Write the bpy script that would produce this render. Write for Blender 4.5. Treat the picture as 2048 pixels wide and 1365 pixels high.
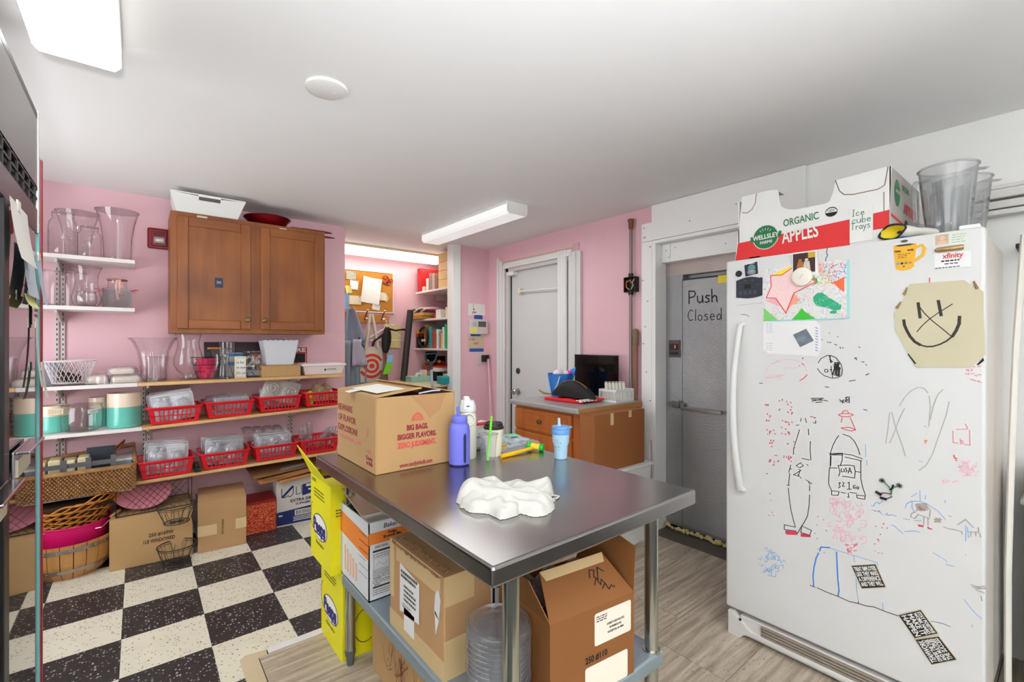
import bpy, math, random
from mathutils import Vector, Matrix
random.seed(7)
PI = math.pi
sc = bpy.context.scene
col = sc.collection
for o in list(bpy.data.objects):
    bpy.data.objects.remove(o)

# ---------------------------------------------------------------- camera
cam_d = bpy.data.cameras.new('camera')
cam_d.sensor_width = 36.0
cam_d.lens = 36.0*921.5/2048.0
cam_d.shift_y = 2.5/2048.0
cam_d.clip_start = 0.02
cam = bpy.data.objects.new('camera', cam_d)
cam.location = (0,0,1.31)
cam.rotation_euler = (PI/2,0,-math.radians(39.05))
col.objects.link(cam)
sc.camera = cam

# ---------------------------------------------------------------- world, exposure, lights
vs = sc.view_settings
vs.view_transform = 'Standard'
vs.look = 'None'
vs.exposure = 0.5
vs.gamma = 1.0
vs.use_curve_mapping = False
wd = bpy.data.worlds.new('daylight')
sc.world = wd
wd.use_nodes = True
wn = wd.node_tree.nodes
wl = wd.node_tree.links
bg = wn['Background']
sky = wn.new('ShaderNodeTexSky')
sky.sky_type = 'HOSEK_WILKIE'
sky.turbidity = 4.0
sky.sun_direction = (0.2,-0.6,0.7)
wl.new(sky.outputs[0], bg.inputs[0])
bg.inputs[1].default_value = 1.2
LAMP = 1.2          # lit fluorescent diffusers
LAMP2 = 0.3
LAMP_ALCOVE = 1.5
ADDED_LAMP_GLOW = 4.0  # glow of the lamps added behind the camera
UNSEEN_WINDOW_W = 19.0
UNSEEN_WINDOW2_W = 17.0

def area_light(name, loc, rot, sx, sy, power, color):
    d = bpy.data.lights.new(name, 'AREA')
    d.shape = 'RECTANGLE'
    d.size, d.size_y = sx, sy
    d.energy = power
    d.color = color
    o = bpy.data.objects.new(name, d)
    o.location = loc
    o.rotation_euler = rot
    col.objects.link(o)
    return o
LAMP_W, LAMP2_W, ALCOVE_W, ADDED_FLOOD_W = 4.5,5.5,3.3,47.0    # tubes behind the lenses; last, the added flood lamps
# unseen windows added in the left wall, for light from the left
area_light('unseen_window_light',(-1.12,-.475,1.33),(PI/2,0,-PI/2),2.3,1.33, UNSEEN_WINDOW_W,(.97,1.0,1.03))
area_light('unseen_window_light',(-1.12,2.8,1.2),(PI/2,0,-PI/2),.88,1.08, UNSEEN_WINDOW2_W,(.97,1.0,1.03))

# ---------------------------------------------------------------- materials
def lin(c):
    out = []
    for v in c[:3]:
        v = v/255.0
        out.append(v/12.92 if v <= 0.04045 else ((v + 0.055)/1.055) ** 2.4)
    return (*out,1.0)
MATS = {}
def pm(name, c, rough=0.5, metal=0.0, var=0.05, scale=6.0, bump=0.0, bscale=80.0, stretch=None,
       trans=0.0, ior=1.45, emit=0.0, coat=0.0, alpha=1.0, c2=None, spec=0.5):
    """principled material whose colour is broken up by a procedural noise"""
    if name in MATS:
        return MATS[name]
    m = bpy.data.materials.new(name)
    m.use_nodes = True
    nt = m.node_tree
    N, L = nt.nodes, nt.links
    b = N['Principled BSDF']
    tc = N.new('ShaderNodeTexCoord')
    src = tc.outputs['Object']
    if stretch:
        mp = N.new('ShaderNodeMapping')
        mp.inputs['Scale'].default_value = stretch
        L.new(src, mp.inputs[0])
        src = mp.outputs[0]
    nz = N.new('ShaderNodeTexNoise')
    nz.inputs['Scale'].default_value = scale
    nz.inputs['Detail'].default_value = 4.0
    L.new(src, nz.inputs['Vector'])
    mx = N.new('ShaderNodeMix')
    mx.data_type = 'RGBA'
    a = lin(c)
    if c2 is None:
        lo = tuple(max(0, v*(1 - var)) for v in a[:3]) + (1,)
        hi = tuple(min(1, v*(1 + var)) for v in a[:3]) + (1,)
    else:
        lo, hi = a, lin(c2)
    mx.inputs[6].default_value = lo
    mx.inputs[7].default_value = hi
    L.new(nz.outputs[0], mx.inputs[0])
    L.new(mx.outputs[2], b.inputs['Base Color'])
    b.inputs['Roughness'].default_value = rough
    b.inputs['Metallic'].default_value = metal
    b.inputs['Specular IOR Level'].default_value = spec
    b.inputs['IOR'].default_value = ior
    b.inputs['Transmission Weight'].default_value = trans
    b.inputs['Coat Weight'].default_value = coat
    b.inputs['Alpha'].default_value = alpha
    if emit:
        b.inputs['Emission Color'].default_value = a
        b.inputs['Emission Strength'].default_value = emit
    if bump:
        n2 = N.new('ShaderNodeTexNoise')
        n2.inputs['Scale'].default_value = bscale
        n2.inputs['Detail'].default_value = 3.0
        L.new(src, n2.inputs['Vector'])
        bp = N.new('ShaderNodeBump')
        bp.inputs['Strength'].default_value = bump
        bp.inputs['Distance'].default_value = 0.002
        L.new(n2.outputs[0], bp.inputs['Height'])
        L.new(bp.outputs[0], b.inputs['Normal'])
    MATS[name] = m
    return m

def clear_plastic(name, tint, opac, rough=0.12, refl=1.0):
    """thin clear sheet: mostly see-through, with a milky film and a glossy skin"""
    if name in MATS:
        return MATS[name]
    m = bpy.data.materials.new(name)
    m.use_nodes = True
    N, L = m.node_tree.nodes, m.node_tree.links
    N.remove(N['Principled BSDF'])
    out = N['Material Output']
    tr = N.new('ShaderNodeBsdfTransparent')
    lt = N.new('ShaderNodeLayerWeight')
    lt.inputs[0].default_value = 0.5
    er = N.new('ShaderNodeValToRGB')
    er.color_ramp.elements[0].position = 0.55
    er.color_ramp.elements[0].color = (0.98,0.98,0.98,1)
    er.color_ramp.elements[1].position = 1.0
    er.color_ramp.elements[1].color = (1 - .32*refl,1 - .34*refl,1 - .32*refl,1)
    L.new(lt.outputs['Facing'], er.inputs[0])
    L.new(er.outputs[0], tr.inputs[0])
    df = N.new('ShaderNodeBsdfDiffuse')
    df.inputs[0].default_value = lin(tint)
    gl = N.new('ShaderNodeBsdfGlossy')
    gl.inputs['Roughness'].default_value = rough
    nz = N.new('ShaderNodeTexNoise')
    nz.inputs['Scale'].default_value = 14
    mr = N.new('ShaderNodeMapRange')
    mr.inputs['To Min'].default_value = opac*0.7
    mr.inputs['To Max'].default_value = opac*1.3
    L.new(nz.outputs[0], mr.inputs[0])
    m1 = N.new('ShaderNodeMixShader')
    L.new(mr.outputs[0], m1.inputs[0])
    L.new(tr.outputs[0], m1.inputs[1])
    L.new(df.outputs[0], m1.inputs[2])
    lw = N.new('ShaderNodeLayerWeight')
    lw.inputs[0].default_value = 0.5
    pw = N.new('ShaderNodeMath')
    pw.operation = 'POWER'
    pw.inputs[1].default_value = 4.0
    L.new(lw.outputs['Facing'], pw.inputs[0])
    fr = N.new('ShaderNodeMath')
    fr.operation = 'MULTIPLY_ADD'
    fr.inputs[1].default_value = min(0.9,0.5*refl)
    fr.inputs[2].default_value = 0.035*refl
    L.new(pw.outputs[0], fr.inputs[0])
    m2 = N.new('ShaderNodeMixShader')
    L.new(fr.outputs[0], m2.inputs[0])
    L.new(m1.outputs[0], m2.inputs[1])
    L.new(gl.outputs[0], m2.inputs[2])
    L.new(m2.outputs[0], out.inputs[0])
    MATS[name] = m
    return m

def wood(name, c1, c2, rough=0.35, axis=2, scale=1.0, coat=0.15):
    if name in MATS:
        return MATS[name]
    m = bpy.data.materials.new(name)
    m.use_nodes = True
    N, L = m.node_tree.nodes, m.node_tree.links
    b = N['Principled BSDF']
    tc = N.new('ShaderNodeTexCoord')
    mp = N.new('ShaderNodeMapping')
    s = [28*scale,28*scale,28*scale]
    s[axis] = 2.2*scale
    mp.inputs['Scale'].default_value = s
    L.new(tc.outputs['Object'], mp.inputs[0])
    n1 = N.new('ShaderNodeTexNoise')
    n1.inputs['Scale'].default_value = 1.0
    n1.inputs['Detail'].default_value = 6
    n1.inputs['Distortion'].default_value = 0.6
    L.new(mp.outputs[0], n1.inputs['Vector'])
    n2 = N.new('ShaderNodeTexNoise')
    n2.inputs['Scale'].default_value = 5*scale
    L.new(tc.outputs['Object'], n2.inputs['Vector'])
    ad = N.new('ShaderNodeMath')
    ad.operation = 'MULTIPLY_ADD'
    ad.inputs[1].default_value = 0.5
    L.new(n2.outputs[0], ad.inputs[0])
    ml = N.new('ShaderNodeMath')
    ml.operation = 'MULTIPLY'
    ml.inputs[1].default_value = 0.5
    L.new(n1.outputs[0], ml.inputs[0])
    L.new(ml.outputs[0], ad.inputs[2])
    cr = N.new('ShaderNodeValToRGB')
    cr.color_ramp.elements[0].position = 0.3
    cr.color_ramp.elements[0].color = lin(c1)
    cr.color_ramp.elements[1].position = 0.7
    cr.color_ramp.elements[1].color = lin(c2)
    L.new(ad.outputs[0], cr.inputs[0])
    L.new(cr.outputs[0], b.inputs['Base Color'])
    b.inputs['Roughness'].default_value = rough
    b.inputs['Coat Weight'].default_value = coat
    MATS[name] = m
    return m

# ---------------------------------------------------------------- mesh builder
class MB:
    def __init__(s):
        s.v, s.f = [], []
    def add(s, vs, fs):
        n = len(s.v)
        s.v += [tuple(p) for p in vs]
        s.f += [tuple(n + i for i in f) for f in fs]
        return s
    def box(s, x0, y0, z0, x1, y1, z1):
        if x0 > x1: x0, x1 = x1, x0
        if y0 > y1: y0, y1 = y1, y0
        if z0 > z1: z0, z1 = z1, z0
        return s.hexa([(x0, y0, z0),(x1, y0, z0),(x1, y1, z0),(x0, y1, z0),
                       (x0, y0, z1),(x1, y0, z1),(x1, y1, z1),(x0, y1, z1)])
    def hexa(s, p):
        return s.add(p, [(3,2,1,0),(4,5,6,7),(0,1,5,4),(1,2,6,5),(2,3,7,6),(3,0,4,7)])
    def face(s, pts):
        return s.add(pts, [tuple(range(len(pts)))])
    def plate(s, pts, nrm, t):
        """flat polygon given depth t along nrm"""
        n = len(pts)
        nv = Vector(nrm)
        top = [tuple(Vector(p) + nv*t) for p in pts]
        fs = [tuple(range(n - 1,-1,-1)), tuple(range(n,2*n))]
        fs += [(i,(i + 1) % n, n + (i + 1) % n, n + i) for i in range(n)]
        return s.add(list(pts) + top, fs)
    def tube(s, path, r, n=8, closed=False, flat=1.0, up=None):
        P = [Vector(p) for p in path]
        k = len(P)
        rs = r if isinstance(r,(list, tuple)) else [r]*k
        vs, fs = [], []
        ref = Vector(up) if up else None
        prev = None
        for i in range(k):
            if closed:
                t = P[(i + 1) % k] - P[i - 1]
            else:
                t = P[min(i + 1, k - 1)] - P[max(i - 1,0)]
            if t.length < 1e-9:
                t = Vector((0,0,1))
            t.normalize()
            if prev is None:
                a = ref or (Vector((0,0,1)) if abs(t.z) < 0.9 else Vector((1,0,0)))
            else:
                a = prev
            a = (a - t*a.dot(t))
            if a.length < 1e-6:
                a = t.orthogonal()
            a.normalize()
            prev = a
            b = t.cross(a)
            for j in range(n):
                th = 2*PI*j/n + PI/n
                vs.append(P[i] + a*(rs[i]*math.cos(th)*flat) + b*(rs[i]*math.sin(th)))
        m = k if closed else k - 1
        for i in range(m):
            for j in range(n):
                q = (i + 1) % k
                fs.append((i*n + j, i*n + (j + 1) % n, q*n + (j + 1) % n, q*n + j))
        if not closed:
            fs.append(tuple(range(n - 1,-1,-1)))
            fs.append(tuple((k - 1)*n + j for j in range(n)))
        return s.add(vs, fs)
    def lathe(s, prof, n=32, c=(0,0,0), loop=False, sx=1.0, sy=1.0, wave=None):
        """profile of (r, z) turned about z; loop joins last to first"""
        vs, fs = [], []
        k = len(prof)
        for (r, z) in prof:
            for j in range(n):
                th = 2*PI*j/n
                w = wave(th, r, z) if wave else 1.0
                vs.append((c[0] + r*w*math.cos(th)*sx, c[1] + r*w*math.sin(th)*sy, c[2] + z))
        for i in range(k if loop else k - 1):
            q = (i + 1) % k
            for j in range(n):
                fs.append((i*n + j, i*n + (j + 1) % n, q*n + (j + 1) % n, q*n + j))
        if not loop:
            if prof[0][0] > 1e-6:
                fs.append(tuple(range(n - 1,-1,-1)))
            if prof[-1][0] > 1e-6:
                fs.append(tuple((k - 1)*n + j for j in range(n)))
        return s.add(vs, fs)
    def grid(s, fn, nu, nv):
        vs = [fn(i/nu, j/nv) for i in range(nu + 1) for j in range(nv + 1)]
        fs = []
        for i in range(nu):
            for j in range(nv):
                a = i*(nv + 1) + j
                fs.append((a, a + nv + 1, a + nv + 2, a + 1))
        return s.add(vs, fs)
    def ball(s, c, r, n=12, m=8, sz=1.0, sx=1.0, sy=1.0):
        return s.lathe([(r*math.sin(PI*i/m) if 0 < i < m else 1e-5,-r*math.cos(PI*i/m)*sz) for i in range(m + 1)],
                       n, c, sx=sx, sy=sy)
    def xf(s, M):
        s.v = [tuple(M @ Vector(p)) for p in s.v]
        return s
    def ribbon(s, pts2, w, P, jit=0.0):
        """flat stroke of width w through 2-D points, P maps (u, v) to space; crossing strokes lie at slightly different depths"""
        for (a, b) in zip(pts2[:-1], pts2[1:]):
            dx, dy = b[0] - a[0], b[1] - a[1]
            l = math.hypot(dx, dy)
            if l < 1e-7:
                continue
            dx, dy = dx/l*w/2, dy/l*w/2
            q = [Vector(P(a[0] - dx*.6 - dy, a[1] - dy*.6 + dx)), Vector(P(a[0] - dx*.6 + dy, a[1] - dy*.6 - dx)),
                 Vector(P(b[0] + dx*.6 + dy, b[1] + dy*.6 - dx)), Vector(P(b[0] + dx*.6 - dy, b[1] + dy*.6 + dx))]
            n = (q[1] - q[0]).cross(q[2] - q[0])
            n = n.normalized()*(0.000012*(MB.layer % 23)) if n.length > 0 else n
            MB.layer += 1
            s.face([p + n for p in q])
        return s
    layer = 0

def arc(cx, cy, r, a0, a1, n=12, ry=None):
    ry = ry or r
    return [(cx + r*math.cos(math.radians(a0 + (a1 - a0)*i/n)), cy + ry*math.sin(math.radians(a0 + (a1 - a0)*i/n))) for i in range(n + 1)]

MESH_CACHE = {}
def mesh_of(name, mb, mat, smooth):
    me = bpy.data.meshes.new(name)
    me.from_pydata(mb.v, [], mb.f)
    me.update()
    me.materials.append(mat)
    if smooth:
        me.polygons.foreach_set('use_smooth', [True]*len(me.polygons))
        try:
            me.set_sharp_from_angle(angle=math.radians(40))
        except Exception:
            pass
    return me

def obj(name, mb, mat, parent=None, loc=(0,0,0), rot=(0,0,0), smooth=False, bevel=0.0, seg=2, subs=0, solid=0.0, world=False, label=None):
    me = mb if isinstance(mb, bpy.types.Mesh) else mesh_of(name, mb, mat, smooth)
    o = bpy.data.objects.new(name, me)
    col.objects.link(o)
    o.location = loc
    o.rotation_euler = rot
    if parent:
        o.parent = parent
        if world and 'rootmat' in ROOTS.get(parent.name, {}):
            o.matrix_parent_inverse = ROOTS[parent.name]['rootmat'].inverted()
    if solid:
        md = o.modifiers.new('solid', 'SOLIDIFY')
        md.thickness = solid
        md.offset = 0
    if bevel:
        md = o.modifiers.new('bevel', 'BEVEL')
        md.width = bevel
        md.segments = seg
        md.limit_method = 'ANGLE'
    if subs:
        md = o.modifiers.new('subs', 'SUBSURF')
        md.levels = md.render_levels = subs
    if label:
        o['label'] = label
    return o

ROOTS = {}
def T(name, label, cat, loc=(0,0,0), rz=0.0, group=None):
    o = bpy.data.objects.new(name, None)
    o.empty_display_size = 0.05
    col.objects.link(o)
    o.location = loc
    o.rotation_euler = (0,0, rz)
    ROOTS[o.name] = {'rootmat': Matrix.Translation(Vector(loc)) @ Matrix.Rotation(rz,4, 'Z')}
    return tag(o, label, cat, group)
def tag(o, label, cat, group=None):
    o['label'] = label
    o['category'] = cat
    if group:
        o['group'] = group
    return o
def struct(o, label=None):
    o['kind'] = 'structure'
    if label:
        o['label'] = label
    return o
def kids(o):
    return [c for c in ALLKIDS(o)]
def ALLKIDS(o):
    return list(o.children)
def dup(o, loc=None, rz=None, label=None, parent=None, rot=None):
    c = o.copy()
    col.objects.link(c)
    if parent:
        c.parent = parent
    if loc is not None:
        c.location = loc
    if rz is not None:
        c.rotation_euler = (0,0, rz)
    if rot is not None:
        c.rotation_euler = rot
    if label:
        c['label'] = label
    for ch in list(o.children):
        dup(ch, parent=c)
    return c

TEXTS = []
def txt(s, size, pos, right, up, mat, parent=None, world=False, width=None, align='CENTER', bold=0.0, name='lettering', lift=0.0008, shear=0.0, spacing=1.0):
    cu = bpy.data.curves.new(name, 'FONT')
    cu.body = s
    cu.size = size
    cu.align_x = align
    cu.align_y = 'CENTER'
    cu.offset = bold
    cu.shear = shear
    cu.extrude = 0.0002
    cu.space_character = spacing
    cu.resolution_u = 3
    cu.materials.append(mat)
    o = bpy.data.objects.new(name, cu)
    col.objects.link(o)
    r = Vector(right).normalized()
    u = Vector(up).normalized()
    n = r.cross(u)
    p = Vector(pos) + n*lift
    Mx = Matrix(((r.x, u.x, n.x, p.x),(r.y, u.y, n.y, p.y),(r.z, u.z, n.z, p.z),(0,0,0,1)))
    if parent:
        o.parent = parent
        if world and parent.name in ROOTS:
            o.matrix_parent_inverse = ROOTS[parent.name]['rootmat'].inverted()
    o.matrix_basis = Mx
    if width:
        TEXTS.append((o, width))
    return o
def fit_texts():
    """fit each line to its width, then turn the lettering into meshes"""
    bpy.context.view_layer.update()
    wmap = {o.name: w for o, w in TEXTS}
    dg = bpy.context.evaluated_depsgraph_get()
    for o in [q for q in col.objects if q.type == 'FONT']:
        me = bpy.data.meshes.new_from_object(o.evaluated_get(dg))
        if o.name in wmap and len(me.vertices):
            xs = [v.co.x for v in me.vertices]
            c, w0 = 0.0, max(xs) - min(xs)
            if w0 > 1e-6:
                me.transform(Matrix.Diagonal((wmap[o.name]/w0,1,1,1)))
        n = bpy.data.objects.new('lettering', me)
        col.objects.link(n)
        n.parent = o.parent
        n.matrix_parent_inverse = o.matrix_parent_inverse
        n.matrix_basis = o.matrix_basis
        cu = o.data
        bpy.data.objects.remove(o)
        bpy.data.curves.remove(cu)

# ================================================================ the room
H = 2.268
XL, XR, YB, YF, YA = -1.1,2.815,3.85,-2.6,4.72
PINK = pm('pink_paint',(228,184,192),0.55, var=0.03, scale=1.2, bump=0.08, bscale=160)
WHITE_WALL = pm('white_wall_paint',(240,239,236),0.45, var=0.03, scale=2.5, bump=0.06, bscale=120)
CEIL = pm('ceiling_paint',(238,237,236),0.6, var=0.015, scale=0.8, bump=0.08, bscale=60)
WHITE = pm('white_gloss_paint',(232,231,228),0.35, var=0.03, scale=5, bump=0.05, bscale=40)
OFFWHITE = pm('off_white_vinyl',(216,213,208),0.4, var=0.03)
BLACKP = pm('black_plastic',(24,24,26),0.4, var=0.2)
DARKM = pm('dark_metal',(46,44,44),0.35,0.6, var=0.2, scale=20)
CHROME = pm('chrome',(200,200,205),0.16,1.0, var=0.05)
INK = pm('black_ink',(24,22,24),0.7, var=0.3, scale=40)
BROWNINK = pm('brown_ink',(62,40,34),0.7, var=0.2, scale=40)
PAPER = pm('white_paper',(228,226,220),0.7, var=0.03, scale=12)
CREAMP = pm('cream_paper',(224,212,176),0.7, var=0.05, scale=12)
GROUT = pm('dark_grout',(40,37,36),0.8)

# ---- floor: slab below, vinyl tiles and stone-look planks on it
fl = struct(obj('floor', MB().box(XL - .1, YF - .1,-0.05,3.3, YA + .1,-0.0025), GROUT))
def tile_mat(name, base, fleck, fleck2):
    m = bpy.data.materials.new(name)
    m.use_nodes = True
    N, L = m.node_tree.nodes, m.node_tree.links
    b = N['Principled BSDF']
    tc = N.new('ShaderNodeTexCoord')
    oi = N.new('ShaderNodeObjectInfo')
    va = N.new('ShaderNodeVectorMath'); va.operation = 'SCALE'
    va.inputs[0].default_value = (37.0,51.0,0)
    L.new(oi.outputs['Random'], va.inputs['Scale'])
    vb = N.new('ShaderNodeVectorMath'); vb.operation = 'ADD'
    L.new(tc.outputs['Object'], vb.inputs[0]); L.new(va.outputs[0], vb.inputs[1])
    vo = N.new('ShaderNodeTexVoronoi')
    vo.inputs['Scale'].default_value = 95
    L.new(vb.outputs[0], vo.inputs['Vector'])
    nz = N.new('ShaderNodeTexNoise'); nz.inputs['Scale'].default_value = 150
    L.new(vb.outputs[0], nz.inputs['Vector'])
    mm = N.new('ShaderNodeMath'); mm.operation = 'MULTIPLY'
    sp = N.new('ShaderNodeSeparateColor')
    L.new(vo.outputs['Color'], sp.inputs[0])
    gt = N.new('ShaderNodeMath'); gt.operation = 'GREATER_THAN'; gt.inputs[1].default_value = 0.70
    L.new(sp.outputs[0], gt.inputs[0])
    lt = N.new('ShaderNodeMath'); lt.operation = 'LESS_THAN'; lt.inputs[1].default_value = 0.40
    L.new(vo.outputs['Distance'], lt.inputs[0])
    L.new(gt.outputs[0], mm.inputs[0]); L.new(lt.outputs[0], mm.inputs[1])
    m2 = N.new('ShaderNodeMath'); m2.operation = 'MULTIPLY'
    L.new(mm.outputs[0], m2.inputs[0])
    mr = N.new('ShaderNodeMapRange'); mr.inputs['From Min'].default_value = 0.42; mr.inputs['From Max'].default_value = 0.6
    L.new(nz.outputs[0], mr.inputs[0]); L.new(mr.outputs[0], m2.inputs[1])
    n2 = N.new('ShaderNodeTexNoise'); n2.inputs['Scale'].default_value = 9; n2.inputs['Detail'].default_value = 5
    L.new(vb.outputs[0], n2.inputs['Vector'])
    mb_ = N.new('ShaderNodeMix'); mb_.data_type = 'RGBA'
    a = lin(base)
    mb_.inputs[6].default_value = a
    mb_.inputs[7].default_value = lin(fleck2)
    L.new(n2.outputs[0], mb_.inputs[0])
    mx = N.new('ShaderNodeMix'); mx.data_type = 'RGBA'
    L.new(m2.outputs[0], mx.inputs[0]); L.new(mb_.outputs[2], mx.inputs[6]); mx.inputs[7].default_value = lin(fleck)
    L.new(mx.outputs[2], b.inputs['Base Color'])
    b.inputs['Roughness'].default_value = 0.42
    return m
TW = tile_mat('cream_vinyl_tile',(224,219,200),(86,78,70),(206,198,178))
TB = tile_mat('black_vinyl_tile',(40,37,39),(190,190,188),(58,54,54))
TS, TX0, TY0 = 0.3048,-0.058,3.268
PX0, PY1 = 0.325,2.182          # corner of the plank floor
shared = {}
for i in range(-4,10):
    for j in range(-8,2):
        x0, y0 = TX0 + i*TS, TY0 + j*TS
        x1, y1 = min(x0 + TS, XR), min(y0 + TS, YB)
        x0c, y0c = max(x0, XL), y0
        if x1 - x0c < .01 or y1 - y0 < .01: continue
        dark = (i + (j + 1)) % 2 == 1
        if x0 > PX0 - .02 and y1 < PY1 + .02: continue
        if x0 >= PX0 - .02 and y0 < PY1: y0c = PY1
        elif y1 <= PY1 + .02 and x1 > PX0: x1 = PX0
        g = 0.0006
        w, d = x1 - x0c - 2*g, y1 - y0c - 2*g
        key = (dark, round(w,3), round(d,3))
        if x0 < PX0 < x1 and y0 < PY1 < y1:
            poly = [(x0c, y0),(PX0, y0),(PX0, PY1),(x1, PY1),(x1, y1),(x0c, y1)]
            mb = MB().plate([(p[0], p[1],-.0025) for p in poly],(0,0,1),.0025)
            obj('tile', mb, TB if dark else TW, fl)
            continue
        if key not in shared:
            shared[key] = mesh_of('tile', MB().box(-w/2,-d/2,-.0025, w/2, d/2,0), TB if dark else TW, False)
        obj('tile', shared[key], None, fl, loc=((x0c + x1)/2,(y0c + y1)/2, random.uniform(-.0002,.0002)))

def plank_mat():
    m = bpy.data.materials.new('travertine_plank')
    m.use_nodes = True
    N, L = m.node_tree.nodes, m.node_tree.links
    b = N['Principled BSDF']
    tc = N.new('ShaderNodeTexCoord'); oi = N.new('ShaderNodeObjectInfo')
    va = N.new('ShaderNodeVectorMath'); va.operation = 'SCALE'; va.inputs[0].default_value = (17.0,29.0,0)
    L.new(oi.outputs['Random'], va.inputs['Scale'])
    vb = N.new('ShaderNodeVectorMath'); vb.operation = 'ADD'
    L.new(tc.outputs['Object'], vb.inputs[0]); L.new(va.outputs[0], vb.inputs[1])
    mp = N.new('ShaderNodeMapping'); mp.inputs['Scale'].default_value = (2.6,38,1)
    L.new(vb.outputs[0], mp.inputs[0])
    n1 = N.new('ShaderNodeTexNoise'); n1.inputs['Scale'].default_value = 1.0; n1.inputs['Detail'].default_value = 8; n1.inputs['Roughness'].default_value = .62; n1.inputs['Distortion'].default_value = .5
    L.new(mp.outputs[0], n1.inputs['Vector'])
    cr = N.new('ShaderNodeValToRGB')
    e = cr.color_ramp.elements
    e[0].position = .30; e[0].color = lin((134,119,103))
    e[1].position = .72; e[1].color = lin((206,195,178))
    k = e.new(.5); k.color = lin((172,158,140))
    L.new(n1.outputs[0], cr.inputs[0])
    mp2 = N.new('ShaderNodeMapping'); mp2.inputs['Scale'].default_value = (40,130,1)
    L.new(vb.outputs[0], mp2.inputs[0])
    n2 = N.new('ShaderNodeTexNoise'); n2.inputs['Scale'].default_value = 1.0; n2.inputs['Detail'].default_value = 2
    L.new(mp2.outputs[0], n2.inputs['Vector'])
    mr = N.new('ShaderNodeMapRange'); mr.inputs['From Min'].default_value = .64; mr.inputs['From Max'].default_value = .70
    L.new(n2.outputs[0], mr.inputs[0])
    mx = N.new('ShaderNodeMix'); mx.data_type = 'RGBA'; mx.inputs[7].default_value = lin((84,72,62))
    sc_ = N.new('ShaderNodeMath'); sc_.operation = 'MULTIPLY'; sc_.inputs[1].default_value = .6
    L.new(mr.outputs[0], sc_.inputs[0]); L.new(sc_.outputs[0], mx.inputs[0])
    L.new(cr.outputs[0], mx.inputs[6]); L.new(mx.outputs[2], b.inputs['Base Color'])
    b.inputs['Roughness'].default_value = .4
    return m
PLANK = plank_mat()
rows = [(-.13,.2),(.2,.53),(.53,.859),(.859,1.192),(1.192,1.52),(1.52,1.846),(1.846,2.145)]
offs = [.95,.4,1.25,.56,.79,.1,.9]
for (y0, y1), of in zip(rows, offs):
    xs = [PX0 + .063] + [of + 1.2*k for k in range(3) if PX0 + .1 < of + 1.2*k < 2.88] + [2.9]
    for a, b_ in zip(xs[:-1], xs[1:]):
        hw, hd = (b_ - a)/2 - .0012,(y1 - y0)/2 - .0012
        obj('plank', MB().box(-hw,-hd,-.0025, hw, hd,.003), PLANK, fl, loc=((a + b_)/2,(y0 + y1)/2,0))
STRIPW = pm('white_threshold',(216,212,214),.4, var=.05, scale=20)
STRIPT = pm('tan_threshold',(196,178,148),.5, var=.08, scale=15)
struct(obj('trim_1', MB().box(.425,2.146,-.002,1.4,2.184,.006), STRIPW, bevel=.003), 'white metal threshold strip between checkered tiles and plank floor')
struct(obj('trim_2', MB().plate([(.322,.3,-.002),(.386,.3,-.002),(.386,2.14,-.002),(.42,2.142,-.002),(.422,2.178,-.002),(.345,2.19,-.002),(.324,2.172,-.002)],(0,0,1),.007), STRIPT, bevel=.002), 'chipped tan edging strip at the corner of the plank floor')

# ---- walls and ceiling
struct(obj('ceiling', MB().box(XL - .1, YF - .1, H,3.3, YA + .1, H + .08), CEIL))
lw_ = MB().box(XL - .1, YF - .1,-.05, XL, YB,.6).box(XL - .1, YF - .1,2.05, XL, YB, H).box(XL - .1, YF - .1,.6, XL,-1.7,2.05).box(XL - .1,.75,.6, XL,2.3,2.05).box(XL - .1,3.3,.6, XL, YB,2.05).box(XL - .1,2.3,1.8, XL,3.3,2.05)
struct(obj('wall_left', lw_, WHITE_WALL))
wb = MB().box(XL, YB,-.05,1.334, YA, H)
struct(obj('wall_back', wb, PINK))
struct(obj('wall_return', MB().box(2.384, YB,-.05,3.3, YB + .09, H), PINK))
struct(obj('wall_alcove', MB().box(1.2, YA,-.05,3.3, YA + .1, H), PINK))
# right wall with door opening (y 2.62..3.56) and cooler opening (y .95..1.86)
wr = MB()
wr.box(XR,3.56,-.05,3.3, YA, H)
wr.box(XR,2.62,2.05,3.3,3.56, H)
wr.box(XR,1.89,-.05,3.3,2.62, H)
struct(obj('wall_right', wr, PINK))
wr2 = MB()
wr2.box(XR + .002,.93,2.0,3.3,1.89, H)
wr2.box(XR + .002, YF,-.05,3.3,.93, H)
struct(obj('wall_right_white', wr2, WHITE_WALL))
struct(obj('wall_rear', MB().box(XL, YF - .1,-.05,3.3, YF, H), WHITE_WALL))
wx = XL - .06
struct(obj('unseen_window_1', MB().box(wx - .02,-1.7,.6, wx + .03,-1.64,2.05).box(wx - .02,.69,.6, wx + .03,.75,2.05).box(wx - .02,-1.64,.6, wx + .03,.69,.66).box(wx - .02,-1.64,1.99, wx + .03,.69,2.05).box(wx - .02,-.5,.66, wx + .03,-.45,1.99), WHITE, bevel=.004))  # unseen window near the camera, added to let in light from the left
struct(obj('unseen_window_2', MB().box(wx - .02,2.3,.6, wx + .03,2.36,1.8).box(wx - .02,3.24,.6, wx + .03,3.3,1.8).box(wx - .02,2.36,.6, wx + .03,3.24,.66).box(wx - .02,2.36,1.74, wx + .03,3.24,1.8), WHITE, bevel=.004))  # unseen window past the cooler, added to light left-facing sides
struct(obj('baseboard_back', MB().box(XL, YB - .015,0,1.334, YB,.07), pm('baseboard_white',(214,208,204),.4), bevel=.003))
post = MB().box(2.372, YB - .02,0,2.459, YB, H - .001).box(2.372, YB,0,2.384, YB + .09, H - .001)
struct(obj('trim_3', post, WHITE, bevel=.003), 'white corner board beside the alcove opening')

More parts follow.
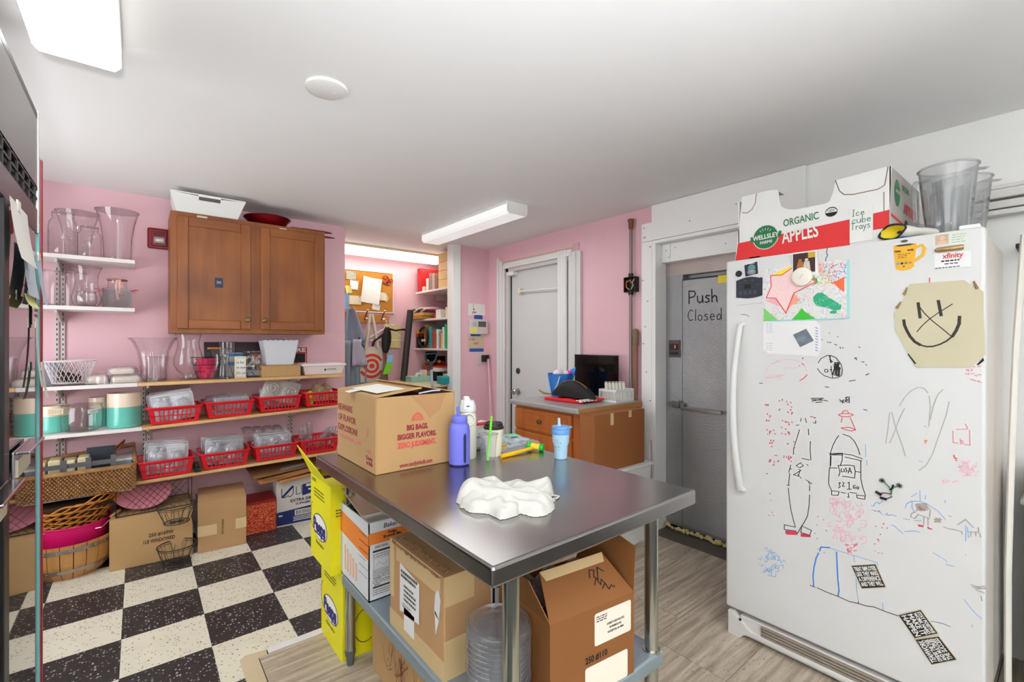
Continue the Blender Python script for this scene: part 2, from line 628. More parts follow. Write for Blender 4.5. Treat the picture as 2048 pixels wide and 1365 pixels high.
# ---- ceiling things
dc = T('ceiling_disc', 'round white blank cover plate on the ceiling', 'cover',(.551,1.785, H))
obj('cover_plate', MB().lathe([(.0001,-.012),(.06,-.012),(.072,-.008),(.076,0)],40), WHITE, dc, smooth=True)
obj('screw', MB().lathe([(.0001,-.0135),(.003,-.0135),(.003,-.011)],10), OFFWHITE, dc, loc=(.03,0,0))
def lamp_mat(name, strength, tint=(1,1,1)):
    m = pm(name,(236,238,236),.3, var=.02)
    b = m.node_tree.nodes['Principled BSDF']
    b.inputs['Emission Color'].default_value = (*tint,1)
    b.inputs['Emission Strength'].default_value = strength
    return m
LITL = lamp_mat('lit_diffuser', LAMP,(1,.985,.95))
LITA = lamp_mat('lit_alcove_diffuser', LAMP_ALCOVE,(1,.96,.88))
LITR = lamp_mat('added_lamp_diffuser', ADDED_LAMP_GLOW,(1,.985,.95))  # lens of the added lamps behind the camera
UNLIT = lamp_mat('frosted_diffuser', LAMP2)
RIDGE = pm('ribbed_lens',(214,224,226),.2, var=.1, scale=200, stretch=(1,.02,1))
def wrap_light(label, x0, x1, y0, y1, dmat, along='y', depth=.085, endmat=None, watts=0, tint=(.97,1,1)):
    cx, cy = (x0 + x1)/2,(y0 + y1)/2
    t = T('ceiling_light', label, 'light',(cx, cy, H))
    w, l = ((x1 - x0),(y1 - y0)) if along == 'y' else ((y1 - y0),(x1 - x0))
    Mx = Matrix.Rotation(0 if along == 'y' else PI/2,4, 'Z')
    pan = MB().box(-w/2,-l/2,-.022, w/2, l/2,0).xf(Mx)
    obj('housing', pan, endmat or WHITE, t, bevel=.002)
    # wrap lens: sides, chamfered bottom
    pr = [(-w/2 + .004,-.022),(-w/2 + .004,-depth + .018),(-w/2 + .02,-depth),(w/2 - .02,-depth),(w/2 - .004,-depth + .018),(w/2 - .004,-.022)]
    le = MB()
    vs = [(x,-l/2 + .004, z) for x, z in pr] + [(x, l/2 - .004, z) for x, z in pr]
    n = len(pr)
    le.add(vs, [(i, i + 1, n + i + 1, n + i) for i in range(n - 1)])
    obj('diffuser', le.xf(Mx), dmat, t)
    if watts:   # the fixture's own tubes, shining down through the lens
        lo = area_light('tube_light',(cx, cy, H - depth - .004),(0,0,0), x1 - x0 - .03, y1 - y0 - .03, watts, tint)
        lo.visible_camera = False
    for s in (-1,1):
        e = MB().plate([(x*1.02, s*l/2, z) for x, z in pr],(0, s,0),.004)
        obj('end_cap', e.xf(Mx), endmat or WHITE, t)
    return t
wrap_light('lit ceiling light with glowing lens above the glass door cooler',-.25,-.04,.75,1.965, LITL, watts=LAMP_W)
wrap_light('white wrap ceiling light in front of the alcove',1.925,2.11,2.43,3.63, UNLIT, watts=LAMP2_W)
wrap_light('glowing ceiling light along the alcove wall above the corkboard',1.37,2.61,4.40,4.6, LITA, 'x', watts=ALCOVE_W, tint=(1,.95,.86), endmat=pm('warm_housing',(226,206,176),.5))
# two unseen lamps added behind the camera to brighten ceiling and back wall
for lab, lx, ly in (('added unseen fill lamp on a stand behind the camera, nearer the glass cooler',-.1,-1.6),('added unseen fill lamp on the floor behind the camera, nearer the refrigerator',.5,-2.0)):
    wl0 = T('added_fill_lamp', lab, 'lamp',(lx, ly,0))
    hz = .55 if lx < 0 else 0.0
    obj('lamp_head', MB().lathe([(.10,.16 + hz),(.19,.30 + hz),(.18,.30 + hz),(.09,.17 + hz),(.0001,.17 + hz)],28), BLACKP, wl0, smooth=True)
    obj('stand', MB().lathe([(.14,0),(.14,.015),(.02,.02),(.02,.16 + hz),(.0001,.16 + hz)],24), BLACKP, wl0, smooth=True)
    obj('lens', MB().lathe([(.0001,.285 + hz),(.178,.285 + hz)],28), LITR, wl0)
    tilt = .72 if lx < 0 else 0.0
    ll = area_light('added_fill_beam',(lx, ly,.315 + hz),(PI - tilt,0,0),.36,.36, ADDED_FLOOD_W*(1.3 if lx < 0 else 1.0),(.96,1,1.03))
    ll.data.shape = 'DISK'
    ll.data.spread = math.radians(86 if lx < 0 else 125)

# ---- door_1 in the right wall
DGREY = pm('door_grey_white',(206,206,206),.45, var=.04, scale=2, bump=.05, bscale=50)
VINYL = pm('white_vinyl_trim',(226,224,222),.35, var=.03)
d1 = struct(T('door_1', 'grey-white steel door with pull bar', 'door',(XR,3.06,0)))
del d1['category']
obj('door_leaf', MB().box(XR + .03,2.63,.01, XR + .075,3.52,2.0), DGREY, d1, world=True, bevel=.002)
obj('jamb', MB().box(XR - .01,3.515,0, XR + .14,3.555,2.06).box(XR - .01,2.6,1.995, XR + .14,3.555,2.055), pm('jamb_white',(200,196,192),.5), d1, world=True, bevel=.003)
obj('weather_strip', MB().box(XR + .02,3.508,0, XR + .032,3.518,1.99), BLACKP, d1, world=True)
# flared vinyl casing left, header, and two rolled panels right
cs = MB()
for k in range(4):
    cs.box(XR - .022 - .006*(k % 2),3.566 + k*.03,0, XR,3.594 + k*.03,2.075 + k*.025)
obj('casing', cs, VINYL, d1, world=True, bevel=.004)
hd = MB().box(XR - .025,2.66,2.05, XR,3.57,2.085).box(XR - .035,2.66,2.03, XR - .0,3.57,2.05)
obj('head_casing', hd, VINYL, d1, world=True, bevel=.003)
obj('shade_wood', MB().box(XR - .006,2.66,2.088, XR,3.6,2.104), pm('raw_wood_edge',(196,172,148),.7), d1, world=True)
rp = MB()
for k in range(3):
    rp.tube([(XR - .02,2.80 - k*.034,.9),(XR - .02,2.80 - k*.034,2.085)],.02,10)
obj('rolled_panel', rp, VINYL, d1, world=True, smooth=True)
obj('side_panel', MB().box(XR - .03,2.555,.9, XR,2.69,2.06).box(XR - .036,2.60,.9, XR - .03,2.605,2.06), pm('ribbed_grey_panel',(212,210,208),.4), d1, world=True, bevel=.003)
obj('bracket_tab', MB().box(XR - .01,2.59,2.06, XR,2.66,2.13), pm('pink_tab',(214,172,178),.5), d1, world=True)
pb = obj('pull_bar', MB().tube([(XR - .01,3.35,1.795),(XR - .01,2.80,1.775)],.007,8), VINYL, d1, world=True, smooth=True)
obj('bracket', MB().box(-.02,3.33,1.77,.03,3.36,1.82).xf(Matrix.Translation((XR,0,0))), CREAMP, d1, world=True, bevel=.004)
obj('deadbolt', MB().lathe([(.028,0),(.028,.008),(.018,.012),(.0001,.013)],20).xf(Matrix.Translation((XR + .03,3.41,1.035)) @ Matrix.Rotation(-PI/2,4, 'Y')), pm('old_brass',(92,84,74),.4,.8), d1, world=True, smooth=True)
kn = MB().lathe([(.033,0),(.033,.006),(.014,.012),(.014,.04),(.026,.048),(.028,.06),(.02,.07),(.0001,.072)],22).xf(Matrix.Translation((XR + .03,3.41,.835)) @ Matrix.Rotation(-PI/2,4, 'Y'))
kn.box(XR - .04,3.30,.83, XR - .028,3.41,.845)
obj('door_handle', kn, CHROME, d1, world=True, smooth=True)
obj('closer_bracket', MB().box(XR - .03,3.42,1.955, XR + .03,3.52,1.995), VINYL, d1, world=True, bevel=.006)

# ---- door_2: the walk-in cooler
def steel_mat():
    m = bpy.data.materials.new('embossed_steel')
    m.use_nodes = True
    N, L = m.node_tree.nodes, m.node_tree.links
    b = N['Principled BSDF']
    tc = N.new('ShaderNodeTexCoord')
    vo = N.new('ShaderNodeTexVoronoi'); vo.inputs['Scale'].default_value = 150
    L.new(tc.outputs['Object'], vo.inputs['Vector'])
    bp = N.new('ShaderNodeBump'); bp.inputs['Strength'].default_value = .55; bp.inputs['Distance'].default_value = .003
    L.new(vo.outputs['Distance'], bp.inputs['Height']); L.new(bp.outputs[0], b.inputs['Normal'])
    nz = N.new('ShaderNodeTexNoise'); nz.inputs['Scale'].default_value = 3.0; nz.inputs['Detail'].default_value = 5
    L.new(tc.outputs['Object'], nz.inputs['Vector'])
    mx = N.new('ShaderNodeMix'); mx.data_type = 'RGBA'
    mx.inputs[6].default_value = lin((140,140,142)); mx.inputs[7].default_value = lin((178,178,178))
    L.new(nz.outputs[0], mx.inputs[0]); L.new(mx.outputs[2], b.inputs['Base Color'])
    b.inputs['Metallic'].default_value = .55
    b.inputs['Roughness'].default_value = .38
    return m
STEELE = steel_mat()
d2 = struct(T('door_2', 'embossed steel walk-in cooler door with marker writing', 'door',(2.92,1.4,0)))
del d2['category']
obj('wall_panel', MB().box(2.92,1.728,.03,2.99,1.90,1.775).box(2.925,.9,1.775,2.99,1.90,1.99), STEELE, d2, world=True)
obj('back_panel', MB().box(2.985,.85,0,3.02,1.95,2.05), STEELE, d2, world=True)
obj('header_panel', MB().box(2.918,.9,1.775,2.925,1.895,1.90), pm('aged_steel',(176,164,158),.35,.6, var=.1), d2, world=True)
obj('door_leaf', MB().box(2.905,.92,.04,2.97,1.722,1.735), STEELE, d2, world=True, bevel=.004)
obj('gasket', MB().box(2.915,.9,.03,2.925,1.729,1.745), BLACKP, d2, world=True)
obj('lower_edge_strip', MB().box(2.898,.9,.035,2.92,1.728,.06), pm('galvanised_strip',(150,152,154),.35,.8), d2, world=True)
foam = MB()
for k in range(60):
    y = 1.88 - k*.0165
    foam.ball((2.885 + random.uniform(-.012,.012), y,.03 - k*.0002 + random.uniform(-.006,.004)), random.uniform(.008,.018),7,5)
fo = obj('foam_bead', foam, pm('yellow_foam',(196,178,124),.8, var=.2, scale=40, bump=.4), d2, world=True, smooth=True)
fo['kind'] = 'stuff'
obj('sill_strip', MB().box(2.73,.9,-.001,2.9,1.84,.008), pm('dark_sill',(88,80,74),.6, var=.15, scale=14), d2, world=True, bevel=.002)
tm = obj('thermometer', MB().box(2.909,1.745,1.205,2.92,1.83,1.325), pm('thermo_plate',(96,82,76),.35,.6), d2, world=True, bevel=.002)
obj('display', MB().box(2.905,1.755,1.255,2.909,1.82,1.30), BLACKP, tm)
obj('switch', MB().box(2.905,1.755,1.22,2.909,1.82,1.245), BLACKP, tm)
RED_LED = pm('red_led',(255,60,50),.4, emit=2.0)
txt('3',.028,(2.904,1.778,1.278),(0,-1,0),(0,0,1), RED_LED, tm)
lt = MB().box(2.865,1.69,.868,2.92,1.82,.895).box(2.86,1.43,.85,2.885,1.71,.873).box(2.85,1.72,.86,2.87,1.77,.91)
obj('latch_bar', lt, pm('latch_steel',(140,138,136),.3,.9), d2, world=True, bevel=.003)
obj('sticker', MB().box(2.9035,1.36,1.69,2.905,1.47,1.74), pm('yellow_sticker',(236,214,40),.5), d2, world=True)
def fridge_like_P(x):
    return lambda u, v: (x,-u, v)
def SF(g):   # single-stroke letters used for handwriting, unit height
    return {
     'P': [[(0,0),(0,1),(.45,.95),(.55,.75),(.4,.52),(.03,.48)]],
     'u': [[(0,.55),(.03,.12),(.2,0),(.4,.15),(.42,.55)], [(.42,.55),(.46,0)]],
     's': [[(.38,.5),(.15,.55),(.05,.42),(.3,.26),(.36,.1),(.15,0),(0,.06)]],
     'h': [[(0,1),(.03,0)], [(.03,.3),(.2,.5),(.38,.4),(.42,0)]],
     'C': [[(.55,.85),(.3,1),(.05,.75),(0,.35),(.2,.03),(.55,.1)]],
     'l': [[(.05,1),(.02,0)]],
     'o': [[(.22,.52),(.03,.4),(.02,.12),(.2,0),(.4,.1),(.42,.38),(.22,.52)]],
     'e': [[(.03,.28),(.4,.3),(.33,.5),(.12,.52),(.0,.25),(.15,0),(.42,.06)]],
     'd': [[(.4,.35),(.22,.5),(.02,.3),(.1,.02),(.3,.05),(.42,.3)], [(.43,1),(.44,0)]],
     'I': [[(.1,1),(.3,1)], [(.2,1),(.15,0)], [(.02,0),(.3,0)]],
     'c': [[(.4,.45),(.2,.55),(.03,.35),(.05,.08),(.25,0),(.42,.1)]],
     'b': [[(.03,1),(0,0)], [(.02,.3),(.25,.5),(.42,.3),(.28,.02),(.02,.06)]],
     'T': [[(0,.95),(.6,1)], [(.32,.98),(.25,0)]],
     'r': [[(0,.5),(.03,0)], [(.02,.3),(.18,.5),(.35,.45)]],
     'a': [[(.38,.45),(.15,.52),(.0,.25),(.12,.0),(.36,.2)], [(.39,.5),(.42,0)]],
     'y': [[(0,.5),(.18,.1)], [(.4,.55),(.05,-.4)]],
     'v': [[(0,.5),(.17,0),(.4,.55)]],
     'U': [[(0,1),(.03,.2),(.25,0),(.5,.2),(.5,1)]],
     'S': [[(.5,.9),(.25,1),(.03,.8),(.45,.35),(.4,.05),(.02,.08)]],
     'A': [[(0,0),(.28,1),(.55,0)], [(.1,.35),(.45,.35)]],
     'G': [[(.55,.85),(.25,1),(0,.6),(.1,.08),(.5,.05),(.52,.4),(.3,.42)]],
     '1': [[(.05,.8),(.22,1),(.22,0)], [(0,0),(.45,0)]],
     '2': [[(.03,.8),(.25,1),(.45,.75),(.02,0),(.5,0)]],
     '3': [[(.02,.95),(.4,.95),(.18,.58),(.42,.35),(.3,.02),(0,.08)]],
     'm': [[(0,.5),(.02,0)], [(.02,.35),(.18,.5),(.26,0)], [(.26,.35),(.42,.5),(.5,0)]],
     'n': [[(0,.5),(.02,0)], [(.02,.35),(.22,.5),(.34,0)]],
     'i': [[(.1,.5),(.1,0)], [(.1,.75),(.11,.72)]],
     't': [[(.15,.85),(.17,.05),(.3,0)], [(0,.55),(.35,.57)]],
     'k': [[(0,1),(.02,0)], [(.35,.5),(.03,.22),(.4,0)]],
     'g': [[(.38,.45),(.15,.52),(.0,.25),(.2,.05),(.38,.4),(.36,-.35),(.08,-.4)]],
     '?': [[(0,.8),(.2,1),(.4,.8),(.2,.45),(.2,.25)], [(.2,.05),(.21,.02)]],
     '.': [[(.1,.02),(.14,.0)]],
    }.get(g, [])
def handwriting(mb, s, u, v, h, w, P, gap=.22, slope=0.0, wid=.62):
    x = u
    for ch in s:
        st = SF(ch)
        mxw = 0
        for pl in st:
            q = [(x + a*h*wid/.6, v + b*h + slope*(x - u)) for a, b in pl]
            mxw = max(mxw, max(a for a, b in pl))
            mb.ribbon(q, w, P)
        x += (mxw*wid/.6 + gap)*h if st else .4*h
    return mb
hw = MB()
handwriting(hw, 'Push',-1.672,1.572,.085,.008, fridge_like_P(2.904),.16, wid=.6)
handwriting(hw, 'Closed',-1.68,1.455,.075,.005, fridge_like_P(2.904),.2, wid=.55)
obj('lettering', hw, INK, d2, world=True, label='black marker words on the steel')

# white boards around the cooler opening
BOARD = pm('white_board_paint',(240,239,237),.4, var=.04, scale=3, bump=.1, bscale=30, stretch=(1,1,.2))
nb = MB().box(2.79,1.889,.62, XR + .01,1.972,2.02).box(2.79,1.889,2.022, XR + .01,1.972,2.15)
nb.box(2.787,.93,2.022, XR + .01,1.888, H - .002).box(2.79,1.905,0, XR + .01,1.972,.618)
struct(obj('trim_4', nb, BOARD, bevel=.002), 'white nailed boards framing the cooler opening')
jb = MB().box(2.79,1.858,0,2.93,1.888,2.02).box(2.79,.93,1.997,2.93,1.858,2.02)
struct(obj('trim_5', jb, BOARD, bevel=.002), 'white jamb boards lining the cooler opening')
hb = MB().box(2.862,1.79,1.868,2.93,1.857,1.996).box(2.862,1.28,1.868,2.93,1.788,1.996).box(2.862,.93,1.868,2.93,1.278,1.996)
struct(obj('trim_6', hb, BOARD, bevel=.002), 'white header boards hanging inside the cooler opening')
nl = MB()
for y, z in [(1.95,2.12),(1.95,2.05),(1.94,2.055),(1.9,1.98),(1.96,1.75),(1.92,1.6),(1.955,1.3),(1.93,1.1),(1.9,.9),(1.94,1.42),(1.6,2.1),(1.3,2.14)]:
    nl.box(2.786, y - .003, z - .003,2.791, y + .003, z + .003)
for y, z in [(1.82,1.95),(1.80,1.9),(1.75,1.96),(1.4,1.93),(1.24,1.95)]:
    nl.box(2.861, y - .003, z - .003,2.863, y + .003, z + .003)
struct(obj('trim_7', nl, pm('nail_head',(90,88,86),.5,.5)), 'nail heads in the white boards')
# roll-up shutter head at the far right
rs = MB()
for k,(a, b_) in enumerate([(1.965,1.945),(1.945,1.905),(1.9,1.865),(1.86,1.835)]):
    rs.box(XR - .05 - .012*(k % 2),-.6, b_, XR,.30, a - .003)
struct(obj('trim_8', rs, pm('shutter_white',(216,213,208),.4), bevel=.004), 'white ribbed shutter head on the wall above the refrigerator')

# ================================================================ stainless work table
def brushed(name, c, rough, axis=0):
    m = bpy.data.materials.new(name)
    m.use_nodes = True
    N, L = m.node_tree.nodes, m.node_tree.links
    b = N['Principled BSDF']
    tc = N.new('ShaderNodeTexCoord')
    mp = N.new('ShaderNodeMapping')
    s = [260,260,260]; s[axis] = 3
    mp.inputs['Scale'].default_value = s
    L.new(tc.outputs['Object'], mp.inputs[0])
    nz = N.new('ShaderNodeTexNoise'); nz.inputs['Scale'].default_value = 1; nz.inputs['Detail'].default_value = 3
    L.new(mp.outputs[0], nz.inputs['Vector'])
    n2 = N.new('ShaderNodeTexNoise'); n2.inputs['Scale'].default_value = 5; n2.inputs['Detail'].default_value = 5
    L.new(tc.outputs['Object'], n2.inputs['Vector'])
    mr = N.new('ShaderNodeMapRange'); mr.inputs['To Min'].default_value = rough - .05; mr.inputs['To Max'].default_value = rough + .07
    L.new(n2.outputs[0], mr.inputs[0]); L.new(mr.outputs[0], b.inputs['Roughness'])
    bp = N.new('ShaderNodeBump'); bp.inputs['Strength'].default_value = .06; bp.inputs['Distance'].default_value = .001
    L.new(nz.outputs[0], bp.inputs['Height']); L.new(bp.outputs[0], b.inputs['Normal'])
    b.inputs['Base Color'].default_value = lin(c)
    b.inputs['Metallic'].default_value = 1.0
    return m
STEEL = brushed('brushed_stainless',(158,154,152),.24,0)
GALV = pm('galvanised_steel',(150,164,172),.42,.55, var=.08, scale=12)
LEGM = pm('zinc_tube',(176,178,168),.2,.95, var=.08, scale=30, stretch=(1,1,.05))
TZ = .855
tb = T('work_table', 'stainless steel work table with pipe legs and grey undershelf', 'table',(.944,1.34,0))
tx0, tx1, ty0, ty1 = .553,1.335,.745,1.935
top = MB()
obj('table_top', MB().box(tx0, ty0, TZ - .045, tx1, ty1, TZ), STEEL, tb, world=True, bevel=.007, seg=3)
for lx in (tx0 + .115, tx1 - .115):
    for ly in (ty0 + .082, ty1 - .07):
        lg = obj('leg', MB().lathe([(.0205,.06),(.0205, TZ - .045)],20,(lx, ly,0)), LEGM, tb, world=True, smooth=True)
        obj('foot', MB().lathe([(.0001,0),(.013,0),(.016,.03),(.0215,.052),(.0215,.066),(.0001,.067)],18,(lx, ly,0)), pm('grey_foot',(92,94,98),.5), lg, smooth=True)
        obj('collar', MB().lathe([(.026,.362),(.027,.366),(.026,.374),(.021,.375)],20,(lx, ly,0)), LEGM, lg, smooth=True)
SHZ = .37
obj('undershelf', MB().box(tx0 + .088, ty0 + .055, SHZ - .045, tx1 - .088, ty1 - .045, SHZ), GALV, tb, world=True, bevel=.008, seg=3)

# ================================================================ cartons
def kraft(name, c, dark=.88):
    return pm(name, c,.75, var=.05, scale=9, bump=.12, bscale=90, stretch=(1,1,.25))
KRAFT = kraft('kraft_board',(184,146,98))
KRAFT2 = kraft('kraft_board_tan',(184,143,100))
KRAFTD = kraft('kraft_board_dark',(134,84,40))
TAPE = pm('packing_tape',(214,186,140),.35, var=.05)
EDGE = pm('board_edge',(160,122,80),.85, var=.15, scale=200)
def carton(name, label, x, y, z, w, d, h, rz, m, cat='box', tape=True, group=None, seam='y', topflaps=True):
    t = T(name, label, cat,(x, y, z), rz, group)
    obj('box_body', MB().box(-w/2,-d/2,0, w/2, d/2, h - .004), m, t, bevel=.003)
    if topflaps:
        g = .0012
        if seam == 'x':
            obj('flap', MB().box(-w/2,-d/2, h - .004, w/2,-g, h), m, t, bevel=.0015)
            obj('flap', MB().box(-w/2, g, h - .004, w/2, d/2, h), m, t, bevel=.0015)
        else:
            obj('flap', MB().box(-w/2,-d/2, h - .004,-g, d/2, h), m, t, bevel=.0015)
            obj('flap', MB().box(g,-d/2, h - .004, w/2, d/2, h), m, t, bevel=.0015)
    if tape and topflaps:
        if seam == 'x':
            obj('tape', MB().box(-w/2 - .001,-.025, h, w/2 + .001,.025, h + .0006).box(-w/2 - .0012,-.025, h*.7,-w/2,.025, h).box(w/2,-.025, h*.7, w/2 + .0012,.025, h), TAPE, t)
        else:
            obj('tape', MB().box(-.025,-d/2 - .001, h,.025, d/2 + .001, h + .0006).box(-.025,-d/2 - .0012, h*.7,.025,-d/2, h).box(-.025, d/2, h*.7,.025, d/2 + .0012, h), TAPE, t)
    return t
def bars(parent, mat, specs, fn, name='print'):
    """flat printed bars: (u0, v0, u1, v1) on a face mapped by fn"""
    mb = MB()
    for (a, b, c, d) in specs:
        mb.face([fn(a, b), fn(c, b), fn(c, d), fn(a, d)])
    o = obj(name, mb, mat, parent)
    o['kind'] = 'stuff'
    return o
def lines(u0, v0, u1, n, dv, h, ragged=.3):
    out = []
    for k in range(n):
        u = u0
        while u < u1 - .002:
            w = random.uniform(.004,.012)
            out.append((u, v0 - k*dv, min(u + w, u1), v0 - k*dv + h))
            u += w + .0022
            if u > u1 - (u1 - u0)*random.uniform(0, ragged): break
    return out
def barcode(u0, v0, u1, v1):
    out = []
    u = u0
    while u < u1:
        w = random.choice((.0008,.0012,.002,.0028))
        out.append((u, v0, min(u + w, u1), v1))
        u += w + random.choice((.001,.0016,.0024))
    return out

# ---- big candy carton on the table: front-left face x=.632 (facing -x), right face y=1.51 (facing -y)
bw, bd, bh = .315,.385,.264
bc = T('candy_carton', 'large open-flapped kraft carton with red slogans on the steel table', 'box',(.628 + bw/2,1.512 + bd/2, TZ))
cmat = KRAFT
th = .004
body = MB()
body.box(-bw/2,-bd/2,0, bw/2, bd/2,.004)
body.box(-bw/2,-bd/2,0,-bw/2 + th, bd/2, bh).box(bw/2 - th,-bd/2,0, bw/2, bd/2, bh)
body.box(-bw/2 + th,-bd/2,0, bw/2 - th,-bd/2 + th, bh).box(-bw/2 + th, bd/2 - th,0, bw/2 - th, bd/2, bh)
obj('box_body', body, cmat, bc, bevel=.0015)
# two long flaps meeting, slightly raised at the right; left flap flat, far right flap lifted
fl1 = MB().hexa([(-bw/2,-bd/2, bh),(.02,-bd/2 + .004, bh + .022),(.02, bd/2, bh + .02),(-bw/2, bd/2, bh),
                 (-bw/2,-bd/2, bh + th),(.02,-bd/2 + .004, bh + .026),(.02, bd/2, bh + .024),(-bw/2, bd/2, bh + th)])
obj('flap', fl1, cmat, bc)
fl2 = MB().hexa([(.005,-bd/2 + .03, bh + .032),(bw/2,-bd/2, bh),(bw/2, bd/2, bh),(.005, bd/2, bh + .03),
                 (.005,-bd/2 + .03, bh + .036),(bw/2,-bd/2, bh + th),(bw/2, bd/2, bh + th),(.005, bd/2, bh + .034)])
obj('flap', fl2, cmat, bc)
fl3 = MB().hexa([(-bw/2 + .01, bd/2 - .05, bh + .03),(.06, bd/2 - .14, bh + .05),(.10, bd/2 - .12, bh + .05),(-.05, bd/2 - .02, bh + .036),
                 (-bw/2 + .01, bd/2 - .05, bh + .033),(.06, bd/2 - .14, bh + .053),(.10, bd/2 - .12, bh + .053),(-.05, bd/2 - .02, bh + .039)])
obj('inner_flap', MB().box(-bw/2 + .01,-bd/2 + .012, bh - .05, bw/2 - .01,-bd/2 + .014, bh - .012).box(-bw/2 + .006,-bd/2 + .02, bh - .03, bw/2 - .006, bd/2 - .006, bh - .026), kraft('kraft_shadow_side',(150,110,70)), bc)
for (a, b_, c, d, z) in [(-.185,-.02,-.11,.06,.0062),(-.14,-.16,-.02,.11,.0125)]:
    obj('paper_sheet', MB().hexa([(a, b_, bh + z),(c, b_ + .02, bh + z + .007),(c, d, bh + z + .007),(a, d - .03, bh + z),
                                  (a, b_, bh + z + .001),(c, b_ + .02, bh + z + .008),(c, d, bh + z + .008),(a, d - .03, bh + z + .001)]), PAPER, bc)
obj('plastic_strip', MB().tube([(.01,-bd/2 + .01, bh + .004),(.06,-bd/2 - .003, bh + .012),(.09,-bd/2 - .006, bh + .012)],.003,6), pm('violet_film',(190,190,226),.3), bc)
obj('torn_tape', MB().face([(-.03,-bd/2 - .0007, bh),(.12,-bd/2 - .0007, bh),(.11,-bd/2 - .0007, bh - .02),(.095,-bd/2 - .0007, bh - .06),(.05,-bd/2 - .0007, bh - .09),(0.02,-bd/2 - .0007, bh - .05)]), pm('shiny_tape',(180,136,92),.2), bc)
RINK = pm('maroon_ink',(150,44,58),.7, var=.1)
CINK = pm('coral_ink',(214,84,78),.7, var=.1)
xf_ = -bw/2
for s, v, m_ in (('BEWARE',.198, RINK),('OF FLAVOR',.158, RINK),('EXPLOSION!',.118, RINK),('Can you handle it?',.088, pm('pink_print',(224,130,120),.7))):
    wdt = {'BEWARE': .155, 'OF FLAVOR': .19, 'EXPLOSION!': .205, 'Can you handle it?': .24}[s]
    txt(s,.034 if m_ == RINK else .024,(xf_, bd/2 - .012 - wdt/2, v),(0,-1,0),(0,0,1), m_, bc, width=wdt, bold=.0004)
txt('Candy',.018,(xf_,-bd/2 + .055,.048),(0,-1,0),(0,0,1), RINK, bc, width=.06, bold=.0006)
txt('in Bulk',.018,(xf_,-bd/2 + .052,.03),(0,-1,0),(0,0,1), RINK, bc, width=.055, bold=.0006)
PX = lambda u, v: (xf_ - .0008,-u, v)
rb = MB()
for r in (.006,.011,.016):
    rb.ribbon(arc(bd/2 - .055,.066, r,0,180,10),.003, PX)
rb.ribbon([(.112,.12),(.116,.135),(.122,.15),(.128,.135),(.118,.12)],.004, PX)
obj('logo', rb, pm('pink_print',(224,130,120)), bc)['kind'] = 'stuff'
yf_ = -bd/2
for s, v, m_, wdt in (('BIG BAGS.',.148, RINK,.085),('BIGGER FLAVORS.',.118, RINK,.155),('ZERO JUDGMENT.',.088, CINK,.155)):
    txt(s,.026,(0.0, yf_, v),(1,0,0),(0,0,1), m_, bc, width=wdt, bold=.0012)
txt('www.candyinbulk.com',.022,(-.004, yf_,.018),(1,0,0),(0,0,1), RINK, bc, width=.13, bold=.0006)
PY = lambda u, v: (u, yf_ - .0008, v)
rb = MB()
for r in (.008,.018,.028,.036):
    rb.ribbon(arc(0,.172, r*.6,0,180,14, r*.75),.0035, PY)
obj('logo', rb, CINK, bc)['kind'] = 'stuff'

# ================================================================ things on the table
SIL = pm('periwinkle_silicone',(112,116,214),.55, var=.03, bump=.05, bscale=200)
b1 = T('water_bottle', 'periwinkle blue silicone sleeved water bottle with straw', 'bottle',(.930,1.458, TZ))
obj('bottle_body', MB().lathe([(.0001,0),(.03,0),(.038,.006),(.0395,.02),(.0395,.125),(.036,.145),(.03,.154),(.027,.156)],36), SIL, b1, smooth=True)
obj('cap', MB().lathe([(.0285,.156),(.0295,.158),(.0295,.178),(.028,.181),(.0001,.181)],36), SIL, b1, smooth=True)
obj('straw', MB().tube([(-.003,0,.18),(-.0075,-.001,.215)], [.006,.0055],14), SIL, b1, smooth=True)
wn_ = MB()
def on_cyl(r, th, z): return (r*math.cos(th), r*math.sin(th), z)
wth = math.atan2(-.62,-.78) + .62 + .25   # window faces right of the camera
loop = []
for k in range(24):
    a = 2*PI*k/24
    loop.append((.16*math.cos(a),.065 + .018*math.sin(a) + (.036 if math.sin(a) >= 0 else -.036)))
wn_.face([on_cyl(.0400, wth + a, z) for a, z in loop])
obj('window_slot', wn_, pm('dark_glass_slot',(44,44,84),.1), b1)
wr_ = MB().tube([on_cyl(.0398, wth + a*1.15,.065 + (z - .065)*1.05) for a, z in loop],.0016,6, closed=True)
obj('slot_rim', wr_, SIL, b1, smooth=True)

CREAMB = pm('cream_bottle',(224,221,206),.45, var=.02)
b2 = T('insulated_flask', 'tall cream insulated flask with flip lid and carry loop', 'bottle',(1.008,1.522, TZ))
obj('bottle_body', MB().lathe([(.0001,0),(.032,0),(.035,.004),(.0355,.155),(.033,.172),(.027,.182),(.0001,.183)],32), CREAMB, b2, smooth=True)
obj('lid', MB().lathe([(.033,.183),(.034,.186),(.034,.205),(.026,.226),(.0001,.228)],32), pm('flask_lid_white',(226,228,228),.4), b2, smooth=True)
obj('flip_cover', MB().hexa([(-.034,-.022,.195),(-.004,-.034,.195),(.018,.008,.215),(-.012,.02,.215),(-.024,-.016,.236),(-.004,-.026,.236),(.014,.01,.242),(-.008,.018,.242)]), pm('flask_lid_white'  ,(226,228,228)), b2, bevel=.004)
obj('latch_slot', MB().box(-.024,-.0345,.206,-.012,-.03,.209), BLACKP, b2)
obj('carry_loop', MB().tube([(-.02 + .028*math.cos(a),-.036 - .003*math.cos(a*2),.155 + .024*math.sin(a)) for a in [2*PI*k/20 for k in range(20)]],.005,8, closed=True), CREAMB, b2, smooth=True)

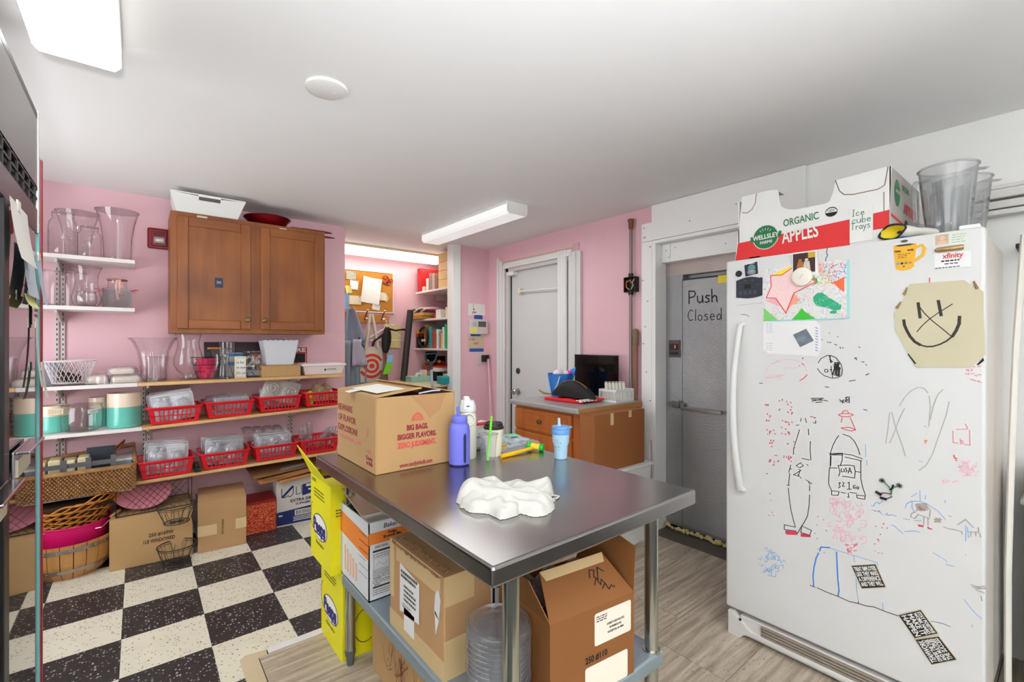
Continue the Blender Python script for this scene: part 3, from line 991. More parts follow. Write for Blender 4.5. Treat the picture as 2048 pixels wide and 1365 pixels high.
CUPC = clear_plastic('clear_cup',(214,218,216),.12,.06)
c1 = T('clear_cup', 'empty clear plastic cup holding a lime green straw', 'cup',(1.047,1.437, TZ))
obj('cup_wall', MB().lathe([(.0001,.001),(.0275,.001),(.0285,.006),(.031,.06),(.0335,.078),(.0365,.098),(.0385,.1),(.0385,.102)],36), CUPC, c1, smooth=True)
obj('rim', MB().tube([(.0385*math.cos(2*PI*k/36),.0385*math.sin(2*PI*k/36),.102) for k in range(36)],.0016,6, closed=True), CUPC, c1, smooth=True)
s1 = T('drinking_straw', 'lime green drinking straw standing in the clear cup', 'straw',(1.038,1.428, TZ + .004))
obj('tube', MB().tube([(0,0,0),(.014,-.008,.168)],.0046,12), pm('lime_plastic',(112,226,36),.35), s1, smooth=True)
obj('crimp', MB().lathe([(.0052,.106),(.0052,.109)],12), pm('lime_plastic',(112,226,36)), s1, rot=(.047,.083,0))

c2 = T('coffee_cup', 'cream paper coffee cup with a black lid', 'cup',(1.112,1.488, TZ))
obj('cup_wall', MB().lathe([(.0001,0),(.029,0),(.030,.004),(.0385,.112),(.0001,.112)],36), pm('cream_paper_cup',(234,228,208),.5, var=.02), c2, smooth=True)
obj('lid', MB().lathe([(.0405,.108),(.0415,.112),(.0405,.117),(.0375,.119),(.0355,.13),(.033,.132),(.031,.128),(.0001,.128)],36), pm('black_lid',(36,33,33),.35), c2, smooth=True)
obj('sip_hole', MB().box(.012,-.004,.1282,.02,.004,.1288), INK, c2)

# bread bag and snack packets behind
CLRF = clear_plastic('crinkled_film',(226,226,230),.28,.08)
bb = T('bread_bag', 'crinkled clear bag with a bread roll behind the toy hammer', 'bag',(1.215,1.512, TZ))
obj('roll', MB().ball((-.06,.0,.022),.036,20,12, sz=.6, sx=1.15), pm('bread_crust',(206,150,82),.6, var=.2, scale=30, bump=.2), bb, smooth=True)
obj('filling', MB().lathe([(.036,.034),(.038,.037),(.036,.04)],18,(-.06,0,0), wave=lambda th, r, z: 1 + .07*math.sin(7*th)), pm('lettuce',(150,178,92),.6), bb, smooth=True)
bag = MB().grid(lambda u, v: (-.11 + .26*u,-.05 + .1*v,.002 + (.062 - .045*u)*math.sin(PI*v)*(1 if u > .02 else .4)*(1 + .22*math.sin(23*u + 9*v) + .12*math.sin(41*v + 17*u))),26,14)
obj('film', bag, CLRF, bb, smooth=True)
pk = T('snack_pouch', 'pale blue printed snack pouch lying behind the bread bag', 'pouch',(1.232,1.585, TZ))
obj('pouch_body', MB().grid(lambda u, v: (-.11 + .22*u,-.06 + .12*v,.028 + .016*math.sin(PI*u)*math.sin(PI*v) + .004*math.sin(19*u)),14,10), pm('pale_blue_foil',(196,216,230),.3, var=.05), pk, smooth=True, solid=.003)
obj('pouch_filling', MB().box(-.1,-.05,0,.1,.05,.022), pm('pale_blue_foil',(196,216,230)), pk, bevel=.01)
obj('print', MB().face([(-.08,-.045,.042),(-.03,-.045,.0465),(-.03,0,.0515),(-.08,0,.0465)]).face([(.0,-.045,.0475),(.07,-.045,.0445),(.07,0,.0495),(0,0,.052)]), pm('pouch_green',(120,196,160),.5), pk)
pk2 = T('red_wrapper', 'white and red crinkled wrapper behind the coffee cup', 'wrapper',(1.085,1.63, TZ))
obj('wrapper_body', MB().grid(lambda u, v: (-.09 + .19*u,-.05 + .1*v,.05 + .05*math.sin(PI*v) + .012*math.sin(14*u + 3*v) + .01*math.sin(31*v)),18,12), pm('white_foil',(222,222,224),.3, var=.08, scale=40), pk2, smooth=True, solid=.003)
obj('wrapper_fill', MB().box(-.08,-.04,0,.09,.04,.06), pm('white_foil',(222,222,224)), pk2, bevel=.015)
obj('red_band', MB().box(-.085,-.045,.105,.1,-.02,.116).box(.085,-.05,0,.1,-.01,.1), pm('wrapper_red',(206,40,44),.4), pk2, bevel=.004)
# toy hammer
hm = T('toy_hammer', 'toy hammer with yellow handle and green head', 'toy',(1.2,1.43, TZ))
obj('handle', MB().tube([(-.095,-.003,.008),(-.05,0,.0085),(.08,.008,.014)], [.0085,.0085,.0065],14), pm('toy_yellow',(246,186,22),.4), hm, smooth=True)
hx = Vector((.56,-.72,-.1)).normalized()
hc = Vector((.092,.008,.018))
obj('hammer_head', MB().tube([hc - hx*.018, hc + hx*.018],.0135,18), pm('toy_yellow_light',(240,206,40),.4), hm, smooth=True)
for s in (-1,1):
    obj('head_tip', MB().tube([hc + hx*s*.018, hc + hx*s*.021, hc + hx*s*.032, hc + hx*s*.036], [.0135,.0165,.016,.012],18), pm('toy_green',(32,186,62),.4), hm, smooth=True)
# blue tumbler
LB = pm('tumbler_blue',(166,204,226),.4, var=.03)
LB2 = pm('tumbler_band_blue',(104,156,214),.4, var=.03)
tu = T('tumbler', 'light blue patterned tumbler with blue lid and straw', 'cup',(1.287,1.283, TZ))
obj('cup_wall', MB().lathe([(.0001,0),(.0225,0),(.0245,.002),(.0275,.05),(.0325,.066),(.0335,.085),(.0345,.108),(.0001,.108)],40), LB, tu, smooth=True)
obj('band', MB().lathe([(.0348,.096),(.0358,.098),(.036,.112),(.035,.115)],40), LB2, tu, smooth=True)
obj('lid', MB().lathe([(.034,.115),(.0355,.117),(.0355,.123),(.034,.126),(.02,.128),(.0001,.128)],40), LB2, tu, smooth=True)
obj('lid_tab', MB().box(.02,-.03,.118,.034,-.016,.126), LB2, tu, bevel=.003)
obj('straw', MB().tube([(-.006,.003,.126),(-.006,.003,.134),(-.007,.003,.158)], [.009,.006,.0052],14), LB, tu, smooth=True)
sp = MB(); sp2 = MB()
for k in range(38):
    th = -2.4 + random.uniform(-1.3,1.3)
    z = random.uniform(.008,.092)
    r = .0226 + (.0275 - .0226)*min(z/.05,1) + (max(0, min(z - .05,.016))/.016)*.005 + max(0, z - .066)*.05 + .0006
    rr = random.uniform(.0009,.0018)
    (sp if k % 3 else sp2).face([on_cyl(r, th + rr/r*math.cos(a), z + rr*math.sin(a)) for a in [2*PI*q/7 for q in range(7)]])
obj('dot_print', sp, pm('dot_navy',(58,76,128),.5), tu)['kind'] = 'stuff'
obj('dot_print', sp2, pm('dot_cream',(240,220,186),.5), tu)['kind'] = 'stuff'
# white towel: folded lumpy cloth
def cloth_h(x, y):
    return 0
cl = MB()
TL = [((-.075,.075),(.012,-.105),.066,.056,.034),((-.118,.035),(-.075,-.085),.040,.030,.030),((.0,.062),(.112,-.028),.036,.030,.040)]
def towel_h(x, y):
    """height of the crumpled cloth: three merging folds with creases running along them"""
    tot = 0.0
    for i,(p, q, w, h0, h1) in enumerate(TL):
        dx, dy = q[0] - p[0], q[1] - p[1]
        l = math.hypot(dx, dy)
        s = ((x - p[0])*dx + (y - p[1])*dy)/l/l
        d = ((x - p[0])*dy - (y - p[1])*dx)/l
        d += .007*math.sin(9*s + 2*i)
        e = max(0,-s, s - 1)*l
        rr = math.hypot(d/w, e/(w*.62))
        if rr < 1:
            sc_ = min(1, max(0, s))
            c = (1 - rr ** 2.6) ** .5*(h0 + (h1 - h0)*sc_)
            c *= 1 + .10*math.sin(150*d + 7*s + i)*(.35 + sc_) + .07*math.sin(64*d - 11*s + 3*i) + .06*math.sin(19*s + 40*d)
            tot = max(tot, c) + .12*min(tot, c)
    return tot
tw = T('towel', 'crumpled white terry towel on the steel table', 'towel',(.84,1.04, TZ))
TERRY = pm('white_terry',(196,194,187),.95, var=.05, scale=60, bump=.6, bscale=420)
g_, nx, ny = MB(),84,80
hs = {}
for i in range(nx + 1):
    for j in range(ny + 1):
        x, y = -.17 + .34*i/nx,-.17 + .33*j/ny
        h = towel_h(x, y)
        hs[i, j] = len(g_.v)
        g_.v.append((x, y,.001 + h))
for i in range(nx):
    for j in range(ny):
        q = (hs[i, j], hs[i + 1, j], hs[i + 1, j + 1], hs[i, j + 1])
        if max(g_.v[k][2] for k in q) > .0012:
            g_.f.append(q)
obj('cloth', g_, TERRY, tw, smooth=True)
fr = MB()
for k in range(70):
    t_ = k/69
    x, y = -.035 + .115*t_,-.138 + .05*t_ + .006*math.sin(9*t_)
    a = random.uniform(-2.4,-.6)
    l = random.uniform(.006,.013)
    fr.tube([(x, y + .006,.006),(x + l*.5*math.cos(a), y + l*.5*math.sin(a),.005),(x + l*math.cos(a + .6), y + l*math.sin(a),.0018)],.0012,4)
f_ = obj('fringe', fr, TERRY, tw, smooth=True); f_['kind'] = 'stuff'
obj('loop', MB().tube([(.06,-.085,.006),(.10,-.088,.004),(.118,-.078,.003),(.112,-.06,.003),(.07,-.07,.004)],.0026,8), TERRY, tw, smooth=True)

# ================================================================ boxes under the table
# bakery mix box on the undershelf (silver/white with orange band), open top flaps
WB = pm('white_board',(222,224,226),.4, var=.03)
bk = T('bakery_mix_box', 'white brownie mix box with orange band on the undershelf', 'box',(.645 + .12,1.615 + .15, SHZ),0)
kw, kd, kh = .24,.30,.285
b_ = MB().box(-kw/2,-kd/2,0, kw/2,-kd/2 + .004, kh).box(-kw/2, kd/2 - .004,0, kw/2, kd/2, kh).box(-kw/2,-kd/2,0,-kw/2 + .004, kd/2, kh).box(kw/2 - .004,-kd/2,0, kw/2, kd/2, kh).box(-kw/2,-kd/2,0, kw/2, kd/2,.004)
obj('box_body', b_, WB, bk)
obj('flap', MB().hexa([(-kw/2 + .003,-kd/2 + .06, kh - .002),(kw/2 - .003,-kd/2 + .06, kh - .002),(kw/2 - .003, kd/2, kh + .05),(-kw/2 + .003, kd/2, kh + .05),
                       (-kw/2 + .003,-kd/2 + .06, kh + .003),(kw/2 - .003,-kd/2 + .06, kh + .003),(kw/2 - .003, kd/2, kh + .055),(-kw/2 + .003, kd/2, kh + .055)]), pm('copper_flap',(206,170,146),.4,.2), bk)
obj('flap', MB().hexa([(-kw/2,-kd/2, kh),(kw/2,-kd/2, kh),(kw/2,-kd/2 + .06, kh + .006),(-kw/2,-kd/2 + .06, kh + .006),
                       (-kw/2,-kd/2, kh + .004),(kw/2,-kd/2, kh + .004),(kw/2,-kd/2 + .06, kh + .01),(-kw/2,-kd/2 + .06, kh + .01)]), pm('silver_flap',(170,172,172),.3,.4), bk)
ORG = pm('orange_print',(236,132,52),.5, var=.03)
yk = lambda u, v: (u,-kd/2 - .0006, v)
xk = lambda u, v: (-kw/2 - .0006,-u, v)
bars(bk, ORG, [(-kw/2,.205, kw/2,.247)], yk, 'orange_band')
obj('orange_band', MB().face([xk(-.15,.17), xk(.15,.15), xk(.15,.235), xk(-.15,.255)]), ORG, bk)
yk2 = lambda u, v: (u,-kd/2 - .0011, v)
txt("Baker's",.024,(-.03,-kd/2,.264),(1,0,0),(0,0,1), INK, bk, width=.07, shear=.2)
txt('Fudge',.014,(-.03,-kd/2 - .001,.237),(1,0,0),(0,0,1), BROWNINK, bk, bold=.0004)
txt('Brownie Mix',.014,(-.03,-kd/2 - .001,.224),(1,0,0),(0,0,1), BROWNINK, bk, width=.07, bold=.0004)
txt('BAKERY',.024,(.073,-kd/2 - .001,.225),(1,0,0),(0,0,1), pm('orange_light',(244,168,106),.5), bk, width=.085, bold=.001)
txt('DIRECTIONS',.011,(-.072,-kd/2,.193),(1,0,0),(0,0,1), INK, bk, width=.05)
bars(bk, BROWNINK, [(-.105,.175,.105,.182),(-.105,.045,.105,.051)], yk2)
bars(bk, pm('grey_print',(120,116,116),.6), lines(-.105,.165,.1,2,.008,.003) + lines(-.105,.105,.0,5,.006,.0025) + lines(-.105,.07,.1,2,.007,.003) + lines(-.105,.036,.1,3,.008,.003), yk2)
fm = MB()
for u in (-.102,-.032,.038):
    fm.ribbon([(u,.112),(u + .06,.112),(u + .06,.152),(u,.152),(u,.112)],.0012, yk2)
    fm.ribbon([(u + .008,.125),(u + .02,.138),(u + .04,.122),(u + .052,.132)],.001, yk2)
obj('print_frame', fm, pm('grey_print',(120,116,116)), bk)
txt('SCALE',.010,(-.088,-kd/2,.079),(1,0,0),(0,0,1), INK, bk)
txt('BAKE',.010,(-.088,-kd/2,.056),(1,0,0),(0,0,1), INK, bk)
bars(bk, pm('orange_faint',(238,180,140),.6), [(-.1 + .03*k,.03,-.085 + .03*k,.13 - .008*k) for k in range(5)], xk)
bars(bk, pm('grey_print',(120,116,116)), lines(.06,.23,.145,6,.03,.003), xk)

# kraft carton with torn tape on the undershelf
kc = T('taped_carton', 'worn tan carton with torn tape and shipping label on the undershelf', 'box',(.655 + .16,1.105 + .175, SHZ))
cw, cd, ch = .32,.35,.285
obj('box_body', MB().box(-cw/2,-cd/2,0, cw/2, cd/2, ch), KRAFT2, kc, bevel=.004)
obj('flap', MB().box(-cw/2,-cd/2, ch,-.08, cd/2, ch + .004), KRAFT2, kc, bevel=.0015)
obj('flap', MB().box(-.078,-cd/2, ch, cw/2, cd/2, ch + .004), kraft('kraft_top_brown',(150,112,74)), kc, bevel=.0015)
TAPEP = pm('paper_tape',(206,176,128),.5, var=.05)
obj('tape', MB().box(-cw/2 - .0009,-cd/2 + .02, ch - .055,-cw/2, cd/2 - .05, ch + .004).box(-cw/2 - .0009,-cd/2 - .0008,0,-cw/2, cd/2,.055).box(-cw/2,-cd/2 - .0009, ch - .08,-cw/2 + .1,-cd/2, ch + .004).box(-cw/2,-cd/2 - .0009,0,-cw/2 + .08,-cd/2,.11).box(-cw/2 - .0009, cd/2 - .03,.1,-cw/2, cd/2, ch), TAPEP, kc)
tr = MB()
for k in range(26):
    y = -cd/2 + .02 + k*(cd - .04)/26
    w = random.uniform(.004,.013)
    tr.hexa([(-cw/2 - w*.5, y, ch - random.uniform(.004,.012)),(-cw/2 + .02 + w, y, ch + .004),(-cw/2 + .02, y + .013, ch + .004),(-cw/2 - .002, y + .013, ch - .006),
             (-cw/2 - w*.4, y, ch - .002),(-cw/2 + .018 + w, y, ch + .009 + w*.4),(-cw/2 + .02, y + .013, ch + .007),(-cw/2 - .001, y + .013, ch + .001)])
e_ = obj('torn_edge', tr, pm('torn_board',(150,112,74),.9, var=.25, scale=60), kc); e_['kind'] = 'stuff'
xq = lambda u, v: (-cw/2 - .0012,-u, v)
obj('label', MB().face([xq(-.10,.075), xq(.035,.09), xq(.035,.215), xq(-.10,.235)]), PAPER, kc)
obj('label', MB().face([xq(-.07,.03), xq(.0,.03), xq(.0,.1), xq(-.07,.1)]), PAPER, kc)
xq2 = lambda u, v: (-cw/2 - .0017,-u, v)
rbn = MB().ribbon([(-.10,.076),(.035,.091),(.035,.214),(-.10,.234),(-.10,.076)],.0015, xq2)
obj('label_border', rbn, pm('label_red',(180,60,60),.6), kc)
bars(kc, pm('grey_ink',(70,68,68),.7), lines(-.09,.205,.02,2,.014,.009) + lines(-.07,.165,.01,4,.014,.007) + lines(-.08,.108,-.01,2,.008,.003), xq2)
obj('torn_sleeve', MB().face([xq(.122,.17), xq(.15,.16), xq(.158,.22), xq(.145,.245), xq(.128,.225)]).face([xq(.13,.11), xq(.15,.16), xq(.125,.18)]), pm('white_film',(222,222,220),.35), kc)
yq = lambda u, v: (u,-cd/2 - .0012, v)
yq2 = lambda u, v: (u,-cd/2 - .0018, v)
obj('label', MB().face([yq(.0,.14), yq(.155,.17), yq(.155,.28), yq(.0,.265)]), PAPER, kc)
bars(kc, INK, barcode(.02,.2,.06,.26) + [(.005,.16,.014,.25)] + [(.07 + .008*(k % 4),.20 + .02*(k // 4),.075 + .008*(k % 4),.216 + .02*(k // 4)) for k in range(12)], yq2)

# brown carton with raised flaps (250 #110), near right of undershelf
rb_ = T('brown_carton', 'brown carton with upright flaps and white labels near the table leg', 'box',(.885 + .177,.79 + .075, SHZ),0)
rb_.location = (.80,.835, SHZ)
rb_.rotation_euler = (0,0, math.radians(-6.7))
uw, ud, uh = .298,.25,.23
obj('box_body', MB().box(0,0,0, uw,.004, uh).box(0, ud - .004,0, uw, ud, uh).box(0,.004,0,.004, ud - .004, uh).box(uw - .004,.004,0, uw, ud - .004, uh).box(0.004,.004,0, uw - .004, ud - .004,.004), KRAFTD, rb_)
obj('flap', MB().hexa([(0,0, uh),(uw,0, uh),(uw - .04,.085, uh + .085),(.03,.085, uh + .085),(0,.003, uh),(uw,.003, uh),(uw - .04,.088, uh + .083),(.03,.088, uh + .083)]), KRAFTD, rb_)
obj('flap', MB().hexa([(0,0, uh),(.003,0, uh),(.003, ud, uh),(0, ud, uh),(-.045,.03, uh + .11),(-.042,.03, uh + .11),(-.042, ud, uh + .11),(-.045, ud, uh + .11)]), KRAFTD, rb_)
obj('flap', MB().hexa([(uw - .003,0, uh),(uw,0, uh),(uw, ud, uh),(uw - .003, ud, uh),(uw + .006,0, uh + .125),(uw + .009,0, uh + .125),(uw + .009, ud*.7, uh + .155),(uw + .006, ud*.7, uh + .155)]), KRAFTD, rb_)
obj('tape', MB().hexa([(.04,.069, uh + .0705),(uw - .05,.069, uh + .0705),(uw - .04,.0875, uh + .089),(.03,.0875, uh + .089),(.04,.0695, uh + .07),(uw - .05,.0695, uh + .07),(uw - .04,.088, uh + .0885),(.03,.088, uh + .0885)]), TAPEP, rb_)
obj('inner_bag', MB().grid(lambda u, v: (.02 + (uw - .04)*u,.1 + .14*v, uh - .02 + .05*math.sin(PI*v)*(1 + .3*math.sin(17*u))),16,8), CLRF, rb_, smooth=True)
yb = lambda u, v: (u,-.0008, v)
yb2 = lambda u, v: (u,-.0014, v)
def rounded(u0, v0, u1, v1, r=.006):
    return [(u1 - r + r*math.cos(a), v1 - r + r*math.sin(a)) for a in (0, PI/4, PI/2)] + [(u0 + r - r*math.sin(a), v1 - r + r*math.cos(a)) for a in (0, PI/4, PI/2)] + \
           [(u0 + r - r*math.cos(a), v0 + r - r*math.sin(a)) for a in (0, PI/4, PI/2)] + [(u1 - r + r*math.sin(a), v0 + r - r*math.cos(a)) for a in (0, PI/4, PI/2)]
LABELW = pm('label_white',(236,226,208),.6, var=.02)
obj('label', MB().face([yb(*p) for p in rounded(.148,.125,.285,.212)]), LABELW, rb_)
obj('label', MB().face([yb(*p) for p in rounded(.115,.0,.272,.078)]), LABELW, rb_)
for k, s in enumerate(("ASHER'S CHOCOLATES", '80 WAMBOLD RD.', 'SOUDERTON, PA 18964')):
    txt(s,.0085,(.225,-.0008,.172 - .0115*k),(1,0,0),(0,0,1), INK, rb_, width=.066 if k == 0 else (.045 if k == 1 else .06))
bars(rb_, pm('grey_ink',(70,68,68)), lines(.154,.2,.195,3,.006,.003), yb2)
txt('250 #110',.024,(.155,0,.096),(1,0,0),(0,0,1), INK, rb_, width=.078, bold=.0005)
hm2 = MB()
nrm = Vector((0,-1,1)).normalized()
def yfl(u, v):
    return (u,.0 + .0 + v*.7071 - .0012, uh + v*.7071 + .0012)
for st in ([(.175,.07),(.185,.09),(.2,.085),(.19,.07),(.2,.06),(.215,.09),(.23,.075)], [(.18,.05),(.195,.065),(.2,.045),(.21,.058),(.218,.04)], [(.2,.035),(.215,.045),(.22,.028),(.235,.036)], [(.235,.03),(.237,.033)], [(.24,.028),(.243,.031)]):
    hm2.ribbon(st,.003, yfl)
obj('scribble', hm2, INK, rb_)

# stack of clear round tub lids and tubs
st = T('tub_stack', 'stack of nested clear round plastic tubs by the near table leg', 'tubs',(.722,.945, SHZ))
TUB = clear_plastic('clear_tub',(206,212,220),.07,.05,1.6)
obj('base_tub', MB().lathe([(.0001,.001),(.066,.001),(.068,.006),(.079,.075),(.081,.078)],40), TUB, st, smooth=True)
tubm = mesh_of('tub', MB().lathe([(.0745,-.03),(.079,.0),(.0825,.001),(.084,.004),(.084,.007),(.082,.0085),(.0785,.0085)],40), TUB, True)
for k in range(10):
    obj('tub', tubm, None, st, loc=(random.uniform(-.0015,.0015), random.uniform(-.0015,.0015),.08 + k*.0132))
lidp = [(.084,.0),(.085,.006),(.083,.011),(.079,.012),(.077,.006),(.066,.004),(.063,.007),(.055,.007),(.052,.004),(.0001,.004)]
obj('lid', MB().lathe(lidp,44), TUB, st, smooth=True, loc=(0,0,.21))
wl_ = MB()
def oc(th, z, r=.0795): return (r*math.cos(th), r*math.sin(th), z)
wl_.grid(lambda u, v: oc(-1.75 + 1.25*u,.012 + .05*v*(.55 + .45*math.sin(PI*u)),.0735 + .006*v),12,2)
obj('paper_label', wl_, pm('tan_label',(206,160,96),.6), st, smooth=True)
txt('Quiz',.03,(.0805*math.cos(-1.05),.0805*math.sin(-1.05),.034),(-math.sin(-1.05), math.cos(-1.05),0),(0,0,1), pm('label_navy',(36,40,84),.5), st, width=.05, bold=.002)

# doodled kraft box on the floor under the table
dk = T('doodled_carton', 'kraft carton with red scribbles on the floor beneath the undershelf', 'box',(.73,1.50,0.003))
obj('box_body', MB().box(0,-.1,0,.2,.29,.285), KRAFT, dk, bevel=.003)
obj('side_flap', MB().box(-.003,-.07,.01,0,.19,.23).box(-.0035,.05,0.06,0,.055,.27), KRAFT, dk, bevel=.001)
xd = lambda u, v: (-.0042,-u, v)
sc_ = MB()
for k in range(26):
    a, b2_ = random.uniform(-.17,.03), random.uniform(.09,.2)
    sc_.ribbon([(a + random.uniform(-.035,.035), b2_ + random.uniform(-.05,.05)) for q in range(4)],.0013, xd)
obj('scribble', sc_, pm('scribble_red',(120,52,42),.7), dk)
obj('hand_hole', MB().face([xd(-.05,.235), xd(.02,.235), xd(.02,.262), xd(-.05,.262)]), INK, dk)

# two yellow candy cases standing by the far table leg
YEL = pm('yellow_board',(232,222,16),.45, var=.03, scale=14)
YELD = pm('yellow_ink_dark',(86,80,20),.6)
def yellow_case(label, x, y, z, opened):
    w, d, h = .225,.275,.36
    t = T('candy_case', label, 'box',(x, y, z),0, 'yellow candy cases')
    if opened:
        obj('box_body', MB().box(0,0,0, w,.004, h).box(0, d - .004,0, w, d, h).box(0,.004,0,.004, d - .004, h).box(w - .004,.004,0, w, d - .004, h).box(.004,.004,0, w - .004, d - .004, h - .05), YEL, t)
        obj('flap', MB().hexa([(0,.0, h),(.004,0, h),(.004, d, h),(0, d, h),(-.055,.02, h + .085),(-.051,.02, h + .085),(-.051, d + .02, h + .13),(-.055, d + .02, h + .13)]), YEL, t)
        obj('flap', MB().hexa([(0,0, h),(w,0, h),(w,.11, h + .012),(0.01,.11, h + .005),(0,0, h + .004),(w,0, h + .004),(w,.11, h + .016),(.01,.11, h + .009)]), YEL, t)
        obj('flap', MB().hexa([(0.02, d - .06, h + .03),(w, d - .03, h + .05),(w, d, h),(0.02, d, h),(0.02, d - .06, h + .034),(w, d - .03, h + .054),(w, d, h + .004),(0.02, d, h + .004)]), YEL, t)
        obj('contents', MB().box(.02,.12, h - .06, w - .02, d - .02, h - .015), pm('purple_wrap',(74,34,92),.35, var=.3, scale=40), t, bevel=.008)
    else:
        obj('box_body', MB().box(0,0,0, w, d, h), YEL, t, bevel=.003)
        obj('tape', MB().box(-.0008, d*.5 - .02, h - .07,0, d*.5 + .02, h), pm('yellow_tape',(214,202,30),.3), t)
    f = lambda u, v: (-.0008,-u, v)
    cu_, cv = -d*.52,.155
    NAVY = pm('logo_navy',(38,34,110),.5)
    obj('logo_patch', MB().face([f(cu_ + .098*math.cos(a), cv + .055*math.sin(a)) for a in [2*PI*k/28 for k in range(28)]]), NAVY, t)
    f2 = lambda u, v: (-.0012,-u, v)
    obj('logo_patch', MB().face([f2(cu_ + .094*math.cos(a), cv + .051*math.sin(a)) for a in [2*PI*k/28 for k in range(28)]]), pm('logo_white',(238,236,226),.5), t)
    txt('Peeps',.075,(-.0014,-cu_ + .004, cv - .002),(0,-1,0),(0,0,1), NAVY, t, width=.165, bold=.0035)
    g = MB().ribbon([(cu_ - .075, cv - .034),(cu_ + .075, cv - .034)],.008, f2)
    obj('logo_bar', g, NAVY, t)
    txt('Marshmallow',.02,(-.0008,-cu_, cv - .072),(0,-1,0),(0,0,1), YELD, t, width=.11, shear=.2)
    bars(t, YELD, lines(-d + .05,.305,-.06,3,.014,.005) + lines(-d + .02,.345,-d + .08,2,.008,.005), f)
    sq = MB()
    sq.ribbon(arc(-d + .035,.185,.03,100,330,12,.055),.003, f)
    obj('outline_print', sq, INK, t)
    f3 = lambda u, v: (u,-.0008, v)
    sq = MB()
    sq.ribbon(arc(.10,.12,.05,60,300,14,.07),.003, f3).ribbon([(.13,.18),(.14,.26),(.16,.18)],.003, f3)
    obj('outline_print', sq, INK, t)
    bars(t, YELD, lines(.02,.26,.15,3,.012,.005), f3)
    return t
yellow_case('yellow candy case on the floor, lower of the two stacked',.645,1.895,0, False)
yellow_case('yellow candy case with torn open top, upper of the two stacked',.605,1.91,.3602, True)

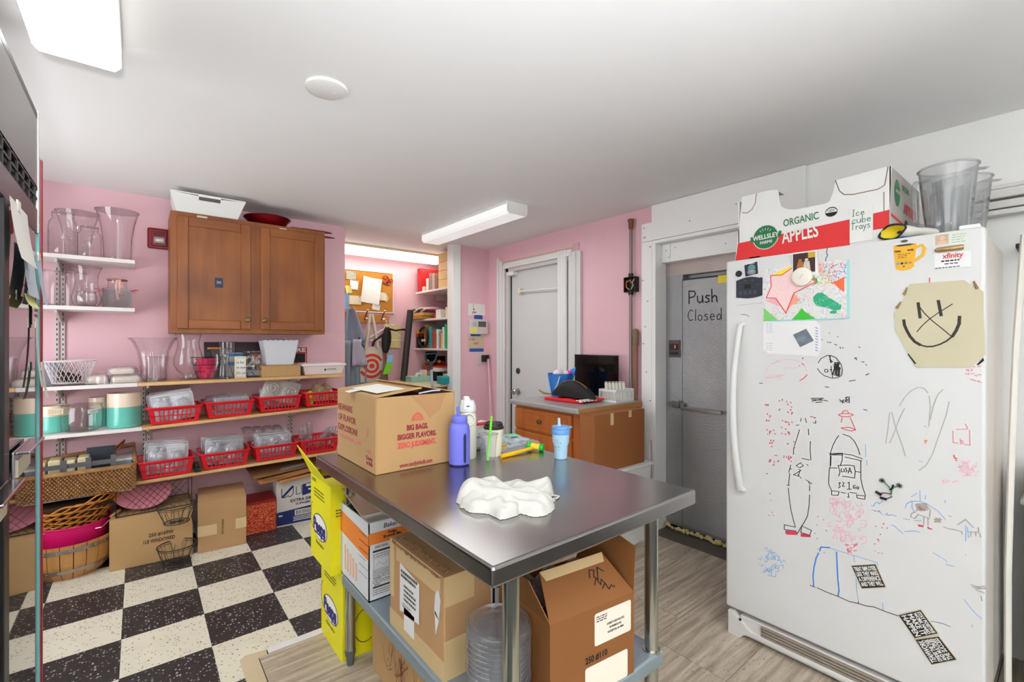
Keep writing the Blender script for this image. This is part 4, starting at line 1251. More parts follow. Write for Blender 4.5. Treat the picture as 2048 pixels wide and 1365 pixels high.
# marker drawings on the refrigerator door: polylines of (y, z) on its front
DRAW = {
 'black': [[(.706,1.004),(.708,.991)],[(.724,.974),(.714,.976)],[(.712,.957),(.721,.923),(.731,.887)],[(.733,.881),(.734,.853)],[(.744,.808),(.751,.776)],[(.749,.792),(.741,.793)],[(.748,.773),(.752,.724)],[(.758,.723),(.748,.724)],[(.753,.712),(.749,.668),(.743,.624),(.734,.587),(.727,.562)],[(.68,.965),(.679,.941)],[(.673,.917),(.674,.881),(.671,.843)],[(.703,.844),(.676,.842)],[(.689,.761),(.667,.75)],[(.681,.758),(.674,.743)],[(.676,.739),(.676,.72)],[(.676,.704),(.678,.659),(.683,.619),(.694,.591),(.706,.567),(.72,.535)],[(.768,.557),(.768,.537),(.727,.545),(.721,.533)],[(.768,.557),(.726,.56)],[(.704,.572),(.669,.565),(.676,.544),(.707,.545),(.704,.572)],[(.724,.81),(.708,.825),(.698,.815),(.711,.804),(.723,.809)],[(.734,.771),(.711,.79),(.716,.769),(.734,.771)],[(.716,.797),(.706,.794),(.714,.789)],[(.719,.777),(.706,.763)],[(.686,.823),(.681,.819)],[(.691,1.006),(.687,.989)],[(.662,1.012),(.655,1.013)],[(.655,1.002),(.655,.991),(.664,.993)],[(.578,.955),(.587,.939),(.597,.914),(.605,.883)],[(.565,.962),(.543,.957),(.528,.941),(.517,.915),(.512,.895)],[(.61,.881),(.565,.89)],[(.605,.878),(.565,.888)],[(.608,.876),(.567,.883)],[(.562,.888),(.538,.889),(.504,.881)],[(.558,.877),(.506,.873)],[(.605,.88),(.606,.829)],[(.603,.872),(.604,.835)],[(.566,.887),(.567,.863),(.573,.841)],[(.509,.872),(.509,.831)],[(.606,.826),(.583,.83)],[(.58,.841),(.547,.849),(.53,.85),(.526,.83),(.509,.83)],[(.58,.841),(.574,.817),(.578,.8)],[(.526,.83),(.528,.805),(.567,.803)],[(.608,.826),(.61,.796),(.611,.763),(.601,.739)],[(.509,.831),(.509,.808),(.504,.779),(.495,.748)],[(.601,.739),(.577,.742)],[(.571,.741),(.556,.741)],[(.543,.748),(.521,.749)],[(.601,.738),(.601,.723),(.58,.727),(.577,.741)],[(.548,.744),(.545,.728),(.551,.729)],[(.522,.743),(.496,.746),(.497,.734),(.52,.732),(.522,.743)],[(.57,.831),(.57,.818)],[(.562,.832),(.559,.823),(.567,.819)],[(.554,.837),(.557,.833),(.551,.827),(.556,.82)],[(.548,.818),(.543,.84),(.537,.82)],[(.546,.826),(.538,.827)],[(.579,.774),(.573,.777),(.577,.767),(.573,.762),(.579,.755)],[(.566,.781),(.561,.779),(.566,.765),(.559,.766)],[(.549,.781),(.545,.785),(.545,.759)],[(.551,.757),(.538,.761)],[(.526,.779),(.532,.774),(.532,.766),(.526,.767),(.526,.772)],[(.52,.775),(.522,.768),(.517,.766),(.515,.773),(.519,.775)],[(.671,1.088),(.628,1.092)],[(.669,1.083),(.631,1.084)],[(.667,1.077),(.633,1.089)],[(.655,1.073),(.633,1.077)],[(.629,1.085),(.614,1.083)],[(.576,1.092),(.56,1.081)],[(.574,1.084),(.561,1.092)],[(.567,1.079),(.562,1.093)],[(.558,1.101),(.545,1.105),(.544,1.084),(.558,1.087),(.551,1.105)],[(.556,1.096),(.545,1.09)],[(.556,1.087),(.544,1.1)],[(.545,1.164),(.526,1.169)],[(.623,1.137),(.61,1.136)],[(.501,1.063),(.49,1.061)],[(.494,1.19),(.484,1.196)],[(.866,1.135),(.853,1.134)],[(.838,.753),(.833,.753)],[(.646,1.229),(.637,1.246),(.618,1.258),(.603,1.259),(.587,1.251),(.571,1.228),(.566,1.205),(.569,1.185),(.581,1.175),(.601,1.172),(.625,1.18),(.64,1.193),(.649,1.207)],[(.606,1.258),(.605,1.231)],[(.603,1.219),(.601,1.199),(.598,1.174)],[(.625,1.202),(.62,1.206),(.613,1.203),(.614,1.195),(.623,1.194),(.625,1.202)],[(.609,1.258),(.601,1.231),(.608,1.246),(.597,1.235)],[(.606,1.205),(.601,1.201),(.604,1.206)],[(.593,1.205),(.589,1.202),(.582,1.232),(.599,1.189)],[(.592,1.222),(.573,1.21),(.577,1.21),(.582,1.227)],[(.582,1.188),(.585,1.195),(.581,1.232),(.579,1.203)],[(.591,1.233),(.576,1.21),(.58,1.187),(.58,1.185)],[(.589,1.191),(.587,1.184),(.576,1.23),(.596,1.223)],[(.573,1.212),(.582,1.219),(.586,1.214),(.59,1.203)],[(.584,1.186),(.581,1.185),(.576,1.182),(.581,1.227)],[(.576,1.183),(.575,1.205),(.58,1.224),(.577,1.204)],[(.592,1.232),(.576,1.182),(.597,1.191),(.588,1.227)],[(.591,1.193),(.576,1.233),(.583,1.233),(.58,1.217)],[(.576,1.182),(.586,1.181),(.591,1.231),(.583,1.234)],[(.594,1.213),(.583,1.227),(.598,1.187),(.591,1.183)],[(.575,1.215),(.587,1.207),(.582,1.203),(.584,1.201)],[(.574,1.208),(.588,1.196),(.593,1.219),(.573,1.207)],[(.609,1.345),(.607,1.345)],[(.582,1.331),(.58,1.331)],[(.616,1.31),(.612,1.311)],[(.608,1.308),(.603,1.31)],[(.591,1.302),(.584,1.299)],[(.574,1.292),(.572,1.286)],[(.567,1.29),(.563,1.288)],[(.515,1.293),(.511,1.29)],[(.528,1.249),(.524,1.253),(.522,1.245)],[(.506,1.238),(.499,1.237)],[(.494,1.229),(.492,1.226)],[(.492,1.19),(.486,1.195)],[(.699,1.248),(.701,1.243)],[(.634,1.32),(.632,1.319)],[(.674,.345),(.657,.346)],[(.65,.346),(.612,.342),(.578,.342),(.545,.338),(.513,.343)],[(.513,.343),(.493,.344),(.469,.351),(.435,.349),(.402,.35)],[(.578,.345),(.582,.347)],[(.517,.349),(.516,.343)]],
 'thin_black': [[(.944,1.433),(.929,1.432),(.918,1.429),(.908,1.422)],[(.316,.372),(.287,.378),(.267,.376)]],
 'blue_grey': [[(.615,1.678),(.618,1.655),(.614,1.647),(.621,1.632),(.621,1.624)]],
 'pink_tick': [[(.319,1.527),(.319,1.512)]],
 'blue_thick': [[(.637,.51),(.607,.518)],[(.637,.51),(.641,.493)],[(.645,.484),(.653,.462),(.66,.424),(.664,.388),(.662,.348)],[(.585,.509),(.583,.459),(.581,.409),(.577,.366),(.58,.347)]],
 'blue': [[(.605,.517),(.531,.515),(.46,.515)],[(.531,.515),(.528,.491)],[(.524,.432),(.522,.394),(.516,.35)],[(.46,.515),(.458,.503)],[(.445,.378),(.443,.352)],[(.31,.604),(.298,.599),(.29,.594)],[(.287,.595),(.276,.587)],[(.279,.576),(.267,.577),(.258,.578)],[(.235,.48),(.22,.458),(.205,.443),(.195,.436)],[(.217,.407),(.216,.399)],[(.232,.627),(.231,.625)],[(.831,.386),(.842,.375),(.848,.387)],[(.831,.389),(.841,.395),(.83,.408)],[(.831,.395),(.84,.401),(.829,.414)],[(.85,.365),(.858,.351),(.868,.358)],[(.84,.425),(.827,.427),(.83,.412)],[(.785,.382),(.773,.39),(.771,.376)],[(.811,.354),(.822,.357),(.813,.372)],[(.822,.357),(.827,.342),(.839,.345)],[(.833,.35),(.837,.336),(.85,.337)],[(.837,.345),(.824,.347),(.829,.331)],[(.856,.393),(.861,.378),(.874,.381)],[(.801,.343),(.8,.33),(.814,.326)],[(.802,.361),(.806,.372),(.793,.38)],[(.798,.377),(.804,.362),(.815,.367)],[(.813,.418),(.806,.431),(.796,.424)],[(.802,.366),(.81,.375),(.798,.386)],[(.805,.414),(.803,.401),(.817,.396)],[(.793,.37),(.788,.359),(.801,.35)],[(.817,.436),(.812,.425),(.825,.416)],[(.814,.338),(.822,.346),(.81,.358)],[(.818,.415),(.809,.408),(.821,.395)],[(.817,.338),(.819,.324),(.833,.323)],[(.827,.356),(.838,.345),(.843,.357)],[(.847,.345),(.84,.336),(.853,.325)],[(.777,.4),(.768,.412),(.761,.403)],[(.795,.398),(.783,.407),(.78,.393)],[(.805,.402),(.806,.416),(.792,.419)],[(.811,.427),(.824,.424),(.82,.44)],[(.818,.357),(.816,.345),(.83,.339)],[(.788,.381),(.791,.366),(.803,.367)],[(.818,.402),(.808,.414),(.801,.403)],[(.846,.429),(.836,.441),(.829,.431)],[(.801,.417),(.788,.42),(.791,.405)],[(.825,.406),(.829,.392),(.842,.394)],[(.478,.717),(.472,.715),(.466,.728)],[(.466,.728),(.46,.734),(.456,.728),(.444,.742)],[(.476,.7),(.46,.7),(.452,.701),(.447,.691)],[(.44,.695),(.428,.694),(.421,.7),(.407,.698)],[(.421,.664),(.411,.662),(.388,.643)],[(.382,.734),(.379,.749),(.364,.763),(.344,.767),(.326,.764),(.298,.748),(.279,.724)],[(.364,.761),(.364,.741),(.359,.728)],[(.344,.804),(.343,.769)],[(.358,.698),(.34,.702)],[(.388,.696),(.369,.697)],[(.384,.651),(.358,.662),(.344,.662)],[(.495,.935),(.494,.889)],[(.491,.879),(.491,.859)],[(.346,.904),(.337,.903)],[(.333,1.026),(.328,1.025)],[(.249,.905),(.238,.909)],[(.366,.777),(.351,.793)],[(.33,.791),(.329,.779)],[(.281,.788),(.28,.779)],[(.232,.72),(.231,.702),(.232,.67)],[(.228,.716),(.225,.682)]],
 'grey': [[(.425,1.06),(.43,1.0),(.436,.95)],[(.419,1.063),(.409,1.013),(.392,.957),(.382,.915)],[(.384,1.08),(.399,1.039),(.415,.983),(.425,.952)],[(.398,1.088),(.384,1.118),(.369,1.141),(.349,1.156),(.333,1.154),(.323,1.14)],[(.32,1.129),(.317,1.092),(.321,1.026)],[(.317,1.05),(.31,1.097),(.298,1.136),(.286,1.153)],[(.271,1.115),(.278,1.069),(.295,1.002),(.312,.933),(.328,.893),(.346,.872)]],
 'brown': [[(.333,.749),(.341,.735),(.335,.754)],[(.347,.736),(.339,.74),(.343,.756)],[(.337,.74),(.349,.737),(.325,.744)],[(.328,.765),(.334,.739),(.353,.751)],[(.346,.746),(.341,.749),(.33,.765)],[(.353,.755),(.351,.757),(.323,.743)],[(.352,.745),(.345,.752),(.343,.743)],[(.336,.753),(.349,.751),(.351,.744)],[(.332,.754),(.352,.754),(.343,.744)],[(.329,.754),(.329,.748),(.341,.752)],[(.339,.743),(.341,.742),(.34,.755)],[(.337,.743),(.352,.747),(.341,.737)],[(.325,.756),(.326,.744),(.346,.747)],[(.351,.736),(.333,.739),(.329,.746)],[(.331,.749),(.351,.742),(.355,.754)],[(.33,.764),(.352,.756),(.326,.761)],[(.354,.734),(.351,.735),(.333,.741)],[(.324,.75),(.329,.764),(.33,.751)],[(.332,.762),(.331,.738),(.353,.75)],[(.336,.74),(.347,.755),(.347,.743)],[(.33,.754),(.343,.75),(.343,.75)],[(.352,.745),(.323,.755),(.331,.76)],[(.332,.743),(.333,.75),(.339,.744)],[(.326,.762),(.352,.738),(.325,.752)],[(.353,.73),(.366,.719),(.368,.707),(.357,.705),(.348,.722),(.335,.719),(.319,.716)],[(.333,.719),(.334,.691)],[(.323,.715),(.323,.692)],[(.326,.757),(.317,.745),(.319,.721)],[(.299,.713),(.305,.719),(.304,.714)],[(.302,.72),(.294,.711),(.302,.712)],[(.3,.711),(.296,.721),(.304,.723)],[(.299,.719),(.305,.717),(.302,.711)],[(.306,.707),(.299,.715),(.299,.711)],[(.292,.718),(.299,.713),(.291,.721)],[(.293,.711),(.299,.721),(.304,.712)],[(.295,.71),(.291,.723),(.305,.719)],[(.305,.712),(.291,.713),(.303,.709)],[(.302,.717),(.293,.725),(.307,.709)],[(.302,.718),(.296,.714),(.308,.716)],[(.299,.717),(.304,.714),(.289,.721)],[(.251,.716),(.232,.739),(.214,.719)],[(.266,.698),(.241,.697),(.24,.688)],[(.227,.701),(.202,.707),(.203,.722)],[(.22,.701),(.22,.688)],[(.209,.705),(.209,.694)],[(.2,.705),(.198,.693)],[(.284,.699),(.271,.696),(.254,.698)],[(.271,.74),(.266,.738)],[(.22,.534),(.203,.534),(.187,.543)],[(.217,.528),(.187,.534)],[(.21,.524),(.185,.537)],[(.207,.521),(.19,.52)],[(.197,.506),(.195,.493)]],
 'red': [[(.579,1.033),(.569,1.04),(.538,1.043),(.532,1.039),(.547,1.03),(.569,1.029),(.579,1.033)],[(.567,1.04),(.565,1.048),(.556,1.053),(.549,1.05),(.547,1.044)],[(.567,1.024),(.57,1.006)],[(.541,1.027),(.525,.983)],[(.571,.985),(.556,.98),(.538,.978),(.525,.985),(.543,.991),(.567,.986)],[(.674,1.014),(.664,1.016)],[(.711,1.155),(.696,1.166),(.684,1.181)],[(.827,.927),(.823,.929),(.825,.923)],[(.734,.907),(.732,.906),(.73,.904)],[(.753,.939),(.749,.942),(.751,.935)],[(.747,1.034),(.743,1.036),(.743,1.03)],[(.839,1.044),(.834,1.044),(.836,1.041)],[(.811,.896),(.808,.899),(.81,.892)],[(.751,.935),(.748,.937),(.749,.93)],[(.838,.94),(.834,.94),(.834,.935)],[(.766,.933),(.763,.931),(.765,.93)],[(.827,.884),(.822,.887),(.824,.881)],[(.732,.883),(.728,.883),(.731,.88)],[(.834,.922),(.831,.92),(.831,.919)],[(.755,.839),(.752,.839),(.752,.835)],[(.758,.894),(.753,.895),(.755,.89)],[(.835,1.045),(.832,1.047),(.832,1.043)],[(.756,1.025),(.751,1.023),(.755,1.022)],[(.744,.841),(.74,.841),(.743,.838)],[(.827,.934),(.825,.935),(.825,.931)],[(.743,1.047),(.74,1.045),(.74,1.043)],[(.809,.798),(.808,.8),(.806,.796)],[(.832,1.045),(.83,1.047),(.83,1.041)],[(.745,1.065),(.743,1.066),(.744,1.062)],[(.753,.973),(.748,.973),(.751,.97)],[(.762,.983),(.757,.982),(.76,.98)],[(.78,.933),(.778,.933),(.777,.929)],[(.843,1.044),(.839,1.047),(.842,1.04)],[(.778,1.072),(.775,1.075),(.775,1.067)],[(.835,1.007),(.833,1.008),(.833,1.002)],[(.761,1.068),(.758,1.067),(.758,1.063)],[(.812,.941),(.81,.942),(.808,.938)],[(.818,.885),(.814,.889),(.816,.883)],[(.827,.934),(.825,.935),(.825,.93)],[(.777,.987),(.774,.986),(.774,.983)],[(.744,.826),(.741,.824),(.743,.823)],[(.806,.928),(.803,.927),(.802,.925)],[(.767,.983),(.762,.984),(.764,.979)],[(.826,1.0),(.821,1.0),(.822,.997)],[(.789,1.068),(.785,1.066),(.788,1.064)],[(.758,1.056),(.753,1.056),(.754,1.052)],[(.765,.954),(.761,.951),(.764,.951)],[(.84,.979),(.837,.978),(.838,.975)],[(.826,.813),(.82,.816),(.824,.81)],[(.757,.941),(.752,.943),(.753,.938)],[(.789,1.03),(.784,1.033),(.788,1.025)],[(.823,.811),(.821,.812),(.819,.807)],[(.823,.896),(.818,.898),(.82,.893)],[(.826,.994),(.823,.995),(.825,.992)],[(.818,.872),(.815,.873),(.817,.869)],[(.741,.985),(.739,.985),(.739,.981)],[(.838,.98),(.836,.982),(.836,.975)],[(.741,1.025),(.737,1.025),(.738,1.02)],[(.795,.815),(.789,.816),(.791,.812)],[(.753,.831),(.748,.834),(.752,.827)],[(.823,.935),(.82,.937),(.821,.931)],[(.83,.979),(.826,.98),(.829,.976)],[(.78,.958),(.777,.956),(.779,.955)],[(.754,.981),(.751,.982),(.751,.978)],[(.808,.81),(.807,.811),(.806,.806)],[(.742,1.018),(.741,1.02),(.74,1.015)],[(.829,.808),(.823,.807),(.827,.803)],[(.805,.836),(.795,.837)],[(.769,.842),(.77,.833)],[(.76,.841),(.758,.833)],[(.752,.845),(.752,.834)],[(.746,.844),(.744,.835)],[(.824,.674),(.823,.669)],[(.82,.645),(.819,.642)],[(.818,.596),(.814,.593)],[(.829,.579),(.824,.579)],[(.812,.584),(.808,.581)],[(.815,.794),(.808,.793)],[(.65,.592),(.652,.592)],[(.46,.598),(.461,.6)],[(.646,.627),(.649,.625)],[(.651,.538),(.649,.54)],[(.446,.645),(.448,.645)],[(.469,.58),(.466,.58)],[(.648,.499),(.646,.501)],[(.457,.55),(.456,.552)],[(.457,.593),(.456,.595)],[(.619,.582),(.619,.578)],[(.455,.704),(.456,.702)],[(.627,.493),(.625,.492)],[(.448,.554),(.446,.553)],[(.432,.65),(.432,.647)],[(.451,.621),(.452,.618)],[(.441,.663),(.443,.658)],[(.464,.645),(.466,.644)],[(.467,.698),(.466,.7)],[(.656,.557),(.659,.557)],[(.454,.7),(.456,.7)],[(.466,.555),(.466,.554)],[(.456,.601),(.457,.598)],[(.628,.619),(.63,.619)],[(.433,.701),(.432,.699)],[(.347,.749),(.34,.743),(.332,.741)],[(.342,.752),(.34,.752)],[(.26,.939),(.258,.936)],[(.258,.932),(.255,.93)],[(.255,.925),(.252,.924)],[(.703,1.225),(.695,1.219)],[(.713,1.215),(.71,1.213)]],
 'red_fill': [[(.761,.534),(.722,.542)],[(.706,.54),(.674,.544)],[(.763,.531),(.722,.54)],[(.706,.539),(.674,.543)],[(.762,.529),(.722,.539)],[(.706,.537),(.674,.542)],[(.761,.527),(.722,.537)],[(.706,.535),(.674,.541)],[(.763,.524),(.722,.535)],[(.706,.534),(.674,.54)],[(.76,.523),(.722,.534)],[(.706,.532),(.674,.539)],[(.76,.521),(.722,.532)],[(.706,.53),(.674,.538)],[(.348,.685),(.335,.686)],[(.346,.683),(.336,.684)],[(.323,.683),(.314,.682)],[(.323,.686),(.32,.681)]],
 'pink': [[(.547,.657),(.556,.653),(.555,.664),(.546,.669)],[(.516,.681),(.509,.698),(.5,.69),(.505,.674)],[(.557,.574),(.558,.555),(.571,.555),(.572,.573)],[(.53,.638),(.534,.63),(.538,.633),(.535,.641)],[(.512,.724),(.504,.709),(.518,.7),(.527,.712)],[(.508,.633),(.508,.654),(.494,.655),(.491,.637)],[(.528,.654),(.533,.644),(.538,.648),(.535,.658)],[(.588,.707),(.596,.704),(.595,.712),(.588,.716)],[(.556,.573),(.572,.571),(.568,.589),(.552,.594)],[(.501,.584),(.512,.582),(.509,.594),(.498,.598)],[(.572,.601),(.565,.599),(.569,.59),(.577,.591)],[(.595,.557),(.593,.573),(.583,.572),(.583,.557)],[(.573,.664),(.576,.647),(.587,.65),(.586,.666)],[(.588,.606),(.575,.606),(.58,.592),(.593,.59)],[(.555,.678),(.564,.682),(.558,.691),(.549,.689)],[(.543,.666),(.537,.662),(.542,.655),(.549,.658)],[(.525,.589),(.526,.574),(.536,.575),(.537,.589)],[(.59,.696),(.607,.69),(.606,.708),(.589,.716)],[(.557,.571),(.561,.557),(.57,.561),(.567,.574)],[(.507,.618),(.513,.611),(.516,.617),(.511,.624)],[(.592,.67),(.598,.652),(.609,.658),(.605,.676)],[(.598,.607),(.609,.596),(.613,.607),(.603,.619)],[(.552,.56),(.536,.57),(.535,.554),(.55,.541)],[(.592,.583),(.598,.588),(.591,.595),(.585,.591)],[(.511,.584),(.494,.598),(.491,.58),(.507,.564)],[(.559,.595),(.546,.6),(.547,.587),(.559,.579)],[(.546,.67),(.54,.658),(.551,.651),(.558,.661)],[(.582,.682),(.586,.699),(.572,.704),(.566,.689)],[(.561,.634),(.55,.637),(.552,.624),(.563,.619)],[(.541,.691),(.546,.673),(.557,.678),(.554,.696)],[(.581,.689),(.59,.688),(.587,.697),(.579,.699)],[(.528,.689),(.536,.682),(.537,.691),(.53,.698)],[(.583,.707),(.575,.701),(.583,.692),(.592,.696)],[(.512,.663),(.526,.673),(.514,.689),(.499,.683)],[(.562,.716),(.554,.706),(.564,.697),(.573,.705)],[(.548,.71),(.542,.717),(.538,.711),(.544,.703)],[(.554,.568),(.555,.584),(.544,.586),(.541,.572)],[(.558,.566),(.569,.553),(.574,.565),(.564,.579)],[(.583,.656),(.595,.649),(.596,.661),(.585,.67)],[(.573,.578),(.573,.598),(.559,.599),(.557,.581)],[(.52,.676),(.51,.682),(.509,.671),(.518,.663)],[(.592,.557),(.598,.56),(.593,.567),(.587,.565)],[(.584,.6),(.592,.603),(.588,.611),(.579,.611)],[(.56,.696),(.57,.699),(.564,.71),(.553,.709)],[(.575,.589),(.589,.58),(.59,.595),(.576,.605)],[(.543,.664),(.541,.65),(.552,.647),(.556,.66)],[(.538,.624),(.551,.63),(.542,.645),(.528,.641)],[(.528,.59),(.537,.572),(.546,.58),(.54,.599)],[(.509,.672),(.512,.661),(.518,.663),(.517,.674)],[(.58,.604),(.563,.61),(.565,.592),(.581,.584)],[(.557,.674),(.558,.664),(.565,.665),(.565,.674)],[(.526,.668),(.519,.654),(.531,.647),(.539,.658)],[(.504,.642),(.494,.641),(.498,.628),(.51,.627)],[(.541,.626),(.543,.614),(.551,.616),(.55,.627)],[(.578,.644),(.566,.64),(.574,.627),(.586,.629)],[(.552,.71),(.54,.7),(.551,.687),(.564,.694)],[(.546,.652),(.535,.655),(.537,.642),(.548,.638)],[(.557,.652),(.544,.666),(.539,.653),(.55,.638)],[(.552,.701),(.555,.694),(.559,.696),(.557,.704)],[(.593,.697),(.586,.707),(.581,.7),(.587,.69)],[(.596,.699),(.59,.694),(.592,.698)],[(.597,.69),(.6,.681),(.598,.687)],[(.584,.69),(.584,.681),(.585,.687)],[(.585,.711),(.585,.702),(.587,.708)],[(.599,.711),(.597,.705),(.596,.709)],[(.591,.68),(.586,.671),(.592,.677)],[(.599,.694),(.596,.684),(.603,.691)],[(.597,.677),(.594,.669),(.594,.675)],[(.597,.695),(.595,.687),(.601,.692)],[(.597,.692),(.592,.687),(.604,.687)],[(.598,.685),(.6,.676),(.592,.684)],[(.589,.71),(.586,.705),(.591,.706)],[(.587,.714),(.593,.704),(.589,.711)],[(.582,.718),(.578,.711),(.578,.717)],[(.242,.894),(.245,.889),(.25,.892)],[(.223,.889),(.221,.894),(.215,.892)],[(.231,.893),(.236,.889),(.238,.895)],[(.215,.899),(.22,.9),(.216,.906)],[(.242,.907),(.243,.902),(.249,.903)],[(.219,.905),(.222,.9),(.227,.904)],[(.22,.888),(.22,.883),(.227,.883)],[(.224,.925),(.227,.929),(.221,.932)],[(.227,.923),(.232,.92),(.233,.926)],[(.228,.897),(.226,.902),(.221,.9)],[(.233,.903),(.228,.907),(.227,.901)],[(.241,.912),(.246,.909),(.247,.915)],[(.21,.89),(.207,.886),(.213,.883)],[(.24,.883),(.236,.88),(.242,.875)],[(.241,.902),(.241,.896),(.247,.896)],[(.213,.915),(.207,.916),(.209,.91)],[(.231,.903),(.232,.908),(.226,.909)],[(.211,.926),(.206,.926),(.209,.92)],[(.231,.917),(.237,.915),(.236,.921)],[(.229,.891),(.225,.888),(.231,.883)],[(.231,.911),(.225,.913),(.225,.907)],[(.204,.903),(.202,.898),(.209,.896)],[(.209,.898),(.214,.898),(.212,.904)],[(.223,.924),(.227,.927),(.221,.931)],[(.21,.898),(.215,.897),(.213,.904)],[(.22,.908),(.214,.907),(.219,.901)],[(.235,.925),(.24,.922),(.242,.928)],[(.229,.923),(.234,.919),(.237,.924)],[(.242,.897),(.236,.898),(.239,.891)],[(.232,.883),(.232,.878),(.238,.878)],[(.237,.901),(.24,.896),(.244,.9)],[(.236,.921),(.231,.923),(.231,.917)],[(.236,.901),(.239,.896),(.243,.899)],[(.215,.903),(.22,.904),(.215,.91)],[(.234,.912),(.231,.907),(.238,.905)],[(.217,.9),(.223,.899),(.221,.905)],[(.226,.881),(.231,.882),(.227,.888)],[(.233,.889),(.227,.889),(.231,.883)],[(.227,.927),(.231,.922),(.235,.926)],[(.227,.918),(.226,.913),(.233,.912)],[(.224,.894),(.228,.896),(.223,.901)],[(.237,.92),(.233,.917),(.238,.913)],[(.224,.923),(.228,.919),(.231,.923)],[(.24,.902),(.238,.898),(.245,.896)],[(.239,.889),(.241,.894),(.234,.896)],[(.216,.913),(.212,.917),(.209,.912)],[(.26,.854),(.254,.858),(.259,.852)],[(.261,.852),(.258,.852),(.26,.85)],[(.254,.859),(.248,.858),(.252,.857)],[(.277,.855),(.274,.854),(.276,.853)],[(.278,.853),(.274,.851),(.277,.851)],[(.286,.854),(.28,.857),(.285,.852)],[(.28,.847),(.276,.851),(.278,.845)],[(.256,.859),(.253,.857),(.255,.857)],[(.287,.846),(.283,.848),(.286,.844)],[(.288,.849),(.283,.851),(.286,.847)],[(.274,.855),(.269,.853),(.273,.853)],[(.263,.852),(.26,.855),(.261,.85)],[(.288,.852),(.282,.851),(.287,.85)],[(.255,.857),(.252,.858),(.254,.855)],[(.843,1.179),(.831,1.206),(.807,1.224),(.779,1.235),(.748,1.241),(.718,1.235),(.696,1.219),(.685,1.195)],[(.819,1.217),(.795,1.228),(.803,1.237),(.783,1.227)],[(.763,1.204),(.718,1.206)],[(.767,1.208),(.763,1.198)],[(.707,1.159),(.683,1.183)],[(.831,1.249),(.819,1.254)],[(.844,1.153),(.831,1.154)],[(.79,1.171),(.768,1.173)],[(.807,1.172),(.785,1.174)],[(.826,1.159),(.809,1.161)],[(.84,1.16),(.831,1.159)],[(.826,1.17),(.813,1.172)],[(.828,1.161),(.813,1.163)],[(.83,1.163),(.809,1.164)],[(.801,1.164),(.791,1.167)],[(.796,1.165),(.782,1.165)],[(.796,1.167),(.782,1.168)],[(.847,1.16),(.831,1.161)],[(.82,1.163),(.8,1.166)],[(.788,1.173),(.767,1.176)],[(.799,1.169),(.79,1.17)],[(.796,1.157),(.775,1.156)]],
 'red_lt': [[(.546,.55),(.555,.542),(.549,.55)],[(.549,.53),(.543,.537),(.552,.527)],[(.542,.524),(.548,.529),(.546,.522)],[(.559,.546),(.552,.55),(.554,.55)],[(.543,.522),(.544,.529),(.549,.517)],[(.539,.525),(.543,.527),(.536,.521)],[(.526,.561),(.519,.559),(.53,.554)],[(.55,.522),(.548,.531),(.547,.521)],[(.526,.556),(.53,.552),(.518,.567)],[(.542,.525),(.542,.53),(.536,.534)],[(.529,.533),(.521,.538),(.532,.533)],[(.523,.557),(.522,.56),(.521,.556)],[(.549,.537),(.552,.529),(.547,.534)],[(.542,.542),(.537,.537),(.539,.543)],[(.527,.557),(.535,.555),(.519,.559)],[(.528,.552),(.523,.557),(.533,.543)],[(.262,1.02),(.261,.982)],[(.262,.982),(.249,.982)],[(.254,1.026),(.228,1.031)],[(.223,1.028),(.222,.981)],[(.235,.98),(.221,.98)],[(.245,.997),(.243,.98),(.237,.984),(.24,.992),(.244,.987)],[(.233,1.047),(.229,1.037),(.227,1.032)],[(.217,1.234),(.21,1.231)],[(.205,1.232),(.198,1.234)],[(.23,1.223),(.23,1.218)],[(.227,1.223),(.224,1.218),(.227,1.219)],[(.22,1.224),(.216,1.223),(.219,1.217)],[(.233,1.209),(.227,1.208)],[(.225,1.211),(.224,1.206)],[(.22,1.21),(.213,1.21)],[(.211,1.206),(.206,1.202)],[(.205,1.208),(.197,1.207)],[(.22,1.192),(.209,1.187)],[(.205,1.188),(.202,1.184),(.2,1.188)],[(.198,1.184),(.196,1.182)]],
 'orange': [[(.331,.978),(.329,.968)],[(.326,.978),(.329,.973)],[(.259,.941),(.258,.935)],[(.254,.933),(.253,.93)]],
}
SMILE = {
 'thick': [[(.348,1.444),(.343,1.394)],[(.297,1.448),(.29,1.399)],[(.386,1.387),(.384,1.369),(.378,1.351),(.369,1.33),(.357,1.312),(.343,1.301)],[(.246,1.393),(.247,1.37),(.254,1.348),(.263,1.329)]],
 'mid': [[(.343,1.301),(.326,1.295),(.31,1.296),(.293,1.303),(.277,1.314),(.263,1.329)]],
 'thin': [[(.348,1.444),(.342,1.426),(.33,1.406),(.313,1.383),(.29,1.358),(.265,1.329)],[(.263,1.435),(.274,1.426),(.297,1.408),(.32,1.387),(.338,1.366),(.351,1.346)]],
}
SMILE_SHEET = [(.371,1.511),(.235,1.511),(.22,1.495),(.219,1.487),(.21,1.491),(.191,1.468),(.191,1.405),(.187,1.272),(.219,1.23),(.354,1.224),(.375,1.273),(.41,1.354),(.41,1.388),(.413,1.411),(.401,1.434),(.383,1.465),(.382,1.485),(.376,1.492)]
